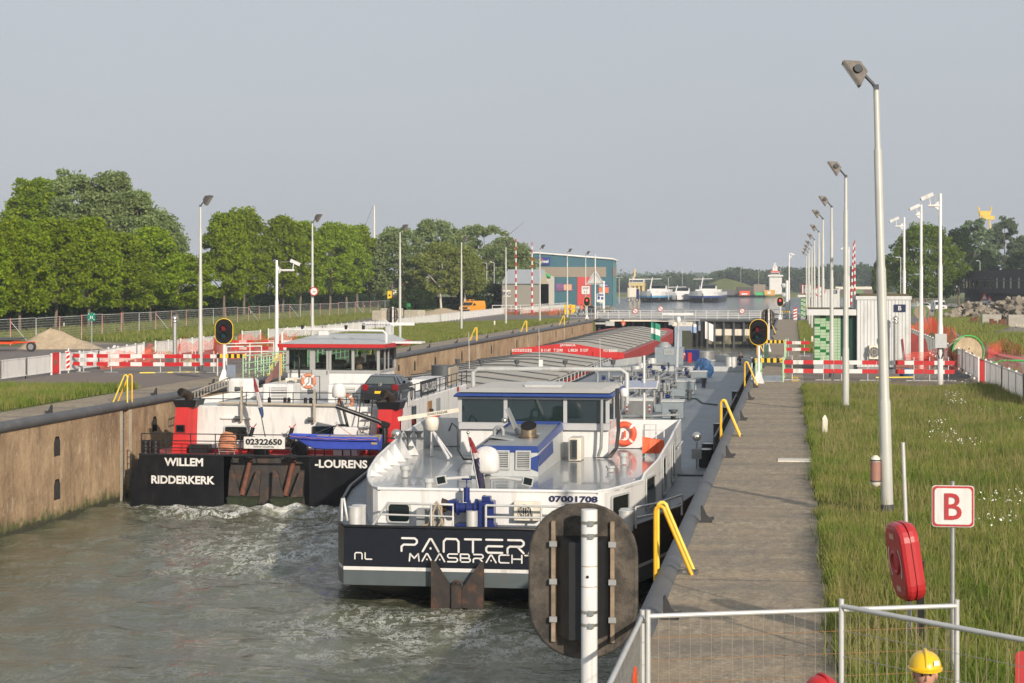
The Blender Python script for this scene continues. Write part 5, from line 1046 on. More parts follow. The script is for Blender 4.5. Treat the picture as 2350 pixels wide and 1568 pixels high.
mb.tube([(c.x-.25,71.7,c.z+.2),(c.x-.05,71.6,c.z+.33),(c.x+.18,71.65,c.z+.28),(c.x+.3,71.7,c.z+.1)], .05, 6); mb.build('rope', ROPE, rc); tb('basket', GALV, rc, [(c.x-.4,71.6,c.z+.02),(c.x-.3,71.55,c.z-.4),(c.x+.3,71.55,c.z-.4),(c.x+.4,71.6,c.z+.02)], .02, 5); rail(rc, [(c.x-.3,71.6,ZD),(c.x+.3,71.6,ZD)], c.z-.35-ZD, 1, GALV, .6, .02, 'basket_leg')
# blue dinghy under its davit
dz = pt(768,1010,71.0); dn = thing('dinghy', 'blue plastic dinghy hanging level from the black davit at the stern', 'boat', (dz.x,71.0,dz.z-.4)); xa, xb = atY(667,71), atY(872,71); mb = MB(); rg = []; r2 = []
zt_ = zat(1000, dz.x, 71); zb_ = zat(1032, dz.x, 71)
for t in np.linspace(0, 1, 12):
    x = xa + (xb-xa)*t; w_ = .50*min(1, (.12+t*2.2))**.6; rise = .16*(1-t)**3; zk = zb_ + .50*max(0, 1-t*3.2)**1.4
    rg.append([(x,71-w_,zt_+rise*.4),(x,71-w_*.98,zt_-.14+rise*.4),(x,71-w_*.90,zt_-.16+rise*.3),(x,71-w_*.7,zk+.06),(x,71-w_*.25,zk),(x,71+w_*.25,zk),(x,71+w_*.7,zk+.06),(x,71+w_*.9,zt_-.16+rise*.3),(x,71+w_,zt_+rise*.4),(x,71+w_*.86,zt_+rise*.4-.01),(x,71,zt_-.22+rise*.4),(x,71-w_*.86,zt_+rise*.4-.01)])
mb.loft(rg, False); mb.build('hull', BOATB, dn)
mb = MB(); mb.tube([(r[0][0], r[0][1]-.02, r[0][2]-.13) for r in rg[1:]], .03, 6); mb.build('rub_strake', mat('dinghy_blue_dark', (.03,.05,.36), .5), dn)
bx('transom_board', mat('weathered_wood', (.30,.26,.18), .85, var=.2), dn, xb-.25, xb-.02, 70.56, 71.44, zt_-.28, zt_+.03, .01); bx('seat', mat('seat_beige', (.40,.35,.25), .8), dn, xa+1.0, xb-.4, 70.72, 71.28, zt_-.06, zt_-.0, .01); tb('grab_line', ROPE, dn, [(r[0][0], r[0][1]-.03, r[0][2]-.07-.03*(k % 2)) for k, r in enumerate(rg)], .012, 5)
dv = thing('davit', 'black bent davit post holding up the blue dinghy', 'davit', (atY(882,71.6),71.6,ZD)); x = atY(882,71.6); e = pt(772,932,71.2)
bx('pedestal', BLACK, dv, x-.22, x+.22, 71.45, 71.9, ZD, zat(1016,x,71.6), .04); mb = MB(); mb.tube([(x,71.65,zat(1016,x,71.6)),(x,71.65,zat(985,x,71.6)),(x-.06,71.65,zat(976,x,71.6)),(x-.2,71.6,zat(968,x,71.6)),(e.x,71.1,e.z)], .085, 10); mb.build('arm', BLACK, dv); MB().cbox((x+.05,71.6,zat(974,x,71.6)),(.3,.2,.18),M=Matrix.Rotation(R(20),3,'Y')).build('winch_box', BLACK, dv)
hk_ = pt(773,972,71); tb('fall_wire', GALV, dv, [(e.x,71.08,e.z),(hk_.x,71,hk_.z)], .008, 4)
mb = MB(); mb.torus((hk_.x,71,hk_.z), .04, .014, (0,1,0), 10, 5); mb.build('hook', GALV, dv)
for tx, ty in ((xa+.75,70.55),(xa+1.6,70.55),(xb-.9,70.6),(xa+.75,71.4)): tb('sling', ROPE if tx > xb-1 else BLACK, dn, [(hk_.x,71,hk_.z-.05),(tx,ty,zt_)], .012, 4)
lm = pt(778,981,73); DM = MB().cyl((atY(800,72.6),72.6,-.95),(atY(783,72.6),72.6,zat(920,-18,72.6)),.055,n=8).build('dome_post', BLACK, wil); c = pt(778,913,72.6); dome(wil, (c.x,72.6,c.z), .27, .56)
for px, y0_, y1_ in ((556,887,967),(723,893,970)):
    x = atY(px, 72.9); z0_, z1_ = zat(y1_, x, 72.9), zat(y0_, x, 72.9); pq = MB().box(x-.035,x+.035,72.75,72.85,z0_,z1_).build('lamp_post', mat('weathered_grey', (.38,.34,.27), .75, var=.15), wil)
    for z in (z0_+.12, z1_-.1): MB().cyl((x-.26,72.8,z),(x-.03,72.8,z),.10,.07,10).build('deck_lamp', DGREY, pq)
tb('boom_pipe', MATS['weathered_grey'], wil, [(atY(502,72.9),72.9,zat(925,-22,72.9)),(atY(800,72.9),72.9,zat(931,-18,72.9))], .055, 8)
rail(wil, [(atY(458,73.1),73.15,-.1),(atY(834,73.1),73.15,-.1)], .52, 2, BLACK, .95, .018)
for px in (618,654,663,701,713): c = pt(px,911,73.3); MB().cyl((c.x,73.3,-.05),(c.x,73.3,.22),.075,.06,8).build('roof_lamp', BLACK, wil)
for (xA, xB, Y) in ((atY(603,75.5), atY(672,75.5), 75.5),(atY(752,75.5), atY(829,75.5), 75.5)):
    b = bx('vent_house', WHITE, wil, xA, xB, Y, Y+1.2, -.1, .62, .03); louvre(b, (xA+.25*(xB-xA),Y-.01,-.04), (1,0,0), (0,0,1), (xB-xA)*.60, .58, 8, WHITE, DGREY)
c = pt(669,880,78); aircon(wil, c.x-.27, c.x+.32, 78, 78.4, .05, .75)
for px, py, Y, lab in ((707.5,875,77.5,'faded orange lifebuoy in front of the wheelhouse door'),(793.5,922,73.4,'faded orange lifebuoy beside the white satellite dome')):
    c = pt(px, py, Y); lifebuoy('lifebuoy', c, .335, LIFEF, (0,-1,0), lab, (c.x,Y,c.z-.35)); tb('buoy_rack', BLACK, wil, [(c.x-.35,Y+.12,c.z+.2),(c.x+.45,Y+.12,c.z+.2),(c.x+.45,Y+.12,c.z-.9)], .02, 5); tb('buoy_rack', BLACK, wil, [(c.x,Y+.1,c.z+.3),(c.x,Y+.1,c.z-.05),(c.x-.25,Y+.1,c.z-.25)], .018, 5)
cb = MB(); a, b = pt(446,925,74), pt(653,884,79); cb.loft([[a+V(0,0,-.16),a+V(.0,.3,-.16),a+V(0,.3,.16),a+V(0,0,.16)], [b+V(0,0,-.07),b+V(0,.2,-.07),b+V(0,.2,.06),b+V(0,0,.06)]]); cr = cb.build('crane_boom', WHITE, wil)
MB().loft([[a+V(-.35,0,-.42),a+V(-.15,0,-.42),a+V(-.15,.3,-.42),a+V(-.35,.3,-.42)],[a+V(-.1,0,.2),a+V(.2,0,.2),a+V(.2,.3,.2),a+V(-.1,.3,.2)]]).build('boom_knuckle', BLACK, cr)
bx('crane_base', WHITE, wil, atY(520,77), atY(580,77), 77, 78, -.1, .75, .1); gw = MB(); g1, g2 = pt(440,918,75), pt(535,880,80)
for k in (0, .3): gw.tube([g1+V(0,0,k), g2+V(0,0,k)], .03, 5)
for i in range(15): p = g1.lerp(g2, i/14); gw.cyl(p, p+V(0,0,.3), .02, n=5)
gwo = thing('gangway', 'grey ladder gangway lying on the roof beside the lock wall', 'gangway', (g1.x,g1.y,-.1)); gw.build('ladder', MATS['weathered_grey'], gwo)
# wheelhouse
q0, q1, qy0, qy1 = atY(657,84), atY(872,84), 84.0, 87.4; ZS, ZT = zat(850,-20,84), zat(803,-20,84)
hwl = bx('wheelhouse_base', WHITE, wil, q0+.04, q1-.04, 84.05, 87.35, -.1, ZS-.12, .02)
fr = MB(); fr.bbox(q0,q1,qy0,qy1,ZS-.12,ZS,.02); fr.bbox(q0,q1,qy0,qy1,ZT,ZT+.1,.02)
for px in (660, 714, 720, 752, 757, 810, 868): x = atY(px, 84); fr.box(x-.06,x+.06,qy0,qy0+.08,ZS,ZT)
for y in (85.2, 86.0, 87.35):
    for x in (q0+.05, q1-.05): fr.box(x-.04,x+.04,y-.04,y+.04,ZS,ZT)
for k in range(5): x = q0 + (q1-q0)*k/4; fr.box(x-.04,x+.04,qy1-.08,qy1,ZS,ZT)
wf = fr.build('wheelhouse', mat('grey_frame', (.33,.335,.33), .45, var=.06), wil)
dx0, dx1 = atY(716,83.95), atY(755,83.95); bx('door', mat('door_grey', (.40,.41,.41), .45, var=.05), wf, dx0, dx1, 83.93, 83.99, -.1, ZS+.02, .01); bx('door_handle', STEEL, bpy.data.objects['door'], dx1-.1, dx1-.05, 83.9, 83.93, .62, .8, 0)
bx('window_pane', GLAST, wf, q0+.1, q1-.1, qy0+.04, qy0+.05, ZS, ZT, 0); bx('window_pane', GLAST, wf, q0+.1, q1-.1, qy1-.05, qy1-.04, ZS, ZT, 0)
for x in (q0+.05, q1-.05): bx('window_pane', GLAST, wf, x-.005, x+.005, qy0+.1, qy1-.1, ZS, ZT, 0)
bx('console', BLACK, wf, q0+.6, q1-.3, 86.4, 87.1, ZS-.3, ZS+.22, .03); cc = MB(); x = atY(778, 85.5); cc.bbox(x-.32,x+.32,85.4,85.7,ZS-.1,ZS+.42,.06); cc.build('pilot_chair', BLACK, wf)
for px in (742, 851, 760): x = atY(px, 86.2); bx('screen', BLACK, wf, x-.2, x+.2, 86.15, 86.2, ZS+.25, ZS+.62, .01)
rf = MB(); o = .28; rf.loft([[(q0-o,qy0-.35,ZT+.1),(q1+o,qy0-.35,ZT+.1),(q1+o+.2,qy1+1.2,ZT+.1),(q0-o,qy1+1.2,ZT+.1)],[(q0-o-.03,qy0-.4,ZT+.26),(q1+o+.03,qy0-.4,ZT+.26),(q1+o+.24,qy1+1.25,ZT+.32),(q0-o-.03,qy1+1.25,ZT+.3)]]); rb = rf.build('roof_edge', SHIPRED, wil)
mb = MB(); mb.loft([[(q0-o+.03,qy0-.36,ZT+.265),(q1+o-.0,qy0-.36,ZT+.265),(q1+o+.05,qy1+1.1,ZT+.31),(q0-o+.03,qy1+1.2,ZT+.31)],[(q0+.7,qy1-.2,ZT+.62),(q1-.5,qy1-.2,ZT+.62),(q1-.4,qy1+.9,ZT+.62),(q0+.8,qy1+.9,ZT+.62)]]); mb.build('roof', LGREY, rb)
mb = MB(); mb.tube([(q0-.3,84.4,ZT+.1),(q0-.3,84.4,ZT+.75),(q0-.15,84.4,ZT+.9),(q1+.05,84.4,ZT+.84),(q1+.2,84.4,ZT+.7),(q1+.2,84.4,ZT+.25)], .055, 8); mb.build('light_bar', WHITE, rb)
for px in (694,794,834): x = atY(px,84.4); MB().cyl((x,84.4,ZT+.9),(x,84.4,ZT+1.08),.06,.08,8).build('roof_light', BLACK, rb)
c = pt(741,756,87); sc1 = bx('radar_scanner', WHITE, rb, atY(681,87), atY(802,87), 86.9, 87.1, c.z-.05, c.z+.07, .03); bx('radar_drive', WHITE, sc1, c.x-.2, c.x+.3, 86.8, 87.2, c.z-.6, c.z-.05, .05)
c = pt(892,744,88); sc2 = bx('radar_scanner', WHITE, rb, atY(832,88), atY(951,88), 87.9, 88.1, c.z-.06, c.z+.07, .03); bx('radar_post', LGREY, sc2, c.x-.15, c.x+.15, 87.9, 88.2, ZT+.2, c.z-.06, .02); txt('Rasterscan', (c.x-.55,87.895,c.z), .10, BLUE, sc2, w=1.3)
c = pt(938,786,86); so = thing('solar_panel', 'flat blue solar panel sticking out beside the red roof edge', 'solar panel', (c.x,86,c.z)); MB().cbox(c,(1.25,.9,.05)).build('panel', mat('solar_blue', (.03,.06,.22), .15), so); mb = MB()
for s in (-1,1): mb.cbox(c+V(0,s*.46,0),(1.32,.05,.08)); mb.cbox(c+V(s*.64,0,0),(.05,.9,.08))
mb.build('panel_frame', WHITE, so); tb('bracket', DGREY, so, [c+V(-.6,0,-.05), c+V(-1.1,0,-.25)], .03, 5)
cy('mast_pole', BLACK, wil, (atY(688,82),82,-.1), (atY(686,82),82,zat(836,-21,82)), .045, n=8); tb('bent_pipe', BLACK, wil, [(atY(687,83),83,-.1),(atY(687,83),83,1.35),(atY(683,83),83,1.5),(atY(677,83),83,1.45)], .04, 6)
pw = thing('pennant_flag', 'dark red and white triangular pennant on a post left of the wheelhouse', 'flag', pt(642,880,81)); c = pt(642,820,81); cy('pole', MATS['weathered_grey'], pw, pt(642,880,81), c+V(0,0,.1), .05); mb = MB(); mb.loft([[c+V(-.05,0,-.15),c+V(-.05,0,-.85)], [c+V(-.35,.08,-.6),c+V(-.35,.08,-.95)], [c+V(-.65,.02,-1.0),c+V(-.65,.02,-1.3)]], closed=False, caps=False); mb.build('cloth', [mat('flag_brown', (.20,.10,.09), .8)], pw)
mr = pt(545,828,80); cy('mirror_stem', BLACK, wil, pt(537,895,79), pt(540,866,79), .02, n=6); bx('round_mirror', mat('mirror_grey', (.2,.24,.3), .1), wil, mr.x-.2, mr.x+.2, 79, 79.05, zat(866,mr.x,79), zat(838,mr.x,79), .02)
fs2 = thing('flag_staff', 'drooping red white and blue flag on a leaning staff at the black stern', 'flag', pt(607,1000,71.5)); cy('staff', DGREY, fs2, pt(608,1000,71.5), pt(582,860,71.5), .022, .018, 8)
droop(fs2, [pt(583,868,71.5), pt(586,885,71.5), pt(590,900,71.5), pt(594,918,71.5), pt(597,935,71.5), pt(600,950,71.5), pt(602,958,71.5)], [.04,.12,.16,.19,.19,.16,.05], [mat('flag_red2', (.25,.03,.035), .8), FW, mat('flag_blue2', (.03,.06,.17), .8)])
# right-hand side of the deckhouse, stairs, banner
xs_ = H1 + .02
for k, (y0_, m_) in enumerate(((81, mat('brown_door', (.30,.16,.06), .5)),(83, MGREY),(77.5, GLASS))): bx('side_door', m_, wil, xs_, xs_+.03, y0_, y0_+.8, ZD+.2, -.35, 0)
mb = MB(); mb.face([(xs_+.02,88.2,-.1),(xs_+.02,88.6,-.1),(xs_+.02,89.6,ZD),(xs_+.02,89.2,ZD)]); mb.build('red_stripe', SHIPRED, wil)
rail(wil, [(H1,74,-.1),(H1,91,-.1)], .62, 2, BLACK, 1.4, .022); bx('banner', BLACK, wil, H1+.03, H1+.05, 79.2, 82.9, -.02, .58, 0); txt('WILLEM-LOURENS', (H1+.05,81.05,.28), .36, WHITE, wil, right=(0,1,0), w=3.3, bold=.02)
bx('notice', WHITE, wil, H1+.03, H1+.05, 76.6, 77.8, -.3, .5, 0); bx('radiator_screen', mat('screen_tan', (.36,.31,.24), .7), wil, H1-.1, H1, 86.5, 88.8, .05, .85, .02); bx('roof_chest', WHITE, wil, H1-1.4, H1-.2, 83.5, 87, -.1, .45, .05)
cy('vent_drum', DGREY, wil, (-16.6,91.5,-.1),(-16.6,91.5,.75),.55,n=16); st_ = MB(); sx0, sx1 = atY(832,72.9), atY(854,72.9)
for k in range(6): st_.box(sx0,sx1,72.35+.1*k,72.55+.1*k,ZD+.28*(k+1)-.03,ZD+.28*(k+1))
so_ = st_.build('stair', LGREY, wil)
for x in (sx0-.05, sx1+.05): tb('stair_rail', BLACK, so_, [(x,72.25,ZD),(x,72.2,ZD+.9),(x,72.95,.55),(x,73.3,.55)], .025, 6)
bx('engine_box', WHITE, wil, atY(766,72.3), atY(822,72.3), 72.2, 72.8, ZD, ZD+1.1, .03)
# hatch covers
HATCH = mat('hatch_cover', (.32,.305,.275), .6, var=.08, sc=.5, spots=((.22,.22,.2), 1, .5, .7, .6))
def covers(root, x0, x1, y0, y1, ze, zr, n, gap=.12):
    L_ = (y1-y0)/n; xa_, xb_ = x0+(x1-x0)*.40, x0+(x1-x0)*.60
    for i in range(n):
        z = .05 if i % 2 else 0; a, b = y0+i*L_, y0+(i+1)*L_ - (gap if i % 2 == 0 else 0); mb = MB()
        def prof(y, dz=0): return [(x0,y,ze-.32),(x0,y,ze+z+dz),(xa_,y,zr+z+dz),(xb_,y,zr+z+dz),(x1,y,ze+z+dz),(x1,y,ze-.32)]
        mb.loft([prof(a), prof(b)]); nb = max(4, int(L_/.42))                # corrugation ribs across the cover
        for k in range(nb):
            y = a + (b-a)*(k+.3)/nb; w_ = (b-a)/nb*.38
            mb.loft([prof(y, 0), prof(y+w_*.25, .016), prof(y+w_*.75, .016), prof(y+w_, 0)], caps=False)
        mb.build('hatch_cover', HATCH, root)
    for y in [y0 + i*L_ - gap*.6 for i in range(1, n)]:
        mb = MB(); mb.tube([(x0,y,ze-.3),(x0,y,ze+.12),(xa_,y,zr+.12),(xb_,y,zr+.12),(x1,y,ze+.12),(x1,y,ze-.3)], .04, 5); mb.build('cover_seam', DGREY, root)
covers(wil, -24.75, -15.0, 93, 157, -1.42, -.95, 12)
bx('coaming', SHIPRED, wil, -24.6, -15.05, 93, 157.3, -2.4, -1.66, 0); rail(wil, [(-14.6,93,-2.3),(-14.6,157,-2.3)], .95, 2, GALVL, 2.2, .035); bx('side_deck', MGREY, wil, A0+.05, A1-.05, 76, 157, ZD-.1, ZD-.02, 0)
# ---------------------------------------------------------------- red barge
jam = thing('dumb_barge', 'red cargo barge with ribbed grey hatch covers, its red end plate lettered JAMAICA', 'barge', (-20.4, 177, WL)); JL, JR = -25.55, -15.25
mb = MB(); mb.loft([[(JL,y,zt_),(JL+.02,y,-2.9),(JR-.02,y,-2.9),(JR,y,zt_)] for y, zt_ in ((177,-1.75),(230,-1.75),(250,-1.5))], caps=True); mb.loft([[(JL+k,y,-1.5+s_),(JL+k,y,-2.9),(JR-k,y,-2.9),(JR-k,y,-1.5+s_)] for y, k, s_ in ((250,0,0),(257,.4,.15),(261,1.5,.3))]); mb.build('hull', BARGERED, jam)
mb = MB(); mb.loft([[(JL+k,y,-2.9),(JL+k,y,-4.8),(JR-k,y,-4.8),(JR-k,y,-2.9)] for y, k in ((177,.02),(250,.02),(257,.4),(261,1.5))]); mb.build('lower_hull', HULLB, jam)
covers(jam, JL+.35, JR-.35, 178, 254, -1.62, -.92, 12)
mb = MB(); xm_ = (JL+JR)/2; mb.prism([(JL,-2.0),(JR,-2.15),(JR,-1.62),(xm_+.5,-.80),(xm_-.5,-.78),(JL,-1.30)], 'y', 176.9, 177.05)
for x in (JL+2.6, JL+5.1, JL+7.5): mb.box(x-.04,x+.04,176.8,176.9,-2.05,-1.5)
ep = mb.build('end_plate', SHIPRED, jam); bx('end_bulwark', SHIPRED, jam, JL+.3, JR-.1, 177.1, 177.3, -3.2, -2.0, 0)
for i in range(9): x = JL+.6+i*1.15; bx('bulwark_stay', SHIPRED, jam, x-.05, x+.05, 176.95, 177.1, -3.1, -2.15, 0)
for s_, px_, w_, py_ in (('JAMAICA',1303,36,793),('02325232',1198,46,804),('B 11.47',1253,22,804),('T 2590',1281,21,804),('L 88.24',1315,21,804),('D 3.37',1341,18,804),('FD 82605',1401,31,805)):
    x = atY(px_, 176.9); txt(s_, (x,176.89,zat(py_,x,176.9)), .26, WHITE, jam, w=w_/24.8, bold=.03)
# ---------------------------------------------------------------- masts, lamps, cameras
def at_d(px, d):                     # ground point seen at column px, d metres deep
    u = (px-1175)/FPX*d; return V(-_s*d + _c*u, _c*d + _s*u, 0)
def flood_mast():
    t = thing('floodlight_mast', 'x', 'floodlight mast'); H_ = 8.45; mb = MB()
    mb.cyl((0,0,-.1),(0,0,.28),.125,n=14); mb.build('foot', DGREY, t); mb = MB()
    mb.lathe([(.118,.28),(.115,2.3),(.098,2.36),(.096,4.9),(.082,4.98),(.078,7.25),(.058,7.3),(.055,H_),(.05,H_+.02)], (0,0,0), 16); mb.build('pole', MAST, t)
    h = MB(); M = Matrix.Rotation(R(57), 3, 'Y'); c = Vector((-.36,0,H_+.40))
    def q(x, y, z): return c + M @ Vector((x, y, z))
    h.loft([[q(a*.29,b*.26,-.16) for a, b in ((-1,-1),(1,-1),(1,1),(-1,1))], [q(a*.29,b*.26,-.11) for a, b in ((-1,-1),(1,-1),(1,1),(-1,1))], [q(a*.12+.02,b*.12,.15) for a, b in ((-1,-1),(1,-1),(1,1),(-1,1))]]); hd = h.build('lamp_head', mat('weathered_aluminium', (.11,.10,.09), .5, .4, var=.25, sc=6), t)
    MB().face([q(a*.25,b*.22,-.164) for a, b in ((-1,-1),(1,-1),(1,1),(-1,1))]).build('lens', mat('lamp_glass', (.30,.29,.25), .2), hd); MB().cyl(q(.0,-.10,.02), q(.0,-.30,.02), .10, .08, 10).build('ballast', DGREY, hd)
    mb = MB(); mb.tube([(0,0,H_),(-.06,0,H_+.12),(-.22,0,H_+.30)], .035, 6); mb.cbox((0,0,H_+.05),(.10,.12,.10)); mb.build('bracket', DGREY, t); return t
fm = flood_mast(); G3 = 'floodlight masts along both sides of the lock'; used = [False]
def put_mast(p, sc, rz, label, lean=0):
    if not used[0]: o = fm; used[0] = True
    else: o = dup(fm)
    o.location = p; o.scale = (1, 1, sc); o.rotation_euler = (0, lean, rz); tag(o, label, None, G3)
p1 = gp(2037, 1190); put_mast(p1, 1.0, 0, 'nearest and tallest looking grey floodlight mast, rising from the right verge', R(-1.5)); put_mast(gp(1941,948), 1.0, 0, 'second floodlight mast, in the verge beyond the white post')
for k, (px, ty) in enumerate(((1908.5,476.7),(1888.5,504),(1879,533.7),(1869,551.7),(1863,565.5),(1857.5,573.5),(1854.5,580.5),(1850.5,586.7))):
    d = FPX*3.85/(654-ty); put_mast(at_d(px, d), 1.0, 0, ['floodlight mast in front of the green tiled hut, third in the row','fourth floodlight mast, behind the corner of the tiled hut','fifth floodlight mast in the right row','sixth floodlight mast in the right row','seventh floodlight mast in the right row, past the round sign','eighth floodlight mast of the right row','ninth floodlight mast of the right row','last floodlight mast of the right row, by the far hut'][k])
for px, d, s in ((460,104,'tall left floodlight mast behind the red and white barrier'),(717,131.6,'floodlight mast carrying the round sign, behind the wheelhouse'),(918,154,'floodlight mast on the grass right of the red wheelhouse roof'),(1059,190,'floodlight mast standing in the slope before the orange van'),(1161,215,'floodlight mast before the striped barrier arm'),(1239,231,'floodlight mast before the blue hall lettering'),(1302,256,'floodlight mast before the middle of the blue hall'),(1344,275,'floodlight mast by the VHF sign')):
    put_mast(at_d(px, d), 1.04, PI, s)
p = p1; ex = thing('fire_extinguisher', 'weathered extinguisher case strapped to the nearest floodlight mast', 'extinguisher', p+V(-.2,-.05,.65)); mb = MB(); mb.lathe([(.03,0),(.09,.04),(.10,.1),(.10,.5),(.09,.57),(.04,.62)], p+V(-.235,-.03,.62), 12); mb.build('case', CREAM, ex); MB().cyl(p+V(-.235,-.03,.74), p+V(-.235,-.03,1.12), .102, n=12).build('label_band', mat('label_red', (.33,.17,.13), .6), ex)
for z in (.72, 1.13): MB().cyl(p+V(-.235,-.03,z), p+V(-.235,-.03,z+.03), .106, n=12).build('strap', DGREY, ex)
def cam_mast(p, H_, label, rz=0, arm=.55, small=False):
    t = thing('camera_mast', label, 'camera mast', (0,0,0), 'white camera masts'); mb = MB(); mb.lathe([(.13,-.05),(.125,H_*.28),(.12,H_*.30),(.10,H_*.32),(.098,H_*.62),(.075,H_*.64),(.07,H_),(.065,H_+.01)], (0,0,0), 14); mb.build('pole', WHITE, t)
    z = H_ - .55; mb = MB(); mb.cyl((0,0,z),(-arm,0,z),.06,n=8); mb.prism([(-.05,z-.25),(-.32,z),(-.05,z+.25)], 'y', -.02, .02); mb.build('arm', WHITE, t)
    b = MB(); b.cbox((-arm-.05,-.05,z+.42),(.60,.17,.17),M=Matrix.Rotation(R(-24),3,'Y')); b.cyl((-arm+.1,0,z),(-arm+.05,0,z+.35),.03,n=6); cm = b.build('camera', WHITE, t); MB().cbox((-arm-.335,-.05,z+.295),(.02,.13,.13),M=Matrix.Rotation(R(-24),3,'Y')).build('camera_lens', BLACKM, cm)
    tb('cable', GALV, t, [(-arm+.2,0,z+.5),(-.25,.05,z+.45),(-.12,.05,z-.1),(-.08,0,z-.6)], .012, 5); t.location = p; t.rotation_euler = (0,0,rz); return t
t = cam_mast(gp(2158,883), 8.8, 'white camera mast with grey cable box, in front of the netting'); bx('cable_box', LGREY, t, gp(2158,883).x-.27+0, gp(2158,883).x+.27, gp(2158,883).y-.30, gp(2158,883).y-.11, 1.7, 2.35, .02)
b = tb('cable_loop', BLACK, t, [gp(2158,883)+V(-.1,-.14,1.7), gp(2158,883)+V(-.13,-.16,1.45), gp(2158,883)+V(-.05,-.15,1.2)], .025, 6); tb('cable_loop', BLACK, t, [gp(2158,883)+V(.1,-.14,1.7), gp(2158,883)+V(.13,-.16,1.45), gp(2158,883)+V(.05,-.15,1.2)], .025, 6)
cam_mast(gp(2114,846), 9.0, 'white camera mast just right of the corrugated hut', 0, .3); cam_mast(at_d(2075,121), 8.8, 'white camera mast rising behind the corrugated hut'); cam_mast(at_d(1948,214), 8.8, 'distant camera mast between the second floodlight and striped arms'); cam_mast(at_d(1811,263), 8.9, 'distant camera mast by the gate on the right', PI, .4); cam_mast(at_d(2343,430), 8.2, 'distant camera mast behind the rubble heap')
cam_mast(gp(635,846), 5.95, 'white camera mast beside the green railings on the left quay', PI, 1.0)
def street_lamp(p, H_, label, rz=0):
    t = thing('street_lamp', label, 'street lamp', (0,0,0), 'street lamps'); MB().cyl((0,0,0),(0,0,H_-.2),.09,.06,8).build('pole', GALVL, t); MB().tube([(0,0,H_-.2),(-.05,0,H_),(-.5,0,H_+.1)], .05, 6).build('arm', GALVL, t); MB().ball((-.65,0,H_+.08), (.35,.16,.1), 8, 5).build('lamp', GALVL, t); t.location = p; t.rotation_euler = (0,0,rz)
street_lamp(at_d(2067,330), 9.2, 'street lamp left of the broad round tree', 0); street_lamp(at_d(2249,440), 10.0, 'street lamp before the dark brick building'); street_lamp(at_d(1117,360), 8.6, 'grey street lamp left of its pair near the hedge end'); street_lamp(at_d(1134,365), 8.8, 'grey street lamp right of its pair near the hedge end')
for k, px in enumerate((1408,1421,1444,1452,1534)): street_lamp(at_d(px, 440+k*40), 6.2 + k*.2, 'low street lamp in the row on the bank left of the moored ships', PI)
for k, px in enumerate((1566,1700,1741,1792)): street_lamp(at_d(px, 1120), 22, 'tall road lamp across the harbour before the far trees', 0)
# ---------------------------------------------------------------- ship signals
def signal(front, H_, lit=False, foot=True, rim=None):
    t = thing('lock_signal', 'x', 'signal'); w, h = .83, 1.20; f = -1 if front else 1; zc = H_ - h/2 + (0 if front else -.02)
    P = rrect(w, h, .40, 8); mb = MB(); o, i = plate((0, 0, zc), (1,0,0), (0,0,1), P, -.02, .04), None; mb.loft(o); bd = mb.build('board', BLACKM if front else mat('board_back', (.085,.072,.058), .9, var=.5, sc=5, bump=.4, bsc=60, spots=((.02,.02,.02), 4, .45, .6, .85)), t)
    mb = MB(); mb.tube([(x, 0, zc+z) for x, z in P], .024, 6, True); mb.build('rim', SIGY if front else (rim or MATS['board_back']), bd)
    if front:
        for z, m_ in ((.17, LAMPR if lit else LENSR), (-.19, LENSG)):
            MB().cyl((0,-.03,zc+z),(0,-.045,zc+z),.135,n=18).build('lens', m_, bd)
            mb = MB(); mb.loft([[(.15*math.cos(a), y, zc+z+.15*math.sin(a)) for a in np.linspace(-.35, PI+.35, 12)] for y in (-.02, -.24)], True, caps=False, closed=False); mb.build('visor', BLACKM, bd)
        MB().cyl((0,.08,0),(0,.08,H_-.1),.065,n=12).build('post', WHITE, t)
    else:
        mb = MB(); mb.loft([[(-.215,-.02,zc-.42),(-.10,-.20,zc-.44),(.10,-.20,zc-.44),(.215,-.02,zc-.42)],[(-.215,-.02,zc+.36),(-.10,-.20,zc+.33),(.10,-.20,zc+.33),(.215,-.02,zc+.36)]]); mb.build('lamp_housing', BLACK, bd)
        for s in (-1, 1):
            r_ = MB().box(s*.235-.016,s*.235+.016,-.06,-.02,zc-.48,zc+.48).build('mounting_rail', mat('rusty_galv', (.22,.17,.12), .7, var=.4, sc=8), bd)
            for z in (-.30, 0, .30): MB().box(s*.235-.03,s*.235+.03,-.075,-.058,zc+z-.022,zc+z+.022).build('clamp', GALV, r_)
        pl = MB().cyl((.065,-.27,0),(.065,-.27,H_-.02),.064,n=18).build('post', WHITE, t)
        for z in (.50,.40,-.20,-.30): 
            b = MB(); b.cyl((.065,-.27,zc+z-.012),(.065,-.27,zc+z+.012),.067,n=18); b.cbox((.085,-.345,zc+z),(.04,.03,.04)); b.build('band', STEEL, pl)
        for z in (.16, .0): MB().cyl((.065,-.27,zc+z-.003),(.065,-.27,zc+z+.003),.0655,n=18).build('seam', mat('rust_stain', (.35,.25,.17), .8), pl)
        MB().cyl((.055,-.33,zc+.08),(.055,-.337,zc+.08),.012,n=10).build('bolt_hole', BLACKM, pl)
    if foot: mb = MB(); y = .08 if front else -.27; mb.loft([[(a*.24,y+b*.24,0) for a, b in ((-1,-1),(1,-1),(1,1),(-1,1))],[(a*.24,y+b*.24,.03) for a, b in ((-1,-1),(1,-1),(1,1),(-1,1))],[(a*.07,y+b*.07,.55) for a, b in ((-1,-1),(1,-1),(1,1),(-1,1))]]); mb.build('foot', WHITE, t)
    return t
def put_sig(t, p, label, rz=0): t.location = p; t.rotation_euler = (0,0,rz); tag(t, label, None, 'oval ship signals')
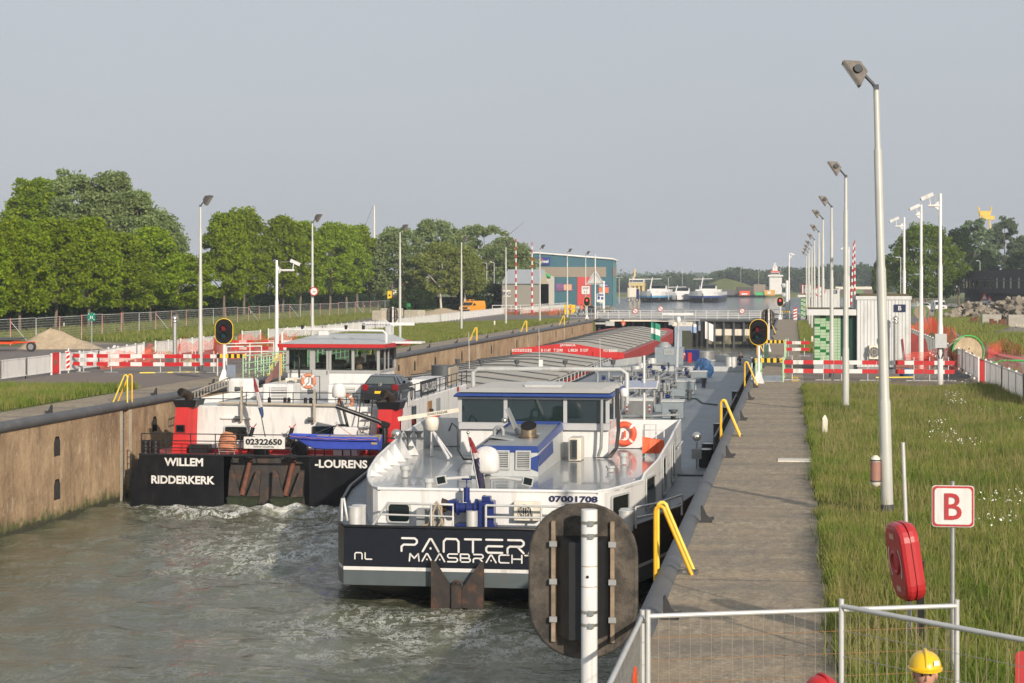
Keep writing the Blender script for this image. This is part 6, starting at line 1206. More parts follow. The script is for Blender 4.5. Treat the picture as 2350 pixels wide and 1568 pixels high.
fg = at_d(1330, 15.2); sg = signal(False, 2.86, foot=False); put_sig(sg, fg + V(0,.27,0), 'big mossy back of an oval signal before the tanker stern', YAW*.3)
sgR = signal(True, 2.98); put_sig(sgR, gp(1741,880), 'oval black signal with yellow rim on the right quay', R(-4))
put_sig(dup(sgR), gp(514,875), 'oval black signal with yellow rim by the left green railings, lamps unlit', R(14))
sgB = signal(False, 2.95); put_sig(sgB, at_d(1762,134), 'dark back of an oval signal on the right quay behind the near one'); put_sig(dup(sgB), at_d(900,147), 'dark back of an oval signal on the left slope before the concrete blocks', R(8))
sgL = signal(True, 2.95, True); put_sig(sgL, at_d(1790.5,258), 'lit red oval signal at the right end of the gate bridge'); put_sig(dup(sgL), at_d(1347,262), 'lit red oval signal under the VHF board at the left gate')
# ---------------------------------------------------------------- barriers
def barrier(n):
    pass
def put_bar(a, b, label, h=1.0, hb=.2, stripes=None, group='red and white work barriers'):
    a = Vector(a); b = Vector(b); t = thing('work_barrier', label, 'barrier', a, group); d = (b-a); Ln = d.length; d.normalize(); nrm = Vector((d.y,-d.x,0))
    for z0 in (h-hb-.02, h*.36):
        mb = MB(); n = max(3, int(round(Ln/.62))); n += (n+1) % 2
        for i in range(n):
            mb.m = i % 2; p, q = a + d*Ln*i/n, a + d*Ln*(i+1)/n
            mb.loft([[p+nrm*.02+V(0,0,z0), q+nrm*.02+V(0,0,z0), q+nrm*.02+V(0,0,z0+hb), p+nrm*.02+V(0,0,z0+hb)], [p-nrm*.01+V(0,0,z0), q-nrm*.01+V(0,0,z0), q-nrm*.01+V(0,0,z0+hb), p-nrm*.01+V(0,0,z0+hb)]][::-1])
        mb.build('board', [RED, WHITE], t)
    for f in (.18, .80) if Ln > 1.3 else (.5,):
        p = a + d*Ln*f - nrm*.05; MB().cyl(p, p+V(0,0,h+.16), .025, n=8).build('post', GALVL, t); mb = MB(); mb.cbox(p+V(0,0,.03), (.75,.07,.05), math.atan2(d.y,d.x)); mb.cbox(p+V(0,0,.02), (.07,.5,.04), math.atan2(d.y,d.x)); mb.build('foot', GALV, t)
    return t
YB = 94.3
for (x0, x1, s) in ((1797,1913,'starting at the yellow and black bar'),(1914,2011,'in front of the tiled hut door'),(2012,2119,'in front of the corrugated hut wall'),(2121,2191,'at the right end of the near row by the camera mast')): put_bar((atY(x0,YB),YB,0), (atY(x1,YB),YB+.05,0), 'red and white barrier ' + s)
put_bar((atY(1798,126),126,0), (atY(1858,126),126,0), 'red and white barrier of the further row left of the tiled hut')
YB = 97.5
for (x0, x1, s, dy) in ((168,214,'short section beside the chevron board',0),(222,404,'longest left section under the round vent pipe',-.1),(402,459,'section ending at the tall left floodlight mast',.1),(469,511,'short section before the left signal',.1)): put_bar((atY(x0,YB+dy),YB+dy,0), (atY(x1,YB+dy),YB+dy,0), 'red and white barrier, ' + s)
for (x0, x1, s) in ((532,583,'behind the left signal'),(599,685,'behind the camera mast, beside the wheelhouse')): put_bar((atY(x0,123),123,0), (atY(x1,123),123,0), 'red and white barrier of the back left row ' + s)
def swing_bar(a, b, label, z=.9):
    a = Vector(a); b = Vector(b); t = thing('swing_bar', label, 'barrier', a, 'yellow and black bars'); mb = MB(); n = 10; d = (b-a)/n
    for i in range(n): mb.m = i % 2; p, q = a+d*i, a+d*(i+1); mb.loft([[p+V(0,y,z) for y in (0,)]+[q+V(0,0,z), q+V(0,0,z+.2), p+V(0,0,z+.2)], [p+V(0,.05,z), q+V(0,.05,z), q+V(0,.05,z+.2), p+V(0,.05,z+.2)]][::-1])
    mb.build('bar', [BLACK, SIGY], t)
    for p in (a, b): MB().cyl(p+V(0,.08,0), p+V(0,.08,z+.25), .04, n=8).build('post', GALVL, t)
for a, b, y, s in ((1725,1796,93.2,'yellow and black bar beside the white foot of the right signal'),(1752,1802,124,'yellow and black bar of the further crossing on the right'),(498,563,95,'yellow and black bar behind the left signal post')): swing_bar((atY(a,y),y,0), (atY(b,y),y,0), s)
for a, b, y, s in ((1789,1812,262,'small yellow and black bar at the right gate end'),(1389,1411,285,'small yellow and black bar on the gate bridge left')): swing_bar((atY(a,y),y,0), (atY(b,y),y,0), s)
def railing_thing(P, label, m=MINT, h=1.05, bars=3, sp=1.1, r=.03, name='footbridge_railing', cat='railing', group='mint green footbridge railings'):
    t = thing(name, label, cat, P[0], group); rail(t, P, h, bars, m, sp, r, 'bars'); return t
for P, s in (([(-1.72,92.2,0),(-1.55,98.5,0)],'mint green railing panel beside the right swing bar, seen end on'),([(-.45,92.5,0),(-.40,98,0)],'mint green railing panel in the middle of the right crossing'),([(-.5,121,0),(-.4,128,0)],'mint green railing panel of the further right crossing'),([(-1.6,112,0),(-1.45,118,0)],'mint green railing behind the near right signal')): railing_thing(P, s)
yA = atX(591, -25.95); railing_thing([(-26.9,93,0),(-26.9,atX(683,-26.9)+8,0)], 'long mint green railing on the far side of the left crossing'); railing_thing([(-25.95,yA,0),(-25.95,yA+22,0)], 'long mint green railing nearest the red roofed wheelhouse')
mb = MB(); mb.box(-25.95,-25.75,yA,yA+24,-.75,-.02); solid('bridge_girder', mb, CREAM, 'cream edge girder of the footbridge below the mint railings', 'girder')
for P, s in (([gp(518,829), gp(628,826)],'white tube railing before the red netting on the left'),([gp(520,838), gp(600,836)],'lower white tube railing before the back left barriers')): railing_thing(P, s, WHITE, 1.05, 2, 1.6, .035, 'tube_railing', 'railing', 'white tube railings')
mb = MB(); mb.box(atY(1727,93),atY(1800,93),92.9,98.5,.0,.035); 
solid('bridge_plate', mb, GALV, 'ribbed grey steel plate between the mint railings on the right quay', 'plate')
mb = MB()
for k in range(14): mb.box(-.05,.28,93+k*.36,93.18+k*.36,.010,.014)
solid('yellow_hatching', mb, SIGY, 'yellow painted stripes at the edge of the right steel plate', 'marking')
for px, y, s in ((1640,91.3,'near'),): pass
for a, b, s in ((gp(2010,868),gp(2180,866),'yellow ramp strip on the paving behind the right barriers'),(gp(320,857),gp(455,855),'yellow ramp strip on the paving behind the left barriers')):
    mb = MB(); d = (b-a); mb.loft([[a, a+V(0,.35,0), a+V(0,.35,.05), a+V(0,.05,.05)],[b, b+V(0,.35,0), b+V(0,.35,.05), b+V(0,.05,.05)]]); solid('cable_ramp', mb, LEMON, s, 'ramp')
# ---------------------------------------------------------------- white fences
def picket(P, label, h=1.05, sp=.13, w=.026, name='picket_fence', group='white railing fences', m=WHITE, solidw=False):
    t = thing(name, label, 'fence', P[0], group); mb = MB(); P = [Vector(p) for p in P]
    for a, b in zip(P, P[1:]):
        Ln = (b-a).length; n = int(Ln/sp); rz = math.atan2((b-a).y, (b-a).x); c = (a+b)/2
        for z in (h-.04, .16): mb.cbox(c+V(0,0,z), (Ln,.05,.05), rz)
        for i in range(1, n): mb.cbox(a.lerp(b, i/n)+V(0,0,h/2+.06), (w,.022,h-.16), rz)
    mb.build('panel', m, t)
    for a, b in zip(P, P[1:]):
        n = max(1, round((b-a).length/2.6))
        for i in range(n+1): q = a.lerp(b, i/n); MB().bbox(q.x-.045,q.x+.045,q.y-.045,q.y+.045,0,h+.05,.01).build('post', m, t)
    return t
picket([gp(-30,881), gp(0,877), gp(60,869), gp(118,861)], 'white picket fence at the left picture edge up to the red gate'); picket([gp(137,858), gp(226,847), gp(330,826)], 'white picket fence from the chevron board towards the netting'); picket([gp(357,822), gp(492,806)], 'white picket fence behind the vent pipe and left floodlight'); picket([gp(556,792), gp(598,789)], 'short white picket fence behind the left signal')
picket([gp(616,786), gp(740,775), gp(861,761), gp(1010,741), gp(1157,722)], 'long white fence running along the grass slope to the gate', 1.08, .22, .12); picket([gp(1195,722), gp(1300,711)], 'white fence piece between netting and gate', 1.05, .2, .1)
picket([gp(2380,945), gp(2350,928), gp(2300,903), gp(2262,884)], 'white slatted fence at the right picture edge', 1.15, .16, .125, group='white slatted fences on the right'); picket([gp(2246,877), gp(2209,853), gp(2160,826), gp(2090,788)], 'white slatted fence between the red gate and the corrugated hut', 1.15, .16, .125, group='white slatted fences on the right')
def redgate(a, b, h, label, sign=False):
    t = thing('red_gate', label, 'gate', a, 'red gates in the white fences'); a = Vector(a); b = Vector(b); mb = MB(); L2 = (b-a); rz = math.atan2(L2.y, L2.x)
    for z in (h-.05, .08): mb.cbox((a+b)/2+V(0,0,z), (L2.length,.05,.06), rz)
    for k in range(7): mb.cbox(a.lerp(b, k/6)+V(0,0,h/2), (.035 if 0 < k < 6 else .07,.04,h-.06), rz)
    mb.build('leaf', RED, t)
    if sign: s_ = MB().cbox((a+b)/2+V(0,-.05,h*.55), (.42,.02,.26), rz).build('exit_sign', GREEN, t); txt('EXIT', (a+b)/2+V(0,-.062,h*.55), .10, WHITE, t, w=.3) if 0 else MB().cbox((a+b)/2+V(0,-.065,h*.55), (.08,.01,.16), rz).build('exit_figure', WHITE, s_)
redgate(gp(121,860.5), gp(135,858.5), 1.15, 'red gate with a green exit sign in the left white fence', True); redgate(gp(2249,878), gp(2258,882), 1.15, 'narrow red gate in the right white fence')
cv = thing('chevron_board', 'red and white diagonal striped board on the left fence', 'sign', gp(156,856)); c = gp(156,856); bx('board', WHITE, cv, c.x-.13,c.x+.13,c.y-.06,c.y-.02,.12,1.15,0); cy('post', WHITE, cv, c+V(0,.05,0), c+V(0,.05,1.28), .04); mb = MB()
for k in range(4): z = .16+k*.26; mb.face([(c.x-.12,c.y-.064,z),(c.x+.12,c.y-.064,min(1.14,z+.14)),(c.x+.12,c.y-.064,min(1.14,z+.28)),(c.x-.12,c.y-.064,min(1.14,z+.13))])
mb.build('stripes', RED, cv)
# temporary mesh fence below the lindens: panels with orange or grey posts
def mesh_fence(A, B, n, label_fn, h=2.0, hid=None):
    A = Vector(A); B = Vector(B); d = (B-A)/n; rz = math.atan2(d.y, d.x)
    for i in range(n):
        a = A + d*i; t = thing('site_fence', label_fn(i), 'fence panel', a, 'temporary mesh fence panels'); L2 = d.length
        t.rotation_euler = (0, 0, rz); off = a
        z0 = RNG.uniform(-.04,.04)
        def w(x, z): return off + V(x, 0, z+z0)
        MB().tube([w(.04,.05), w(.04,h), w(L2-.04,h+RNG.uniform(-.05,.05)), w(L2-.04,.05)], .024, 6).build('frame', GALVL, t)
        MB().face([w(.05,.12), w(L2-.05,.12), w(L2-.05,h), w(.05,h)]).build('wire_mesh', CHAIN, t)
        if i % 5 != 2: MB().cyl(w(0,0), w(0,h+.08), .045, n=6).build('post', mat('fence_post_orange', (.60,.10,.05), .5), t)
        if i % 7 == 1: tb('brace', GALVL, t, [w(.1,1.8)+V(0,0,0), w(.9,.1)+V(0,-1.2,0)], .025, 5)
        if i % 6 == 3: MB().box(off.x+.9,off.x+1.25,off.y-.02,off.y-.01,1.2,1.5).build('notice', CREAM, t)
fa, fb, fc = gp(-40,800), gp(640,737), gp(1062,706)
n1 = 18; n2 = 26
mesh_fence(fa, fb, n1, lambda i: 'temporary mesh fence panel under the lindens left of the second floodlight mast'); mesh_fence(fb, fc, n2, lambda i: 'temporary mesh fence panel under the lindens between the second floodlight and the orange van'); mesh_fence(gp(2030,712), gp(2225,708), 9, lambda i: 'temporary mesh fence panel beside the white van on the right')
# orange netting
def net(P, H_, label, m=NETO, seed=0):
    r = random.Random(seed); t = thing('safety_netting', label, 'netting', P[0], 'orange safety netting'); mb = MB(); P = [Vector(p) for p in P]; rows = []
    for a, b in zip(P, P[1:]):
        n = max(3, int((b-a).length/.5))
        for i in range(n):
            q = a.lerp(b, i/n); hh_ = H_*r.uniform(.65,1.12); rows.append([q+V(r.uniform(-.12,.12),r.uniform(-.12,.12),hh_*k/3) for k in range(4)])
    mb.loft(rows, closed=False, caps=False); mb.build('net', m, t); return t
net([gp(228,848),gp(300,842),gp(345,840),gp(402,842)], .95, 'orange netting behind the longest left barrier', NETO, 1); net([gp(396,838),gp(420,826),gp(492,818),gp(496,836)], 1.35, 'orange netting round the foot of the left vent pipe', NETO, 2); net([gp(330,822),gp(357,819)], 1.0, 'orange netting closing the gap in the picket fence', NETO, 3); net([gp(528,824),gp(600,820),gp(690,812)], 1.5, 'orange netting behind the white tube railing', NETR, 4); net([gp(495,822),gp(530,818)], 1.5, 'orange netting beside the left signal', NETO, 5)
net([gp(1158,722),gp(1200,723),gp(1260,724),gp(1292,720)], .95, 'orange netting at the far end of the long white fence', NETO, 6); net([gp(1072,790),gp(2090,790)][1:] + [gp(2140,762),gp(2165,785),gp(2195,800)], 1.5, 'orange netting along the right fence behind the masts', NETO, 7); net([gp(2080,852),gp(2140,850),gp(2190,852),gp(2207,856)], 1.15, 'red netting behind the right end of the barrier row', NETR, 8); net([gp(2235,815),gp(2270,822),gp(2300,812),gp(2352,818)], 1.0, 'red netting across the site behind the right fence', NETR, 9); net([gp(2280,850),gp(2352,872)], .8, 'red netting just behind the fence at the picture edge', NETR, 10)
mb = MB(); mb.face([gp(2240,822)+V(0,0,.05),gp(2352,838)+V(0,0,.1),gp(2352,812)+V(0,0,.25),gp(2260,806)+V(0,0,.15)]); solid('netting_sheet', mb, NETR, 'red netting lying over the bare earth on the right site', 'netting')
# ---------------------------------------------------------------- service huts
TILE, N, L, b = nodes_mat('green_tiles'); tc = N.new('ShaderNodeTexCoord'); mp = N.new('ShaderNodeMapping'); mp.inputs['Rotation'].default_value = (R(90), 0, 0); L.new(tc.outputs['Object'], mp.inputs[0])
bt = N.new('ShaderNodeTexBrick'); bt.offset = 0; bt.inputs['Scale'].default_value = 1; bt.inputs['Brick Width'].default_value = .31; bt.inputs['Row Height'].default_value = .155; bt.inputs['Mortar Size'].default_value = .008
bt.inputs['Color1'].default_value = (.36,.50,.33,1); bt.inputs['Color2'].default_value = (.31,.46,.29,1); bt.inputs['Mortar'].default_value = (.10,.13,.10,1); L.new(mp.outputs[0], bt.inputs['Vector']); L.new(bt.outputs[0], b.inputs['Base Color']); b.inputs['Roughness'].default_value = .25
DKT = mat('dark_green_tile', (.01,.15,.035), .25)
HUTW = mat('hut_white', (.58,.60,.60), .5, var=.03, streak=DIRT)
def hut(px0, px1, px2, Yf, letter, label, dz=0):
    x0, x1, x2 = atY(px0, Yf+.3), atY(px1, Yf), atY(px2, Yf); t = thing('service_hut', label, 'hut', (x0, Yf, 0)); Ht = 3.95; xd = x0 + (x1-x0)*.62
    tw_ = MB().box(x0, xd, Yf+.3, Yf+6, .35, 2.95).build('tiled_wall', TILE, t); bx('plinth', MGREY, t, x0-.02, x1, Yf+.27, Yf+6, 0, .35, 0)
    mb = MB(); k = int((xd-x0)/.31)
    pat = {0:(1,), 1:(2,), 3:(0,4), 4:(1,), 5:(2,), 7:(0,5), 8:(1,4), 9:(2,), 11:(0,5), 12:(1,4), 13:(2,), 15:(0,4), 16:(1,)}
    for r_, cs in pat.items():
        z1 = 2.95 - r_*.155
        for c in cs:
            if c < k: mb.box(x0+c*.31+.005, x0+(c+1)*.31-.005, Yf+.29, Yf+.30, z1-.15, z1-.005)
    mb.build('tile_pattern', DKT, tw_)
    dr = bx('door', mat('door_green', (.006,.045,.032), .35), t, xd, x1, Yf+.34, Yf+.4, .3, 2.95, 0); bx('door_handle', STEEL, dr, xd+.12, xd+.18, Yf+.28, Yf+.34, 1.35, 1.6, 0)
    rf_ = bx('canopy', HUTW, t, x0-.45, x1-.02, Yf-.1, Yf+6.2, 2.95, 3.27, .03); bx('roof_turf', mat('roof_moss', (.10,.085,.05), .95, bump=.5), rf_, x0-.3, x1-.1, Yf+.1, Yf+6, 3.27, 3.31, .01)
    wl_ = bx('corrugated_wall', HUTW, t, x1, x2, Yf, Yf+5.5, .15, Ht, .02); mb = MB(); n = int((x2-x1)/.19)
    for i in range(n+1): x = x1 + .05 + (x2-x1-.1)*i/n; mb.prism([(x-.03,Yf-.001),(x-.02,Yf-.03),(x+.02,Yf-.03),(x+.03,Yf-.001)], 'z', .2, Ht-.16)
    for i in range(26): y = Yf + .1 + i*.21; mb.prism([(x1+.001,y-.03),(x1-.03,y-.02),(x1-.03,y+.02),(x1+.001,y+.03)], 'z', 3.3, Ht-.16)
    mb.build('ribs', HUTW, wl_); bx('roof_trim', HUTW, wl_, x1-.05, x2+.05, Yf-.06, Yf+5.55, Ht-.15, Ht+.04, .01); bx('roof_turf', MATS['roof_moss'], wl_, x1+.1, x2-.1, Yf+.1, Yf+5.4, Ht+.04, Ht+.16, .04); bx('plinth', MGREY, t, x1+.05, x2-.05, Yf+.05, Yf+5, 0, .16, 0)
    return t, x0, x1, x2
BS = mat('sign_navy', (.012,.022,.07), .4)
tB, hx0, hx1, hx2 = hut(1869, 1966, 2090, 106.5, 'B', 'low service hut with green tiled wall, dark green door and white corrugated block lettered B')
c = pt(2065,707.5,106.4); s_ = bx('letter_sign', BS, tB, c.x-.30, c.x+.30, 106.43, 106.46, c.z-.2, c.z+.2, 0); txt('B', (c.x,106.43,c.z), .24, WHITE, s_, bold=.02)
c = pt(2008,808,106.2); aircon(tB, c.x-.32, c.x+.32, 106.1, 106.42, c.z-.38, c.z+.36); bx('meter_box', MGREY, tB, c.x+.2,c.x+.3,106.35,106.44,c.z+.5,c.z+.75,0)
tC, a_, b_, c_ = hut(1838, 1862, 1927, 262, 'C', 'distant service hut with white corrugated block lettered C beyond the mast row'); c = pt(1916.5,670,261.9); s_ = bx('letter_sign', BS, tC, c.x-.28, c.x+.28, 261.9, 261.95, c.z-.22, c.z+.22, 0); txt('C', (c.x,261.9,c.z), .26, WHITE, s_, bold=.02)
def ventpipe(p, H_, label):
    t = thing('vent_pipe', label, 'vent pipe', p, 'steel vent pipes with domed caps'); cy('pipe', GALV, t, p, p+V(0,0,H_-.32), .115); c = MB(); c.lathe([(.10,-.34),(.15,-.30),(.15,-.2),(.10,-.19),(.10,-.12),(.165,-.11),(.165,-.08),(.14,.0),(.08,.07),(.01,.09)], p+V(0,0,H_-.09), 14); c.build('cap', STEEL, t); 
ventpipe(at_d(2055,104), 2.95, 'grey vent pipe with chrome dome before the corrugated hut'); ventpipe(gp(401,838), 2.85, 'grey vent pipe with chrome dome behind the left barriers')
# ---------------------------------------------------------------- signs and small posts
def board(name, p, w, h, zc, faces, label, post_h=None, rz=0, pr=.035, cat='sign', pm=GALV):
    t = thing(name, label, cat, p); MB().cyl(p+V(0,.05,0), p+V(0,.05,post_h or zc+h/2+.04), pr, n=10).build('post', pm, t)
    for (ww, hh_, off, m_, nm) in faces: MB().loft(plate(p+V(0,0,zc), (1,0,0), (0,0,1), rrect(ww, hh_, .04), off, .006)).build(nm, m_, t)
    return t
bp = at_d(2187,22.0); sB = board('letter_board', bp, .47, .47, zat(1162,bp.x,bp.y), [(.47,.47,.0,WHITE,'board'),(.455,.455,.007,FADRED,'border'),(.41,.41,.0135,WHITE,'field')], 'white square sign with red border and red letter B in the grass', pr=.027)
txt('B', bp+V(0,-.02,zat(1162,bp.x,bp.y)), .30, FADRED, sB, bold=.008, w=.19)
vp = at_d(1344,262); sv = board('radio_board', vp, 1.3, 1.3, zat(666,vp.x,vp.y), [(1.3,1.3,0,FADRED,'border'),(1.1,1.1,.007,WHITE,'field')], 'white board with red border reading VHF 11 above the left gate signal'); zc = zat(666,vp.x,vp.y); txt('VHF', vp+V(0,-.02,zc+.24), .34, BLACK, sv, w=.85); txt('11', vp+V(0,-.02,zc-.26), .34, BLACK, sv, w=.38)
vp = at_d(1851,255); sv = board('radio_board', vp, 1.3, 1.3, zat(664,vp.x,vp.y), [(1.3,1.3,0,FADRED,'border'),(1.1,1.1,.007,WHITE,'field')], 'VHF board half hidden behind the right row of masts'); txt('VHF', vp+V(0,-.02,zat(664,vp.x,vp.y)+.24), .34, BLACK, sv, w=.85)
def disc(p, zc, r, label, slash=False):
    t = thing('round_sign', label, 'sign', p); mb = MB(); mb.cyl(p+V(0,0,zc), p+V(0,-.03,zc), r, n=24); mb.build('border', FADRED, t); MB().cyl(p+V(0,-.03,zc), p+V(0,-.04,zc), r*.78, n=24).build('field', WHITE, t)
    if slash: MB().cbox(p+V(0,-.05,zc), (r*1.4,.01,r*.16), M=Matrix.Rotation(R(45),3,'Y')).build('slash', BLACK, t)
    else: MB().cbox(p+V(.1*r,-.046,zc-.1*r), (r*.7,.01,r*.12)).build('mark', BLACK, t)
    return t
q = at_d(717,131.4); disc(q+V(.15,-.15,0), zat(669,q.x,q.y), .30, 'round white sign with red rim on the second left floodlight mast'); q = at_d(1881.5,205); disc(q, zat(669,q.x,q.y), .58, 'round white sign with red rim hung among the right masts')
hs_ = thing('loudspeaker_set', 'stack of grey horn loudspeakers on the mast under the round sign', 'loudspeaker', q); q = at_d(717,131.2)
for i, (dx, z, s) in enumerate(((.32,zat(689,q.x,q.y),1),(.34,zat(700,q.x,q.y),1),(.25,zat(707,q.x,q.y),.5),(.3,zat(718,q.x,q.y),.9))): MB().lathe([(.03,-.16),(.06,0),(.11,.1)], (0,0,0), 10).build('horn', LGREY, hs_)
for i, ch in enumerate(hs_.children): ch.parent = None; ch.parent = hs_; ch.rotation_euler = (R(80), 0, R(60)); z = (zat(689,q.x,q.y),zat(700,q.x,q.y),zat(708,q.x,q.y),zat(718,q.x,q.y))[i]; ch.location = Vector((q.x+.3,q.y-.1,z)) - hs_.location
ap = gp(210,812); sa = board('assembly_sign', ap, .52, .52, zat(727.5,ap.x,ap.y), [(.52,.52,0,GREEN,'board')], 'green square assembly point sign with white figures before the lindens'); zc = zat(727.5,ap.x,ap.y)
for dx in (-.06, .06): MB().cbox(ap+V(dx,-.02,zc-.03), (.055,.01,.2)).build('figure', WHITE, sa)
for dx in (-.18,.18):
    for dz in (-.18,.18): MB().cbox(ap+V(dx,-.02,zc+dz), (.1,.01,.035), M=Matrix.Rotation(R(45 if dx*dz < 0 else -45),3,'Y')).build('arrow', WHITE, sa)
yp = gp(894,716); board('yellow_sign', yp, .75, 1.5, zat(678,yp.x,yp.y), [(.75,1.5,0,SIGY,'board'),(.3,.3,.007,BLACK,'mark')], 'yellow upright sign in front of the brown house')
ip = at_d(1378,275); si = board('info_sign', ip, 1.05, 1.2, zat(684,ip.x,ip.y), [(1.05,1.2,0,WHITE,'board')], 'white information board with blue blocks right of the gate signal')
for dx, dz, w_, h_ in ((0,.42,.85,.2),(-.25,.0,.32,.45),(.25,-.05,.32,.35)): MB().cbox(ip+V(dx,-.02,zat(684,ip.x,ip.y)+dz), (w_,.012,h_)).build('block', RBLUE, si)
tp = at_d(1366,262); tt = thing('triangle_sign', 'back of a large grey triangular sign on a tall pole before the blue hall', 'sign', tp); z0, z1 = zat(653,tp.x,tp.y), zat(622,tp.x,tp.y); cy('pole', WHITE, tt, tp, tp+V(0,0,zat(583,tp.x,tp.y)), .10, .07); mb = MB(); hw = 1.25; mb.prism([(tp.x-hw,z0),(tp.x+hw,z0),(tp.x+.12,z1),(tp.x-.12,z1)], 'y', tp.y+.14, tp.y+.18); mb.build('board', GALVL, tt); mb = MB(); mb.tube([(tp.x-hw+.2,tp.y+.1,z0+.12),(tp.x+hw-.2,tp.y+.1,z0+.12),(tp.x,tp.y+.1,z1-.25)], .05, 5, True); mb.build('frame', GALV, tt)
def wpost(px, py, h, label): 
    p = gp(px, py); mb = MB(); mb.bbox(-.08,.08,-.08,.08,-.05,h-.12,.02); mb.loft([[(-.07,-.07,h-.13),(.07,-.07,h-.13),(.07,.07,h-.13),(-.07,.07,h-.13)],[(-.08,-.08,h-.12),(.08,-.08,h-.12),(.08,.08,h-.12),(-.08,.08,h-.12)],[(-.02,-.02,h),(.02,-.02,h),(.02,.02,h),(-.02,.02,h)]]); o = mb.build('marker_post', CREAM); o.location = p; tag(o, label, 'post', 'white marker posts')
wpost(1893,1005,.68,'white marker post in the verge near the second floodlight mast'); wpost(1135,752,.75,'white marker post on the left slope before the netting'); wpost(1864,792,.7,'white marker post far along the right grass strip')
def striped(px, y0, y1, d, label, lean=0):
    p = at_d(px, d); z1 = zat(y0, p.x, p.y); mb = MB(); n = 19; z0 = max(0, zat(y1, p.x, p.y))
    for i in range(n): mb.m = i % 2; a = z0+(z1-z0)*i/n; b_ = z0+(z1-z0)*(i+1)/n; mb.cyl((p.x+lean*i/n,p.y,a),(p.x+lean*(i+1)/n,p.y,b_),.15-.08*i/n,n=8)
    o = solid('barrier_arm', mb, [RED, WHITE], label, 'barrier arm', None, 'raised striped barrier arms'); 
striped(1184,548,720,265,'raised red and white barrier arm left of the silver shed'); striped(1221,556,720,270,'raised red and white barrier arm before the silver shed gable'); striped(1953,558,700,270,'raised red and white barrier arm leaning left behind the second mast',.35); striped(1961.5,552,700,268,'upright raised red and white barrier arm behind the second mast')
# ---------------------------------------------------------------- lifebuoy case, foreground fence
lc = at_d(2112,24.2); lb2 = thing('lifebuoy_case', 'big red plastic lifebuoy case on a black post in the right grass', 'lifebuoy case', lc); zc = zat(1287,lc.x,lc.y)
bx('post', BLACK, lb2, lc.x-.045, lc.x+.045, lc.y-.03, lc.y+.03, 0, zc, .01); cy('tall_post', GALVL, lb2, lc+V(-.10,.25,0), lc+V(-.20,.25,zat(1020,lc.x,lc.y)), .025)
Rm = Matrix.Rotation(R(-74), 3, 'Z') ; cr_ = lc + V(-.20,-.05,zc); rt = Rm @ Vector((1,0,0)); upv = Vector((-.10*rt.y*0 - .16, .0, 1)).normalized(); upv = (upv - rt*upv.dot(rt)).normalized()
mb = MB(); o = plate(cr_, rt, upv, rrect(.62,.98,.22,5), -.12, .0)[0]; nn = rt.cross(upv)
def rr(k, off): return plate(cr_, rt, upv, [(x*k, y*k) for x, y in rrect(.62,.98,.22,5)], off, 0)[0]
mb.loft([rr(.74,-.15), rr(.95,-.13), rr(1,-.07), rr(1.0,-.022), rr(.95,-.020), rr(.95,.0), rr(1,.002), rr(1,.06), rr(.95,.10), rr(.86,.115)]); ca = mb.build('case', mat('case_red', (.42,.022,.028), .4, var=.06, coat=.15), lb2)
def ringp(r0, r1, a0, a1, off, n=14): return [[cr_ + rt*(r*math.cos(a)*.85) + upv*(r*math.sin(a)) + nn*off for a in np.linspace(a0, a1, n)] for r in (r0, r1)]
mb = MB(); mb.loft(ringp(.12,.15,0,2*PI,.118,24) , closed=False, caps=False); mb.torus(cr_+nn*.11, .13, .03, nn, 18, 6); mb.build('hub_ring', MATS['case_red'], ca)
for a0 in (-.75, PI-.75): mb = MB(); mb.loft(ringp(.245,.275,a0,a0+1.5,.119), closed=False, caps=False); mb.build('white_mark', WHITE, ca)
for s in (-1, 1): MB().face(plate(cr_+upv*s*.33, rt, upv, rrect(.16,.07,.01), .119, 0)[0]).build('instruction_label', mat('label_pink', (.62,.35,.28), .6), ca)
def fence_panel(a, b, h, label, nv, nh, lean=V(0,0,0), hm=GALV, rusty=False):
    a = Vector(a); b = Vector(b); t = thing('mesh_fence', label, 'fence panel', a, 'mesh fence panels in front'); d = b-a; U = V(0,0,h)+lean
    MB().tube([a+V(0,0,.05), a+U], .021, 8).build('post', GALVL, t); MB().tube([b+V(0,0,.05), b+U], .021, 8).build('post', GALVL, t); MB().tube([a+U*.975, b+U*.975], .020, 8).build('top_tube', GALVL, t)
    mb = MB()
    for i in range(1, nv): p = a+d*i/nv; mb.cyl(p+U*.05, p+U*.985, .0017, n=4, caps=False)
    m2 = MB()
    for j in range(nh): z = .08 + .9*j/(nh-1); m2.cyl(a+U*z-d*0, b+U*z, .0022, n=4, caps=False)
    mb.build('upright_wires', mat('wire_tan', (.40,.36,.28), .6, .3), t); m2.build('cross_wires', mat('wire_rust', (.34,.17,.07), .8) if rusty else GALV, t); return t
A = at_d(1487,15.4); B = at_d(2196,15.9); A.z = B.z = 0
fence_panel(A, B, zat(1400,A.x,A.y), 'mesh fence panel with tan top tube across the near quay', 30, 11, rusty=True)
C2 = at_d(1931,14.9); D2 = at_d(2440,13.2); fence_panel(C2, D2, zat(1375,C2.x,C2.y), 'mesh fence panel running out of view at the lower right', 22, 11, V(0,0,0))
E2 = at_d(1474,15.6); F2 = at_d(1330,11.2); f_ = fence_panel(F2, E2, zat(1400,E2.x,E2.y), 'mesh fence panel along the lock edge seen almost end on', 42, 11); p = E2.lerp(F2,.2)+V(.02,-.02,1.55); MB().cbox(p,(.02,.16,.26),M=Matrix.Rotation(R(20),3,'X')).build('orange_tag', ORANGE, f_)
bx('clamp', mat('zinc_yellow', (.45,.36,.12), .4, .6), f_, A.x-.08, A.x+.05, A.y-.06, A.y+.03, 1.22, 1.3, .01)
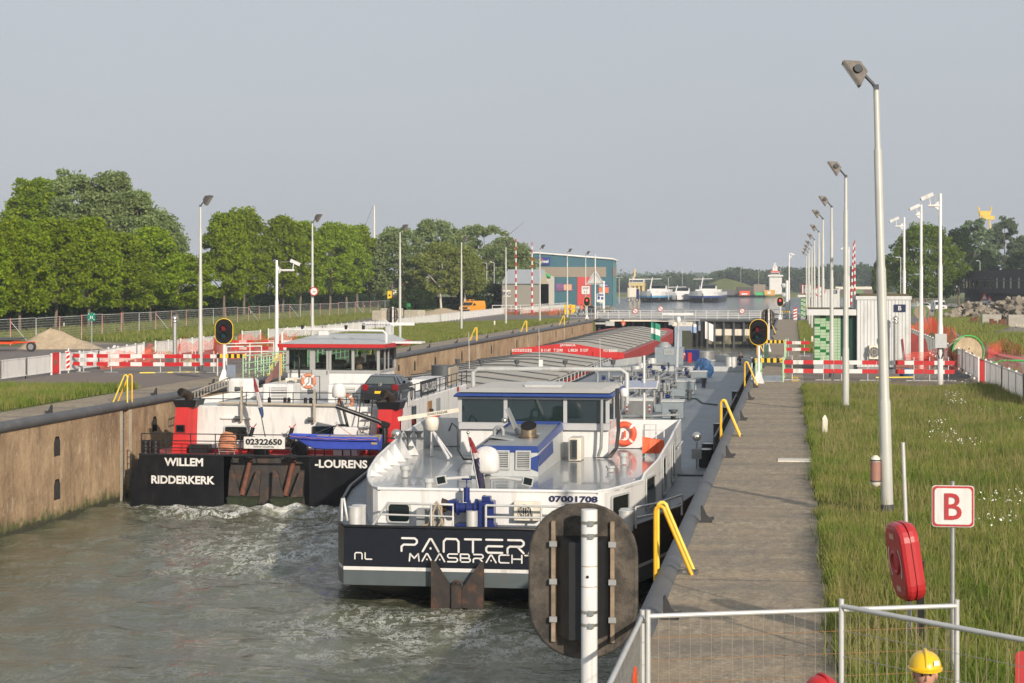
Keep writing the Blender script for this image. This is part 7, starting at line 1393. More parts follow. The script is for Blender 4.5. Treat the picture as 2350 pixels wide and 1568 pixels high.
ws = at_d(2396,14.5); sw = board('notice_board', ws, .42, .5, zat(1560,ws.x,ws.y)-.04, [(.42,.5,0,FADRED,'board')], 'red notice board cut off at the lower right corner'); zc = zat(1560,ws.x,ws.y)-.04
for k in range(3): MB().cbox(ws+V(.03,-.01,zc+.15-.1*k), (.28,.008,.03)).build('line', CREAM, sw)
# ---------------------------------------------------------------- lock gate and bridge
Yg = 262.0; gt = thing('lock_gate', 'closed lock gate with black and cream steel leaves under the white railed bridge', 'lock gate', (-14, Yg, OW)); gx0, gxm, gx1 = -27.2, atY(1545,Yg), -2.0
bx('recess_wall', BLACKM, gt, gx0, gxm, Yg+2.5, Yg+3, -4.5, -.3, 0); bx('deck_slab', DGREY, gt, gx0, gx1+1, Yg-.3, Yg+4, -.32, -.05, .02); bx('cream_beam', CREAM, gt, -24.5, gxm+.2, Yg-.42, Yg-.31, -.34, -.12, 0)
bx('gate_leaf', BLACK, gt, atY(1612,Yg), gx1, Yg+.6, Yg+1, -4.2, -.3, 0); bx('cream_band', CREAM, gt, atY(1618,Yg), gx1, Yg+.3, Yg+.59, -2.2, -1.35, 0); bx('lower_band', mat('weedy_beige', (.28,.25,.18), .8, var=.3, sc=1, streak=((.04,.05,.02), .8, .4, .6, .9, (1,1,.5))), gt, atY(1625,Yg), gx1, Yg+.35, Yg+.59, -3.4, -2.22, 0)
for px in (1623,1640,1661,1684,1707,1726): x = atY(px, Yg); bx('gate_rib', DGREY, gt, x-.12, x+.12, Yg+.0, Yg+.6, -4.1, -.35, 0)
for px in (1648,1692): x = atY(px, Yg); bx('gate_opening', BLACKM, gt, x-.8, x+.8, Yg+.25, Yg+.36, -3.0, -2.3, 0)
bx('centre_pier', CREAM, gt, atY(1543,Yg), atY(1590,Yg), Yg-.2, Yg+1.5, -.95, -.32, .02); bx('centre_pier_face', mat('pier_dark', (.05,.05,.045), .8, var=.3, streak=((.04,.06,.015), .7, .5, .7, .8, (1,1,.5))), gt, atY(1565,Yg), atY(1608,Yg), Yg+.2, Yg+1.5, -4.5, -1.6, 0)
for px in (1611,1600): x = atY(px, Yg); bx('guide_post', BLACK, gt, x-.18, x+.18, Yg-.5, Yg, -4.5, -.32, 0)
for px in (1372,1405,1425,1450,1475,1500,1525): x = atY(px, Yg); bx('recess_rib', DGREY, gt, x-.14, x+.14, Yg+2, Yg+2.5, -4.5, -.35, 0)
mb = MB(); q0_, q1_ = pt(1363,743,Yg-1), pt(1400,743,Yg-1); mb.tube([q0_, q1_], .16, 6); mb.cbox(q1_,(1.2,.4,.6)); mb.build('gate_arm', LGREY, gt)
for yy, h_, x0, x1, s in ((Yg-.2,1.15,gx0+1.0,atY(1545,Yg),'near'),(Yg-.25,1.15,atY(1572,Yg),gx1+.6,'near'),(Yg+8,1.2,gx0,gx1+1,''),(Yg+16,1.2,gx0-6,gx1+8,'')): rail(gt, [(x0,yy,-.05),(x1,yy,-.05)], h_, 4 if yy < Yg+1 else 2, WHITE if yy < Yg+1 else GALV, 1.5, .035, 'bridge_railing')
bx('walkway', MGREY, gt, gx0-4, gx1+3, Yg+6, Yg+14, -.25, .02, 0); bx('bridge_beam', MGREY, gt, gx0, gx1, Yg+7.7, Yg+7.9, .25, .75, 0); bx('bridge_beam', MGREY, gt, gx0-4, gx1+4, Yg+13.7, Yg+13.9, .3, .6, 0)
for px, py in ((1458,714),(1516,709),(1703,714)): q = pt(px, py, Yg-.5); o = disc(V(q.x,Yg-.45,0), q.z, .38, 'round no mooring sign on the bridge railing, ' + ('left one','middle one beyond','right one')[(1458,1516,1703).index(px)], True)
railing_thing([gp(1240,716),gp(1300,714),gp(1358,721)], 'white tube railing by the gate workers', WHITE, 1.1, 2, 1.7, .05, 'tube_railing', 'railing', 'white tube railings'); railing_thing([gp(1130,716),gp(1215,715),gp(1300,708)], 'white tube railing in front of the silver shed', WHITE, 1.1, 2, 2, .05, 'tube_railing', 'railing', 'white tube railings')
pa_ = at_d(1825,250); cvr = board('chevron_post', pa_, .45, 1.5, .85, [(.45,1.5,0,WHITE,'board')], 'small striped chevron post at the far right gate end')
for k in range(4): MB().face([pa_+V(-.22,-.012,.25+k*.38),pa_+V(.22,-.012,.42+k*.38),pa_+V(.22,-.012,.6+k*.38),pa_+V(-.22,-.012,.43+k*.38)]).build('stripe', RED, cvr)
for px, d in ((1806,268),(1472-87,300)): 
    q = at_d(px, d); t = thing('radio_mast', 'white post with round lamps facing away, ' + ('right of the gate' if px > 1500 else 'left of the moored ships'), 'lamp post', q); cy('post', WHITE, t, q, q+V(0,0,5.2), .22)
    for z in (1.9,3.2,4.5): MB().ball(q+V(-.45,0,z), (.36,.2,.36), 10, 6).build('lamp', LGREY, t)
# ---------------------------------------------------------------- buildings
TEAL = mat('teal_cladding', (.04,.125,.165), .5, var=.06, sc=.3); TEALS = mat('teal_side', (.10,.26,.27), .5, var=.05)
Yh = 430.0; h0, h1 = atY(1190,Yh), atY(1405.5,Yh); hl = thing('warehouse', 'large teal warehouse with a tan stripe and white roof edge', 'warehouse', (h0,Yh,0)); zt = lambda px, py: zat(py, atY(px,Yh), Yh)
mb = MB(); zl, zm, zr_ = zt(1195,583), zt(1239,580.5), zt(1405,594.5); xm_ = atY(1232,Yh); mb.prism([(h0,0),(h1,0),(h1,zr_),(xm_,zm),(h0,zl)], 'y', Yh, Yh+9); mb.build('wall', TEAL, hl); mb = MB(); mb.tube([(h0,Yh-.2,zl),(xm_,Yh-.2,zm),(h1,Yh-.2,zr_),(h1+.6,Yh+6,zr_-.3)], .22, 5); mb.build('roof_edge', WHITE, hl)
TANC = mat('tan_cladding', (.27,.23,.18), .6, var=.08); bx('tan_stripe', TANC, hl, h0+3, atY(1391,Yh), Yh-.1, Yh, zt(1300,636), zt(1300,613), 0)
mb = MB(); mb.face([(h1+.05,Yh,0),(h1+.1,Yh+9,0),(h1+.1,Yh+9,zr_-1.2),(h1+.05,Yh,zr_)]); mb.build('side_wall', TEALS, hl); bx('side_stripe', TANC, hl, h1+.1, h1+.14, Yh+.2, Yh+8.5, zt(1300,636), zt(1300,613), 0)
bx('red_doors', mat('door_red', (.55,.06,.06), .5), hl, atY(1325,Yh), atY(1356,Yh), Yh-.1, Yh, 0, zt(1340,636), 0)
sg_ = bx('name_sign', mat('sign_blue', (.02,.04,.22), .45), hl, atY(1218,Yh), atY(1263,Yh), Yh-.5, Yh-.3, zt(1240,608), zt(1240,591), 0); txt('Jongeneel', (atY(1241,Yh),Yh-.52,zt(1240,601)), .95, WHITE, sg_, w=3.6, bold=.03)
for k in range(3): bx('crown_mark', ORANGE, sg_, atY(1239+k*3,Yh), atY(1241+k*3,Yh), Yh-.53, Yh-.51, zt(1240,597), zt(1240,594.5-(k == 1)), 0)
s2 = bx('poster', mat('poster_violet', (.18,.08,.2), .6, var=.6, sc=.5), hl, atY(1276,Yh), atY(1315,Yh), Yh-.2, Yh-.1, zt(1300,668), zt(1300,651), 0); bx('poster_field', mat('poster_tan', (.6,.35,.2), .6), s2, atY(1294,Yh), atY(1312,Yh), Yh-.24, Yh-.21, zt(1300,666), zt(1300,653), 0)
s3 = bx('name_board', mat('board_orange', (.65,.16,.08), .6), hl, atY(1374,Yh), atY(1397,Yh), Yh-.2, Yh-.1, zt(1385,673), zt(1385,659), 0); bx('board_head', MATS['sign_blue'], s3, atY(1375,Yh), atY(1396,Yh), Yh-.24, Yh-.2, zt(1385,659), zt(1385,651), 0); txt('jongeneel', (atY(1385.5,Yh),Yh-.25,zt(1385,655)), .4, WHITE, s3, w=1.8)
Ys = 345.0; s0, s1, s2x = atY(1152,Ys), atY(1237,Ys), atY(1257,Ys+8); sh = thing('silver_shed', 'grey shed with a silver corrugated roof and cream gable behind the barrier arms', 'shed', (s0,Ys,0)); ze, zp = zat(652,s1,Ys), zat(619,s1,Ys+7)
bx('wall', mat('shed_grey', (.24,.23,.20), .7, var=.06), sh, s0, s1, Ys, Ys+14, 0, ze, 0); RFS = mat('shed_roof', (.50,.53,.55), .35, .4, var=.06); mb = MB(); mb.face([(s0,Ys-.3,ze),(s1+.2,Ys-.3,ze),(s1+.2,Ys+7,zp),(s0,Ys+7,zp)])
for i in range(30): x = s0+(s1-s0)*i/30; mb.loft([[(x,Ys-.3,ze+.01),(x+.08,Ys-.3,ze+.1),(x+.16,Ys-.3,ze+.01)],[(x,Ys+7,zp+.01),(x+.08,Ys+7,zp+.1),(x+.16,Ys+7,zp+.01)]], caps=False)
mb.build('roof', RFS, sh); mb = MB(); mb.face([(s1,Ys,0),(s1,Ys+14,0),(s1,Ys+14,ze),(s1,Ys+7,zp),(s1,Ys,ze)]); mb.build('gable', mat('gable_cream', (.55,.50,.36), .7, var=.05), sh); bx('white_board', CREAM, sh, atY(1155,Ys), atY(1172,Ys), Ys-.1, Ys, zat(681,s0,Ys), zat(666,s0,Ys), 0); txt('ING', (atY(1163,Ys),Ys-.12,zat(674,s0,Ys)), .75, MATS['navy_letters'], sh, w=1.4, bold=.04)
gy = 380; mb = MB(); g0, g1 = atY(1205,gy), atY(1258,gy); mb.prism([(g0,0),(g1,0),(g1,zat(636,g1,gy)),(atY(1224,gy),zat(617,g1,gy)),(g0,zat(632,g0,gy))], 'y', gy, gy+10); gs = solid('green_shed', mb, CREAM, 'cream gabled shed with green roof edge behind the silver shed', 'shed'); 
mb = MB(); mb.tube([V(atY(1224,gy),gy-.2,zat(617,g1,gy)), V(g1+.5,gy-.2,zat(636,g1,gy))], .4, 5); o = mb.build('roof_edge', mat('edge_green', (.04,.32,.10), .5), gs)
by_ = 400; bh = thing('brown_house', 'low brown flat roofed house with pale fascia half hidden by bushes', 'house', (atY(895,by_),by_,0)); x0, x1 = atY(896,by_), atY(963,by_); bx('wall', mat('brown_brick', (.16,.10,.07), .8, var=.12), bh, x0, x1, by_, by_+8, 0, zat(640,x0,by_), 0); bx('fascia', CREAM, bh, x0-.4, x1+.4, by_-.5, by_+8, zat(637,x0,by_), zat(629,x0,by_), 0); bx('window', GLASS, bh, atY(902,by_), atY(914,by_), by_-.05, by_, zat(664,x0,by_), zat(642,x0,by_), 0); bx('window', GLASS, bh, atY(935,by_), atY(943,by_), by_-.05, by_, zat(664,x0,by_), zat(648,x0,by_), 0); bx('white_panel', CREAM, bh, atY(902,by_), atY(914,by_), by_-.05, by_, zat(676,x0,by_), zat(664,x0,by_), 0)
# dark brick office on the right
BRK, N, L, b = nodes_mat('dark_brick'); P = pos(N); bt = N.new('ShaderNodeTexBrick'); bt.inputs['Scale'].default_value = 2.5; bt.inputs['Color1'].default_value = (.045,.04,.038,1); bt.inputs['Color2'].default_value = (.028,.025,.024,1); bt.inputs['Mortar'].default_value = (.06,.055,.05,1); mp = N.new('ShaderNodeMapping'); mp.inputs['Rotation'].default_value = (R(90),0,0); L.new(P, mp.inputs[0]); L.new(mp.outputs[0], bt.inputs['Vector']); L.new(bt.outputs[0], b.inputs['Base Color']); b.inputs['Roughness'].default_value = .8
oa, ob = at_d(2213,395), at_d(2420,300); of = thing('office_building', 'dark brick office with a row of tilted windows behind the rubble heap', 'office', oa); d = (ob-oa); Ln = d.length; dn_ = d.normalized(); nrm = Vector((dn_.y,-dn_.x,0)); 
def wq(a, b_, z0, z1, off): return [oa+dn_*a+nrm*off+V(0,0,z0), oa+dn_*b_+nrm*off+V(0,0,z0), oa+dn_*b_+nrm*off+V(0,0,z1), oa+dn_*a+nrm*off+V(0,0,z1)]
za, zb2 = zat(625,oa.x,oa.y), zat(612,ob.x,ob.y); Hh = (za+zb2)/2; mb = MB(); mb.loft([wq(0,Ln,3.0,Hh,.8), wq(0,Ln,3.0,Hh,-12)]); mb.build('upper_storey', BRK, of); mb = MB(); mb.loft([wq(.5,Ln,0,3.0,0), wq(.5,Ln,0,3.0,-12)]); mb.build('ground_storey', BRK, of); mb = MB(); mb.loft([wq(0,Ln,Hh-2.0,Hh-1.85,.9), wq(0,Ln,Hh-2.0,Hh-1.85,.8)]); mb.build('string_course', mat('slate', (.05,.055,.06), .6), of)
for px, m_ in ((2222,0),(2229,0),(2236,0),(2244,0),(2253,0),(2270,0),(2285,0),(2299,1),(2315,1),(2331,1),(2350,1)):
    t = (px-2213)/207*1.0; a = Ln*t*.395/(.395*(t)+.300*(1-t))*1.0 if 0 else Ln*(t*395/(300*(1-t)*1.0+395*t) if 0 else t*395/(395*t+300*(1-t))) ; wW = .95
    mb = MB(); mb.face(wq(a-wW, a+wW, 3.9, 5.9, .83)); fr = mb.build('window', mat('slate_frame', (.10,.11,.12), .5), of); mb = MB(); g = wq(a-wW*.8, a+wW*.8, 4.05, 5.75, .86); mb.face(g); mb.build('pane', GLASS if not m_ else mat('blind_tan', (.45,.38,.28), .5, var=.15), fr)
mb = MB(); q = at_d(2260,650)
for dx in (-1.6, 1.6): mb.tube([q+V(dx*1.2,0,20), q+V(dx*.9,0,zat(500,q.x,q.y)), q+V(dx*1.35,0,zat(475,q.x,q.y))], .35, 4)
mb.cbox(q+V(0,0,zat(490,q.x,q.y)), (3.2,1,1.6)); mb.cbox(q+V(1.2,0,zat(500,q.x,q.y)), (4,1,1.2)); solid('crane_top', mb, mat('crane_yellow', (.70,.48,.06), .5), 'yellow crane head showing above the grey green trees', 'crane')
mm = at_d(859,420); t = thing('tall_mast', 'slim cream mast with a stay line rising behind the lindens', 'mast', mm); cy('pole', CREAM, t, mm, mm+V(0,0,zat(472,mm.x,mm.y)), .22, .16, 8); tb('stay', DGREY, t, [mm+V(-.3,0,zat(474,mm.x,mm.y)), mm+V(-2.3,0,zat(525,mm.x,mm.y))], .035, 4)
# ---------------------------------------------------------------- vehicles
def wheel(root, c, r, w, m=RUBBER, ax=(1,0,0)):
    a = Vector(ax)*w/2; o = MB().cyl(Vector(c)-a, Vector(c)+a, r, n=16).build('wheel', m, root); MB().cyl(Vector(c)-a*1.04, Vector(c)+a*1.04, r*.62, n=12).build('rim', GALV, o); return o
def body_loft(S, yv): pass
cp = V(atY(872,74.5), 74.5, -.085); car = thing('parked_car', 'dark hatchback parked on the deckhouse roof beside the wheelhouse', 'car', (cp.x,cp.y,cp.z)); CARP = mat('car_black', (.022,.025,.032), .2, var=.1, coat=.6)
W2 = .72; k = .86
def sec(y, zb, zs, zr, ws, wr): return [(cp.x-W2*.96,cp.y+y,cp.z+zb),(cp.x-W2,cp.y+y,cp.z+(zb+zs)*.5),(cp.x-ws,cp.y+y,cp.z+zs),(cp.x-wr,cp.y+y,cp.z+zr),(cp.x+wr,cp.y+y,cp.z+zr),(cp.x+ws,cp.y+y,cp.z+zs),(cp.x+W2,cp.y+y,cp.z+(zb+zs)*.5),(cp.x+W2*.96,cp.y+y,cp.z+zb)]
mb = MB(); mb.loft([sec(0,.22,.60,.64,.62,.58), sec(.06,.17,.66,.72,.68,.60), sec(.14,.16,.74,.80,.70,.60), sec(.42,.16,.74,1.08,.70,.50), sec(.7,.16,.74,1.13,.70,.49), sec(1.5,.16,.74,1.12,.70,.49), sec(1.95,.16,.74,1.05,.70,.50), sec(2.45,.16,.78,.84,.69,.62), sec(3.1,.17,.72,.76,.68,.6), sec(3.4,.22,.58,.62,.6,.5)]); mb.build('body', CARP, car)
def cw(P, nm, m): return MB().face([cp+Vector(p) for p in P]).build(nm, m, car)
cw([(-.58,.115,.80),(.58,.115,.80),(.47,.375,1.05),(-.47,.375,1.05)], 'rear_window', mat('window_sheen_grey', (.09,.11,.11), .08));  # grey base colour stands in for sky reflected in and seen through the glass
for s in (-1, 1):
    q = [(s*.708,.62,.77),(s*.708,1.15,.77),(s*.535,1.15,1.07),(s*.535,.66,1.07)], [(s*.708,1.22,.77),(s*.708,2.1,.76),(s*.55,1.8,1.05),(s*.535,1.22,1.07)]
    for g in q: cw(g if s > 0 else g[::-1], 'side_window', GLASS)
    MB().bbox(cp.x+s*.60-.12,cp.x+s*.60+.12,cp.y-.03,cp.y+.12,cp.z+.54,cp.z+.78,.03).build('tail_light', mat('tail_red', (.22,.008,.01), .15), car)
    wheel(car, cp+V(s*.64,.55,.26), .26, .17); wheel(car, cp+V(s*.64,2.75,.26), .26, .17); MB().ball(cp+V(s*.80,2.0,.90), (.1,.06,.07), 8, 5).build('wing_mirror', CARP, car)
MB().cbox(cp+V(0,-.02,.47),(.42,.02,.10)).build('number_plate', SIGY, car); MB().bbox(cp.x-.68,cp.x+.68,cp.y-.06,cp.y+.05,cp.z+.20,cp.z+.42,.03).build('bumper', BLACK, car)
em = MB(); em.torus(cp+V(0,.02,.78), .065, .01, (0,1,0), 16, 5); em.tube([cp+V(-.045,.01,.82),cp+V(-.02,.01,.74),cp+V(0,.01,.78),cp+V(.02,.01,.74),cp+V(.045,.01,.82)], .008, 4); em.build('emblem', STEEL, car); txt('POLO', cp+V(-.42,-.0,.72), .045, STEEL, car); tb('aerial', BLACK, car, [cp+V(0,.6,1.25), cp+V(0,.5,1.45)], .008, 4)
def van(p, W, Ln, H, m, label, rz, beacon=False):
    t = thing('parked_van', label, 'van', (0,0,0)); w = W/2
    def s(y, zb, zs, zr): return [(-w,y,zb),(-w,y,zs),(-w*.86,y,zr),(w*.86,y,zr),(w,y,zs),(w,y,zb)]
    MB().loft([s(0,.3,.9,1.0), s(.15,.28,1.0,1.12), s(.75,.28,1.12,1.2), s(1.45,.28,1.15,H-.08), s(1.7,.28,1.15,H), s(Ln-.1,.28,1.15,H), s(Ln,.3,1.1,H-.08)]).build('body', m, t)
    MB().face([(-w*.86,.72,1.22),(w*.86,.72,1.22),(w*.78,1.40,H-.14),(-w*.78,1.40,H-.14)]).build('windscreen', GLASS, t)
    for sd in (-1, 1):
        MB().face([(sd*(w*.99+.012),1.0,1.2),(sd*(w*.99+.012),1.9,1.2),(sd*(w*.88+.012),1.9,H-.25),(sd*(w*.88+.012),1.45,H-.25)]).build('side_window', GLASS, t); MB().bbox(sd*w*.75-.18,sd*w*.75+.18,-.02,.1,.62,.85,.03).build('headlight', WHITE, t)
        for y in (.85, Ln-.9): wheel(t, (sd*(w-.12),y,.34), .34, .22)
        MB().cbox((sd*(w+.14),1.1,1.35),(.18,.08,.28)).build('wing_mirror', BLACK, t)
    MB().bbox(-w,w,-.08,.08,.25,.5,.03).build('bumper', BLACK, t); MB().cbox((0,-.03,.78),(W*.5,.03,.22)).build('grille', BLACK, t)
    if beacon: MB().tube([(-w*.7,1.8,H+.02),(-w*.7,1.8,H+.2),(w*.7,1.8,H+.2),(w*.7,1.8,H+.02)], .05, 5).build('roof_rack', m, t); MB().cyl((0,1.7,H),(0,1.7,H+.25),.1,n=8).build('beacon', mat('beacon_amber', (.8,.3,.02), .3), t)
    t.location = p; t.rotation_euler = (0,0,rz)
van(gp(1066,718), 2.15, 5.0, 1.95, VANO, 'orange van with black windscreen parked behind the long white fence', R(-22), True); van(gp(2160,716), 2.0, 4.6, 1.95, WHITE, 'white van parked in front of the round tree', R(6)); 
def small_car(p, m, label, rz):
    t = thing('parked_car', label, 'car', (0,0,0)); w = .85
    def s(y, zb, zs, zr, r): return [(-w,y,zb),(-w,y,zs),(-w*r,y,zr),(w*r,y,zr),(w,y,zs),(w,y,zb)]
    MB().loft([s(0,.3,.7,.74,.9), s(.2,.25,.85,.92,.8), s(.8,.25,.9,1.42,.74), s(2.3,.25,.9,1.42,.74), s(3.0,.25,.88,.94,.85), s(4.0,.3,.7,.74,.8)]).build('body', m, t)
    for sd in (-1, 1):
        MB().face([(sd*(w*.97+.02),.75,.93),(sd*(w*.97+.02),2.75,.93),(sd*(w*.78+.02),2.25,1.36),(sd*(w*.78+.02),.95,1.36)]).build('side_window', GLASS, t)
        for y in (.75, 3.2): wheel(t, (sd*(w-.1),y,.32), .32, .2)
    t.location = p; t.rotation_euler = (0,0,rz)
small_car(gp(938,716), mat('car_silver', (.30,.32,.34), .3, .4), 'silver car parked behind the mesh fence by the brown house', R(-75)); small_car(at_d(1325,300), mat('car_dark', (.03,.04,.05), .3), 'dark car behind the workers at the left gate', R(-80)); small_car(at_d(2098,345), WHITE, 'white car half hidden behind the right camera mast', R(-70))
tr = thing('flat_trailer', 'orange flatbed site trailer with a dark deck in front of the sand heap', 'trailer', gp(40,807)); p = gp(40,807); x0, x1 = gp(-40,800).x, gp(150,800).x; y = p.y; bx('deck', DGREY, tr, gp(-10,800).x, gp(110,800).x, y, y+2.2, .78, .92, .02); bx('chassis', ORANGE, tr, x0+1, gp(105,800).x, y+.3, y+1.9, .5, .72, .02); tb('drawbar', ORANGE, tr, [(gp(95,800).x,y+1,.55),(x1,y+1,.62)], .06, 5)
for px in (-2, 95): wheel(tr, V(gp(px,805).x,y+.1,.33), .33, .22, ax=(0,1,0))
def heap(P, h, m, label, seed, name='sand_heap', cat='sand heap'):
    (cx, cy2), rx, ry = P; r = np.random.default_rng(seed); mb = MB(); n, m_ = 26, 9; rg = []
    for j in range(m_):
        t = j/(m_-1); z = h*(1-t)**.9
        rg.append([(cx+rx*t*(1+.22*math.sin(3*a+seed)+.1*math.sin(7*a+seed*2))*math.cos(a)+r.normal(0,.03), cy2+ry*t*(1+.2*math.sin(2*a+seed))*math.sin(a), max(0, z*(1+.22*math.sin(2*a+seed)*t*(1-t)*3)) + r.normal(0,.035)*(1-t)-.02) for a in np.linspace(0,2*PI,n+1)[:-1]])
    mb.loft(rg, True, caps=False); return solid(name, mb, m, label, cat, group='heaps of loose material')
q = gp(118,800); heap(((q.x,q.y),2.6,2.2),1.45,SAND,'large pale sand heap behind the orange trailer',1); q = gp(160,800); heap(((q.x,q.y),2.2,1.8),.8,SAND,'low tail of the sand heap right of the trailer',8); q = gp(362,818); heap(((q.x,q.y),1.2,1.3),.75,SAND,'small sand heap behind the orange netting on the left',2); q = gp(435,836); heap(((q.x,q.y),.9,.6),.35,SAND,'little sand pile at the foot of the left floodlight mast',3)
q = gp(650,792); heap(((q.x,q.y),1.5,1.4),.85,SAND,'sand heap left of the white camera mast top railing',4); q = gp(742,778); heap(((q.x,q.y),1.8,1.4),.55,SAND,'sand heap before the long white fence',5); q = gp(1015,722); heap(((q.x,q.y),4.5,3),1.0,SAND,'sand heap right of the concrete blocks',6); q = gp(2330,768); heap(((q.x,q.y),2.9,2.4),.72,GRAVEL,'dark gravel heap in front of the concrete blocks on the right',7,'gravel_heap','gravel heap'); q = gp(2150,866); heap(((q.x,q.y),1.7,1.0),.55,GRAVEL,'grey sand pile behind the red netting at the barrier end',9,'gravel_heap','gravel heap')
mb = MB(); q = gp(228,836)
for i in range(3): mb.ball(q+V(-.5+.5*i,.3*i,.35), (.42,.35,.38-.05*i), 9, 6)
mb.prism([(q.x+.25,.3),(q.x+1.0,.25),(q.x+.8,1.1)], 'y', q.y+.2, q.y+.5); solid('sand_bags', mb, mat('bag_white', (.72,.73,.76), .7, var=.06, bump=.3), 'pile of white bags behind the left picket fence', 'bags')
for k, (x0, x1, ya, yb, h) in enumerate(((853,890,735,713,0),(872,930,727,708,0),(927,978,729,712,0))):
    a = gp(x0, ya); d = FPX*CAMH/(ya-654); w_ = (x1-x0)*d/FPX; hh_ = (ya-yb)*d/FPX; mb = MB(); mb.bbox(0, w_*.75, 0, 2.0, 0, hh_, .06); o = mb.build('concrete_block', CONCY); o.location = a; o.rotation_euler = (0,0,R(-18)); tag(o, 'pale hollow concrete block on the grass, ' + ('left one behind the dark signal back','middle one furthest back','right one beside the sand heap')[k], 'concrete block', 'pale concrete blocks')
mb = MB(); q = gp(928,717); mb.bbox(q.x-.9,q.x+.9,q.y,q.y+1.2,.1,1.5,.1); solid('green_container', mb, mat('skip_green', (.02,.22,.06), .5), 'small green waste container before the silver car', 'container')
mb = MB(); q = gp(1307,722); mb.bbox(q.x-.85,q.x+.85,q.y,q.y+1,.0,1.5,.05); solid('grit_box', mb, SIGY, 'yellow grit box beside the workers at the left gate', 'box')
# right work site
for k, (x0, x1, ya, yb) in enumerate(((2254,2297,747,722),(2314,2362,752,723))):
    a = gp(x0, ya); d = FPX*CAMH/(ya-654); t = thing('concrete_unit', ('left','right')[k] + ' of two large pale concrete units before the rubble heap', 'concrete unit', a, 'large concrete units'); w_ = (x1-x0)*d/FPX; hh_ = (ya-yb)*d/FPX; MB().bbox(a.x,a.x+w_,a.y,a.y+1.6,0,hh_,.04).build('block', CONC, t)
    for i in range(3): MB().cyl((a.x+w_*(.4+.16*i),a.y-.01,hh_*.18),(a.x+w_*(.4+.16*i),a.y+.02,hh_*.18),.13,n=12).build('socket', CONCY, t)
for k, px in enumerate((2232,2240,2276,2284,2297,2303,2316,2333,2345)): p = gp(px, 752 if k > 1 else 744); mb = MB(); mb.bbox(p.x-.22,p.x+.22,p.y,p.y+.4,0,.75+.1*(k % 3),.02); solid('rusty_pile', mb, RUSTR, 'rusty steel pile stub standing before the concrete units', 'steel pile', None, 'rusty steel pile stubs')
rb = [None]; RUB = mat('rubble_concrete', (.27,.235,.185), .9, var=.18, sc=1.2, bump=.3, spots=((.15,.13,.11), 1.5, .5, .7, .6))
rr_ = random.Random(12); n = 0
for i in range(1500):
    px = rr_.uniform(2172, 2400); top = np.interp(px, [2172,2195,2215,2235,2258,2270,2290,2320,2345,2400], [722,708,697,690,699,703,688,684,677,675]); py = rr_.uniform(top, 729)
    d = 258 + rr_.uniform(-2, 8) + (729-py)*.12; q = at_d(px, d); z = zat(py, q.x, q.y)
    if z < .1 or n > 270: continue
    n += 1; s = rr_.uniform(.5, .85)
    if rb[0] is None:
        mb = MB(); b_ = .03; mb.bbox(-.52,.52,-.36,.36,-.3,.3,b_); rb[0] = mb.build('rubble_block', RUB); o = rb[0]; tag(o, 'broken concrete block lying in the rubble heap on the right', 'rubble block', 'broken concrete blocks of the rubble heap')
    else: o = rb[0].copy(); COL.objects.link(o)
    o.location = (q.x, q.y, z-.1); o.scale = (s*rr_.uniform(.8,1.2), s, s*rr_.uniform(.75,1.1)); o.rotation_euler = (rr_.uniform(-.8,.8), rr_.uniform(-.8,.8), rr_.uniform(0,6))
q = at_d(2300,266); heap(((q.x,q.y+2),8.5,4),2.0,GRAVEL,'mound of dark debris under the broken concrete blocks',13,'debris_mound','debris')
for px, py, h_ in ((2259,681,.0),(2271,687,0)):
    q = at_d(px, 330); z = zat(py, q.x, q.y); t = thing('warning_sign', 'small red triangular warning sign above the rubble, ' + ('taller left one' if px < 2265 else 'lower right one'), 'sign', q); cy('post', GALV, t, q, q+V(0,0,z), .05); MB().prism([(q.x-.7,z-.6),(q.x+.7,z-.6),(q.x,z+.7)], 'y', q.y-.1, q.y-.06).build('triangle', RED, t); MB().prism([(q.x-.4,z-.45),(q.x+.4,z-.45),(q.x,z+.3)], 'y', q.y-.13, q.y-.105).build('field', WHITE, t); MB().cbox(q+V(0,-.1,z-.9), (1.1,.05,.5)).build('plate', WHITE, t)
def reel(p, r, w, rz, label, green=True, drum=WOOD):
    t = thing('cable_reel', label, 'cable reel', (0,0,0), 'wooden cable reels')
    for y in (-w/2, w/2): 
        f = MB().cyl((0,y-.03,r),(0,y+.03,r),r,n=28).build('flange', WOOD, t)
        if y < 0:
            for k in range(5): a = k*2*PI/5; MB().cyl((.3*r*math.cos(a),y-.035,r+.3*r*math.sin(a)),(.3*r*math.cos(a),y-.04,r+.3*r*math.sin(a)),.05,n=8).build('bolt', BLACK, f)
    MB().cyl((0,-w/2,r),(0,w/2,r),r*.82 if green else r*.5,n=24).build('drum', mat('cable_dark', (.02,.06,.03), .6) if green else WOOD, t)
    if green: MB().tube([(r*1.08*math.cos(a),-w/2-.1,r*1.05+r*1.08*math.sin(a)) for a in np.linspace(-.6,PI+.2,24)], .035, 6).build('green_duct', TUBEG, t)
    t.location = p; t.rotation_euler = (0,0,rz)
reel(at_d(2214,106.5), .86, .7, R(20), 'wooden cable reel with yellowed rim and a green duct behind the right fence'); reel(at_d(2116,262), .95, .9, R(-25), 'wooden cable reel with green cable near the white van')
t_ = MB(); t_.tube([gp(2262,848)+V(0,0,.2), gp(2300,842)+V(0,0,.35), gp(2380,840)+V(0,0,.3)], .05, 6); t_.tube([gp(2262,848)+V(0,0,.2), gp(2290,853)+V(0,0,.1), gp(2340,854)+V(0,0,.12)], .05, 6); solid('green_duct', t_, TUBEG, 'loose green plastic duct on the ground behind the right fence', 'duct')
mb = MB(); q = gp(2082,866); mb.ball(q+V(0,0,.2), (.42,.3,.27), 10, 6); solid('blue_bag', mb, TARPB, 'blue green plastic bag on the paving at the barrier row', 'bag')
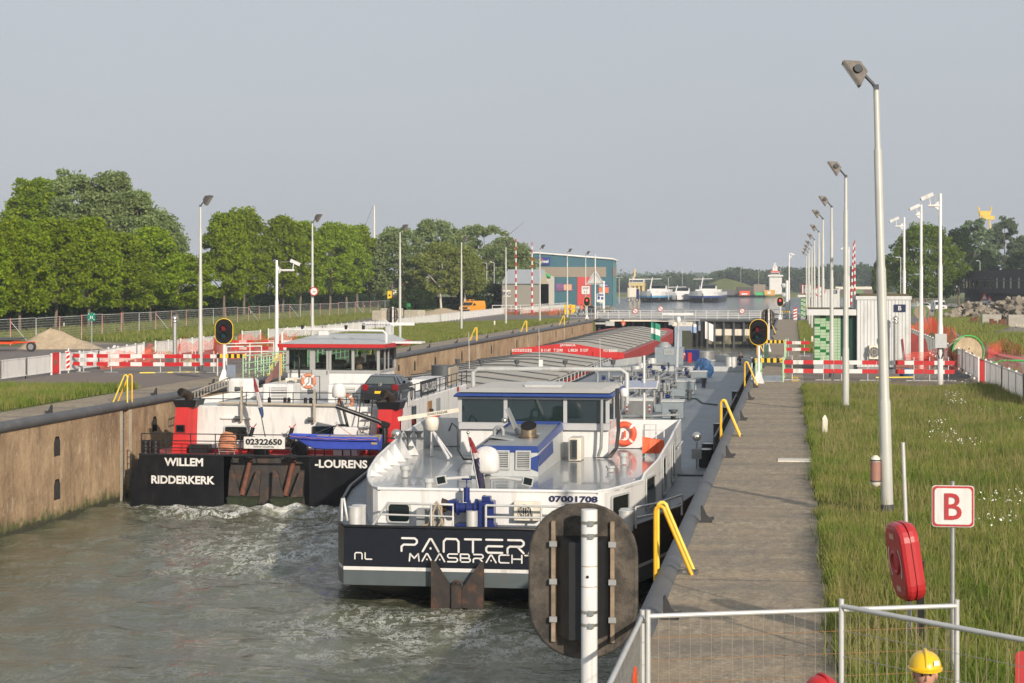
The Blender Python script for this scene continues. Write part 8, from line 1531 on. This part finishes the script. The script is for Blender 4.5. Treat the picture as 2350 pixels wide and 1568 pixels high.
mb = MB(); q = gp(2110,835); mb.prism([(q.x-.9,0),(q.x+.8,0),(q.x+.5,1.4),(q.x-.9,2.0)], 'y', q.y+2, q.y+4); solid('red_tarpaulin', mb, mat('tarp_red', (.24,.03,.025), .6, var=.3, bump=.3), 'dark red tarpaulin heap between hut and camera mast', 'tarpaulin')
mb = MB(); q = gp(2088,852)
for i in range(3):
    for j in range(4): mb.cbox(q+V(-.6+.3*j,0,.1+.2*i), (.28,.3,.18))
solid('brick_stack', mb, mat('brick_red', (.26,.11,.08), .85, var=.2), 'small stack of red bricks beside the corrugated hut', 'bricks')
bm = thing('shovel', 'red handled shovel stuck upright beside the brick stack', 'shovel', gp(2078,850)); q = gp(2078,850); cy('handle', RED, bm, q+V(0,0,.3), q+V(-.15,0,1.7), .03, n=6); MB().cbox(q+V(.02,0,.18), (.25,.03,.35)).build('blade', GALV, bm)
# ---------------------------------------------------------------- harbour ships and far shore
def moored(px0, px1, d, zdk, label, band, hull=HULLB, hs=4.7):
    x0, x1 = at_d(px0,d).x, at_d(px1,d).x; y = at_d((px0+px1)/2,d).y; xc = (x0+x1)/2; w = (x1-x0)/2; t = thing('moored_ship', label, 'ship', (xc,y,OW), 'ships moored beyond the gate'); S = [(0,.04),(1.2,.35),(3,.66),(6,.9),(10,1),(80,1)]
    def rg(z0, z1, kb=1.0, rise=0, o=0): return [[(xc-w*k+o,y+yy,z1+max(0,(8-yy)*rise)),(xc-w*k*kb+o,y+yy+(1.2 if kb < 1 else 0),z0),(xc+w*k*kb-o,y+yy+(1.2 if kb < 1 else 0),z0),(xc+w*k-o,y+yy,z1+max(0,(8-yy)*rise))] for yy, k in S]
    MB().loft(rg(OW-1, zdk-1.2, .92), closed=False, caps=False).build('hull', hull, t); MB().loft(rg(zdk-1.2, zdk-.6), closed=False, caps=False).build('stripe', band, t); MB().loft(rg(zdk-.6, zdk+.5, 1, .06), closed=False, caps=False).build('bow_bulwark', WHITE, t); MB().face([(xc-w,y+10,zdk),(xc+w,y+10,zdk),(xc+w,y+80,zdk),(xc-w,y+80,zdk)]).build('deck', MGREY, t)
    bx('deckhouse', WHITE, t, xc-w*.8, xc+w*.9, y+30, y+45, zdk, zdk+1.3, .1); wh = bx('wheelhouse', WHITE, t, xc-w*.55, xc+w*.6, y+32, y+38, zdk+1.3, zdk+2.7, .1); bx('window_band', GLASS, wh, xc-w*.5, xc+w*.55, y+31.9, y+32, zdk+1.6, zdk+2.5, 0); bx('roof', DGREY, wh, xc-w*.65, xc+w*.7, y+31.5, y+38.5, zdk+2.7, zdk+2.95, .1)
    q = V(xc-w*.25,y+8,zdk+.5); cy('bow_mast', WHITE, t, q, q+V(.9,0,hs), .28, .15, 8); MB().cyl(q+V(-2.2,0,hs-.6),q+V(3.8,0,hs-.5),.12,n=6).build('yard', WHITE, t)
    for s in (-.35,.45): MB().cbox((xc+w*s,y+1.2+3*abs(s),zdk-1.7),(1.2,.5,.5)).build('anchor_pocket', RUSTR, t)
moored(1462,1527,610,1.8,'moored ship with white bow, light blue stripe and raked mast, left of three',mat('stripe_sky', (.10,.30,.50), .5)); moored(1524,1581,640,.9,'lower black ship moored between the two white bowed ships',WHITE,hs=3); moored(1577,1649,600,1.8,'moored ship with white bow and dark blue stripe, right of three',mat('stripe_navy', (.03,.06,.22), .5))
d = 900; q = at_d(1461,d); fy = thing('ferry', 'yellow and white ferry superstructure behind the left moored ship', 'ferry', (q.x,q.y,OW)); w = 37/2*d/FPX; zz = lambda py: zat(py,q.x,q.y); YW = mat('ferry_yellow', (.62,.47,.20), .6)
for s in (-.75,-.2,.3,.8): bx('pillar', YW, fy, q.x+w*s-.5, q.x+w*s+.5, q.y, q.y+6, OW, zz(650), 0)
bx('deck_beam', YW, fy, q.x-w, q.x+w*.95, q.y-.5, q.y+8, zz(656), zz(650), 0); br = bx('bridge', WHITE, fy, q.x-w*.95, q.x+w*.9, q.y, q.y+8, zz(649), zz(640), 0); bx('window_band', GLASS, br, q.x-w*.88, q.x+w*.82, q.y-.1, q.y, zz(647), zz(643), 0); tb('mast', YW, fy, [(q.x-.5*w,q.y+3,zz(640)),(q.x-w*.3,q.y+3,zz(631)),(q.x-w*.3,q.y+3,zz(617))], .5, 6)
d = 950; q = at_d(1779,d); sp_ = thing('seagoing_ship', 'white ship superstructure with a red bridge band rising over the far shore', 'ship', (q.x,q.y,0)); k = d/FPX; zz = lambda py: zat(py,q.x,q.y)
bx('accommodation', WHITE, sp_, q.x-14*k, q.x+15*k, q.y, q.y+14, 0, zz(634), .3); bx('bridge_wing', WHITE, sp_, q.x-17*k, q.x+18*k, q.y-1, q.y+8, zz(635), zz(631), .2); bg_ = bx('bridge', WHITE, sp_, q.x-10*k, q.x+10*k, q.y-1, q.y+8, zz(631), zz(625), .2); bx('window_band', GLASS, bg_, q.x-9*k, q.x+9*k, q.y-1.1, q.y-1, zz(629.5), zz(627), 0); bx('red_band', mat('band_red', (.65,.12,.10), .5), bg_, q.x-10.5*k, q.x+10.5*k, q.y-1.2, q.y+8, zz(625.5), zz(622), 0)
for dx, top in ((-1,602),(3,610),(-5,612)): cy('mast', WHITE, sp_, (q.x+dx*k,q.y+3,zz(622)), (q.x+dx*k,q.y+3,zz(top)), .5, .25, 6)
for z in (606,611,616): MB().cbox((q.x-k,q.y+3,zz(z)),(7*k,.6,.35)).build('crosstree', WHITE, sp_)
def shore(name, px0, px1, y0, y1, d, m, label, cat, dep=12):
    q = at_d((px0+px1)/2, d); w_ = (px1-px0)*d/FPX; t = thing(name, label, cat, (q.x,q.y,0)); zt = zat(y0,q.x,q.y); o = bx('body', m, t, q.x-w_/2, q.x+w_/2, q.y, q.y+dep, max(0, zat(y1,q.x,q.y)), zt, .08); return t, q, w_, zt
t, q, w_, zt = shore('container', 1697, 1720, 668, 682, 850, ORANGE, 'orange shipping container on the far quay', 'container'); txt('Wijngaard', (q.x,q.y-.05,zat(676,q.x,q.y)), 1.1, WHITE, t, w=w_*.7) if 0 else bx('white_mark', WHITE, t, q.x-w_*.3, q.x+w_*.3, q.y-.1, q.y, zat(677,q.x,q.y), zat(673,q.x,q.y), 0)
shore('container', 1733, 1752, 671, 682, 850, mat('box_green', (.05,.42,.14), .5), 'green shipping container on the far quay', 'container'); t, q, w_, zt = shore('site_cabin', 1754, 1778, 666, 681, 850, mat('cabin_orange', (.62,.34,.06), .5), 'orange site cabin with a pale window on the far quay', 'cabin'); bx('window', CREAM, t, q.x-w_*.2, q.x+w_*.15, q.y-.1, q.y, zat(675,q.x,q.y), zat(669,q.x,q.y), 0)
t, q, w_, zt = shore('dark_shed', 1690, 1762, 659, 682, 865, mat('shed_dark', (.07,.06,.055), .8), 'dark low buildings behind the containers on the far quay', 'shed'); bx('upper_block', mat('shed_tan', (.24,.20,.16), .8), t, q.x+w_*.05, q.x+w_*.42, q.y-.1, q.y+8, 0, zat(653,q.x,q.y), 0)
q = at_d(1665,860); mb = MB(); r_ = 11*860/FPX*1.9; P = [(q.x+r_*1.5*math.cos(a), max(0, 13*860/FPX*math.sin(a))) for a in np.linspace(0,PI,13)]; mb.prism(P, 'y', q.y, q.y+20); solid('arched_shed', mb, mat('arch_grey', (.10,.10,.10), .7), 'dark arched shed on the far quay right of the moored ships', 'shed')
q = at_d(1662,900); heap(((q.x,q.y),18,10),7.5,mat('green_mound', (.10,.12,.04), .95, var=.3, bump=.5),'grassy mound behind the arched shed on the far shore',21,'grass_mound','mound')
t, q, w_, zt = shore('low_factory', 1918, 2020, 659, 682, 1000, mat('factory_brown', (.13,.09,.07), .8), 'long low brown building with pale roof behind the hut', 'building', 20); bx('roof_strip', CREAM, t, q.x-w_/2, q.x+w_/2, q.y-.5, q.y, zt-1.2, zt+.2, 0); bx('green_panel', mat('panel_green', (.12,.22,.08), .7), t, q.x-w_*.08, q.x+w_*.12, q.y-.3, q.y, 0, zt-1.5, 0)
t, q, w_, zt = shore('semi_trailer', 1440, 1460, 661, 682, 520, CREAM, 'white lorry trailer parked on the bank left of the moored ships', 'lorry', 4); bx('cab', BLUE, t, q.x+w_*.5, q.x+w_*.78, q.y, q.y+2.4, .6, zt-.3, .1); [wheel(t, (q.x+w_*s,q.y+.1,.5), .5, .3, ax=(0,1,0)) for s in (-.4,-.25,.6)]
q = at_d(2056,560); wb = thing('work_boat', 'small white work boat with red trim on the water behind the hut', 'boat', at_d(2056-2,560)) if 0 else None
q = at_d(2057,480)
q = at_d(1988+68,430)
# ---------------------------------------------------------------- people
def skinned(name, J, E, m, root, sub=1):
    me = bpy.data.meshes.new(name); me.from_pydata([tuple(j[0]) for j in J], E, []); me.materials.append(m); o = bpy.data.objects.new(name, me); COL.objects.link(o); o.parent = root; s = o.modifiers.new('skin', 'SKIN')
    for i, j in enumerate(J): r = j[1]; me.skin_vertices[0].data[i].radius = (r, r) if not isinstance(r, tuple) else r
    me.skin_vertices[0].data[0].use_root = True
    s.use_smooth_shade = True; u = o.modifiers.new('sub', 'SUBSURF'); u.levels = sub; u.render_levels = sub; return o
def person(p, rz, label, top=None, legs=CLOTHD, helmet=None, vest=False, pose='stand', hair=HAIR, lean=0.0, H=1.76, cap=None, head_turn=0):
    """one continuous skinned body; clothing, hair and headgear are its children"""
    t = thing('person', label, 'person', (0,0,0), None); s = H/1.76; L_ = lean
    def q(x, y, z): return (x*s, (y - max(0, z-.95)*L_)*s, z*s)
    hands = {'stand': ((-.27,-.06,.83),(.27,-.06,.83)), 'work': ((-.16,-.40,1.02),(.18,-.40,1.05)), 'hips': ((-.20,-.22,1.05),(.22,-.18,1.03)), 'reach': ((-.24,-.10,.86),(.30,-.42,.98))}[pose]
    elb = {'stand': ((-.26,.02,1.10),(.26,.02,1.10)), 'work': ((-.27,-.10,1.13),(.27,-.10,1.13)), 'hips': ((-.33,.0,1.18),(.33,.0,1.18)), 'reach': ((-.27,.02,1.12),(.30,-.12,1.15))}[pose]
    J = [(q(0,0,.96),(.155,.11)),(q(0,0,1.12),(.145,.10)),(q(0,.01,1.30),(.17,.105)),(q(0,.01,1.44),(.13,.085)),(q(0,0,1.52),.055),(q(0,-.01,1.56),.052)]
    E = [(0,1),(1,2),(2,3),(3,4),(4,5)]
    for k, sx in enumerate((-1, 1)):
        b = len(J); J += [(q(sx*.19,.01,1.43),.062),(q(*elb[k]),.045),(q(*hands[k]),.030)]; E += [(3,b),(b,b+1),(b+1,b+2)]
        h = Vector(hands[k]); d = (h - Vector(elb[k])).normalized(); c = len(J); J.append((q(*(h+d*.06)),(.036,.018))); E.append((b+2,c)); side = Vector((0,1,0)) if pose == 'stand' else Vector((1,0,0))
        for i, (o, l) in enumerate(((-.03,.07),(-.01,.085),(.01,.08),(.03,.06))):
            f = len(J); v1 = h + d*.09 + side*o; v2 = h + d*(.09+l*.6) + side*o + Vector((0,-.012,-.004)); J += [(q(*v1),.0095),(q(*v2),.0085),(q(*(v2+d*l*.35+Vector((0,-.015,-.01)))),.007)]; E += [(c,f),(f,f+1),(f+1,f+2)]
        f = len(J); v1 = h + d*.03 + side*(-.045) + Vector((0,-.02,0)); J += [(q(*v1),.011),(q(*(v1+d*.05)),.009)]; E += [(b+2,f),(f,f+1)]
    for sx in (-1, 1): b = len(J); J += [(q(sx*.09,0,.90),.095),(q(sx*.10,-.02,.50),.062),(q(sx*.10,.02,.09),.042),(q(sx*.11,-.13,.04),.038)]; E += [(0,b),(b,b+1),(b+1,b+2),(b+2,b+3)]
    skinned('body', J, E, SKIN, t)
    hc = Vector(q(0,-.02,1.645)); Mh = Matrix.Rotation(head_turn, 3, 'Z'); mb = MB(); rg = []
    for j in range(11):
        th = PI*(j+.03)/10.06; z = -math.cos(th)*.118; r = math.sin(th); jaw = 1 - .16*max(0, -z/.118)
        rg.append([hc + Mh @ Vector((r*.077*jaw*math.cos(a), r*.098*math.sin(a)*(1 if math.sin(a) > 0 else .94), z))*s for a in np.linspace(0,2*PI,15)[:-1]])
    mb.loft(rg, True); F = lambda x, y, z: hc + Mh @ Vector((x,y,z))*s
    mb.loft([[F(-.014,-.085,.012),F(.014,-.085,.012),F(0,-.098,.02)],[F(-.018,-.086,-.028),F(.018,-.086,-.028),F(0,-.118,-.026)]])
    for sx in (-1, 1): mb.ball(F(sx*.079,.005,-.005), (.012*s,.02*s,.032*s), 8, 5)
    hd = mb.build('head', SKIN, t)
    e = MB()
    for sx in (-1, 1): e.ball(F(sx*.031,-.086,.012), .009*s, 8, 5)
    e.build('eyes', BLACK, hd); MB().tube([F(-.025,-.086,-.058),F(0,-.093,-.06),F(.025,-.086,-.058)], .006*s, 5).build('mouth', mat('lips', (.36,.13,.11), .5), hd)
    mb = MB(); rg = []
    for j in range(7):
        th = PI*.5*(j)/6.05; r = math.cos(th); z = .012 + math.sin(th)*.118
        rg.append([F(r*.083*math.cos(a), r*.104*math.sin(a)+.006, z if math.sin(a) < -.35 or j else z - .06*max(0, math.sin(a)+.35)) for a in np.linspace(0,2*PI,17)[:-1]])
    rg[0] = [F(.081*math.cos(a), .102*math.sin(a)+.006, .055 if math.sin(a) < -.3 else .055-.10*(math.sin(a)+.3)/1.3) for a in np.linspace(0,2*PI,17)[:-1]]
    mb.loft(rg, True); mb.build('hair', hair, hd)
    if helmet or cap:
        m_ = helmet or cap; mb = MB(); rg = []
        for j in range(8):
            th = PI*.5*j/7.08; r = math.cos(th)**.8; rg.append([F(r*.118*math.cos(a), r*.142*math.sin(a)+.006, .045+math.sin(th)*(.125 if helmet else .085)) for a in np.linspace(0,2*PI,21)[:-1]])
        mb.loft(rg, True); hm_ = mb.build('helmet' if helmet else 'cap', m_, hd)
        mb = MB(); mb.loft([[F(.124*math.cos(a), (.148 if math.sin(a) > -.2 else .20)*math.sin(a)+.006, .043) for a in np.linspace(0,2*PI,25)[:-1]], [F(.124*math.cos(a), (.148 if math.sin(a) > -.2 else .20)*math.sin(a)+.006, .053) for a in np.linspace(0,2*PI,25)[:-1]], [F(.112*math.cos(a), .136*math.sin(a)+.006, .06) for a in np.linspace(0,2*PI,25)[:-1]]]); mb.build('brim', m_, hm_)
        if helmet: MB().face([F(.05,-.128,.085),F(.092,-.095,.085),F(.088,-.09,.118),F(.05,-.118,.118)]).build('sticker', WHITE, hm_)
        if helmet: MB().tube([F(0,.1*math.cos(a)*1.3,.05+.128*math.sin(a)) for a in np.linspace(.15,PI-.15,12)], .013*s, 6).build('ridge', m_, hm_)
    if top:
        Jt = [(q(0,0,.93),(.185,.135)),(q(0,0,1.12),(.18,.13)),(q(0,.01,1.30),(.20,.135)),(q(0,.01,1.45),(.15,.105)),(q(0,0,1.50),.078)]; Et = [(0,1),(1,2),(2,3),(3,4)]
        for k, sx in enumerate((-1, 1)): b = len(Jt); e_ = Vector(elb[k]); h_ = Vector(hands[k]); Jt += [(q(sx*.195,.01,1.43),.085),(q(*e_),.068),(q(*(h_*.94+e_*.06)),.052)]; Et += [(3,b),(b,b+1),(b+1,b+2)]
        tp_ = skinned('jacket', Jt, Et, top, t)
        if vest:
            for z in (1.08, 1.24): MB().torus(q(0,.0,z), .19*s, .022*s, (0,0,1), 18, 6).build('reflective_band', SILVER, tp_)
    Jl = [(q(0,0,.97),(.17,.125))]; El = []
    for sx in (-1, 1): b = len(Jl); Jl += [(q(sx*.09,0,.86),.112),(q(sx*.10,-.02,.50),.082),(q(sx*.10,.02,.10),.066)]; El += [(0,b),(b,b+1),(b+1,b+2)]
    skinned('trousers', Jl, El, legs, t)
    for sx in (-1, 1): mb = MB(); x = q(sx*.105,0,0)[0]; mb.loft([[(x-.045,.07,0),(x+.045,.07,0),(x+.05,-.17,0),(x-.05,-.17,0)],[(x-.045,.07,.10*s),(x+.045,.07,.10*s),(x+.045,-.16,.05*s),(x-.045,-.16,.05*s)]]); mb.build('shoe', BLACK, t)
    t.location = p; t.rotation_euler = (0,0,rz); return t
hp = at_d(2124,13.0); person(V(hp.x,hp.y,zat(1505,hp.x,hp.y)-1.78*.93), R(-12), 'person in a yellow hard hat and dark jacket at the lower right picture edge', CLOTHD, DENIM, VYEL, H=1.64, head_turn=R(14), hair=mat('brown_hair', (.10,.05,.02), .7))
hp2 = at_d(1884,12.6); person(V(hp2.x,hp2.y,zat(1562,hp2.x,hp2.y)-1.78*.93), R(30), 'person in a red hard hat, only the helmet showing at the lower edge', CLOTHD, DENIM, RED, H=1.64)
q = gp(1309,727); person(q, R(-95), 'worker in orange jacket and yellow helmet by the yellow grit box', HIVIS, CLOTHD, VYEL, True, 'work'); q = gp(1335,726); person(q, R(60), 'worker in orange vest and red helmet beside a tripod at the gate', HIVIS, DENIM, RED, True, 'reach')
q = pt(1430,733,250); person(V(q.x,250,q.z-1.75), R(150), 'person in an orange vest standing on the far end of the red barge', HIVIS, CLOTHD, None, True, 'hips')
q = pt(1700,808,150); person(V(q.x,150,q.z-1.78), R(-120), 'person in dark jacket and jeans standing at the tanker bow', CLOTHD, DENIM, None, False, 'reach', hair=mat('grey_hair', (.12,.10,.09), .7))
q = pt(825,806,85.6); person(V(q.x,85.6,q.z-1.62), R(170), 'bare backed person in dark shorts steering inside the red roofed wheelhouse', None, CLOTHD, None, False, 'reach', H=1.60)
q = pt(1024,938,79); person(V(-14.75,79,zat(938,-14.75,79)-1.62), R(-150), 'person in a red jacket and dark cap on the side deck behind the tanker', mat('jacket_red', (.55,.02,.03), .7), CLOTHD, None, False, 'work', H=1.60, cap=CLOTHD, lean=.25)
q = at_d(1851,250); person(V(q.x,q.y,0), R(-90), 'distant worker in red and orange by the far tiled hut', mat('jacket_orange', (.7,.10,.03), .7), CLOTHD, VYEL, False, 'stand')
tpd = thing('survey_tripod', 'grey survey tripod beside the worker with the red helmet', 'tripod', gp(1328,727)); q = gp(1328,727)
for a in (0, 2.1, 4.2): tb('leg', GALVL, tpd, [q+V(.5*math.cos(a),.5*math.sin(a),0), q+V(0,0,1.5)], .035, 5)
# ---------------------------------------------------------------- haze
hz_ = MB(); hz_.box(-1950,1950,-160,2920,-7,62); ho = hz_.build('haze', mat('unused_haze', (1,1,1))); tag(ho, 'thin evening haze over the harbour', 'haze', kind='stuff')
hm = bpy.data.materials.new('haze_air'); hm.use_nodes = True; N = hm.node_tree.nodes; L = hm.node_tree.links; N.remove(N['Principled BSDF']); pv = N.new('ShaderNodeVolumePrincipled'); pv.inputs['Density'].default_value = .00022; pv.inputs['Color'].default_value = (.80,.88,1,1); pv.inputs['Anisotropy'].default_value = 0
L.new(pv.outputs[0], N['Material Output'].inputs['Volume']); ho.data.materials[0] = hm
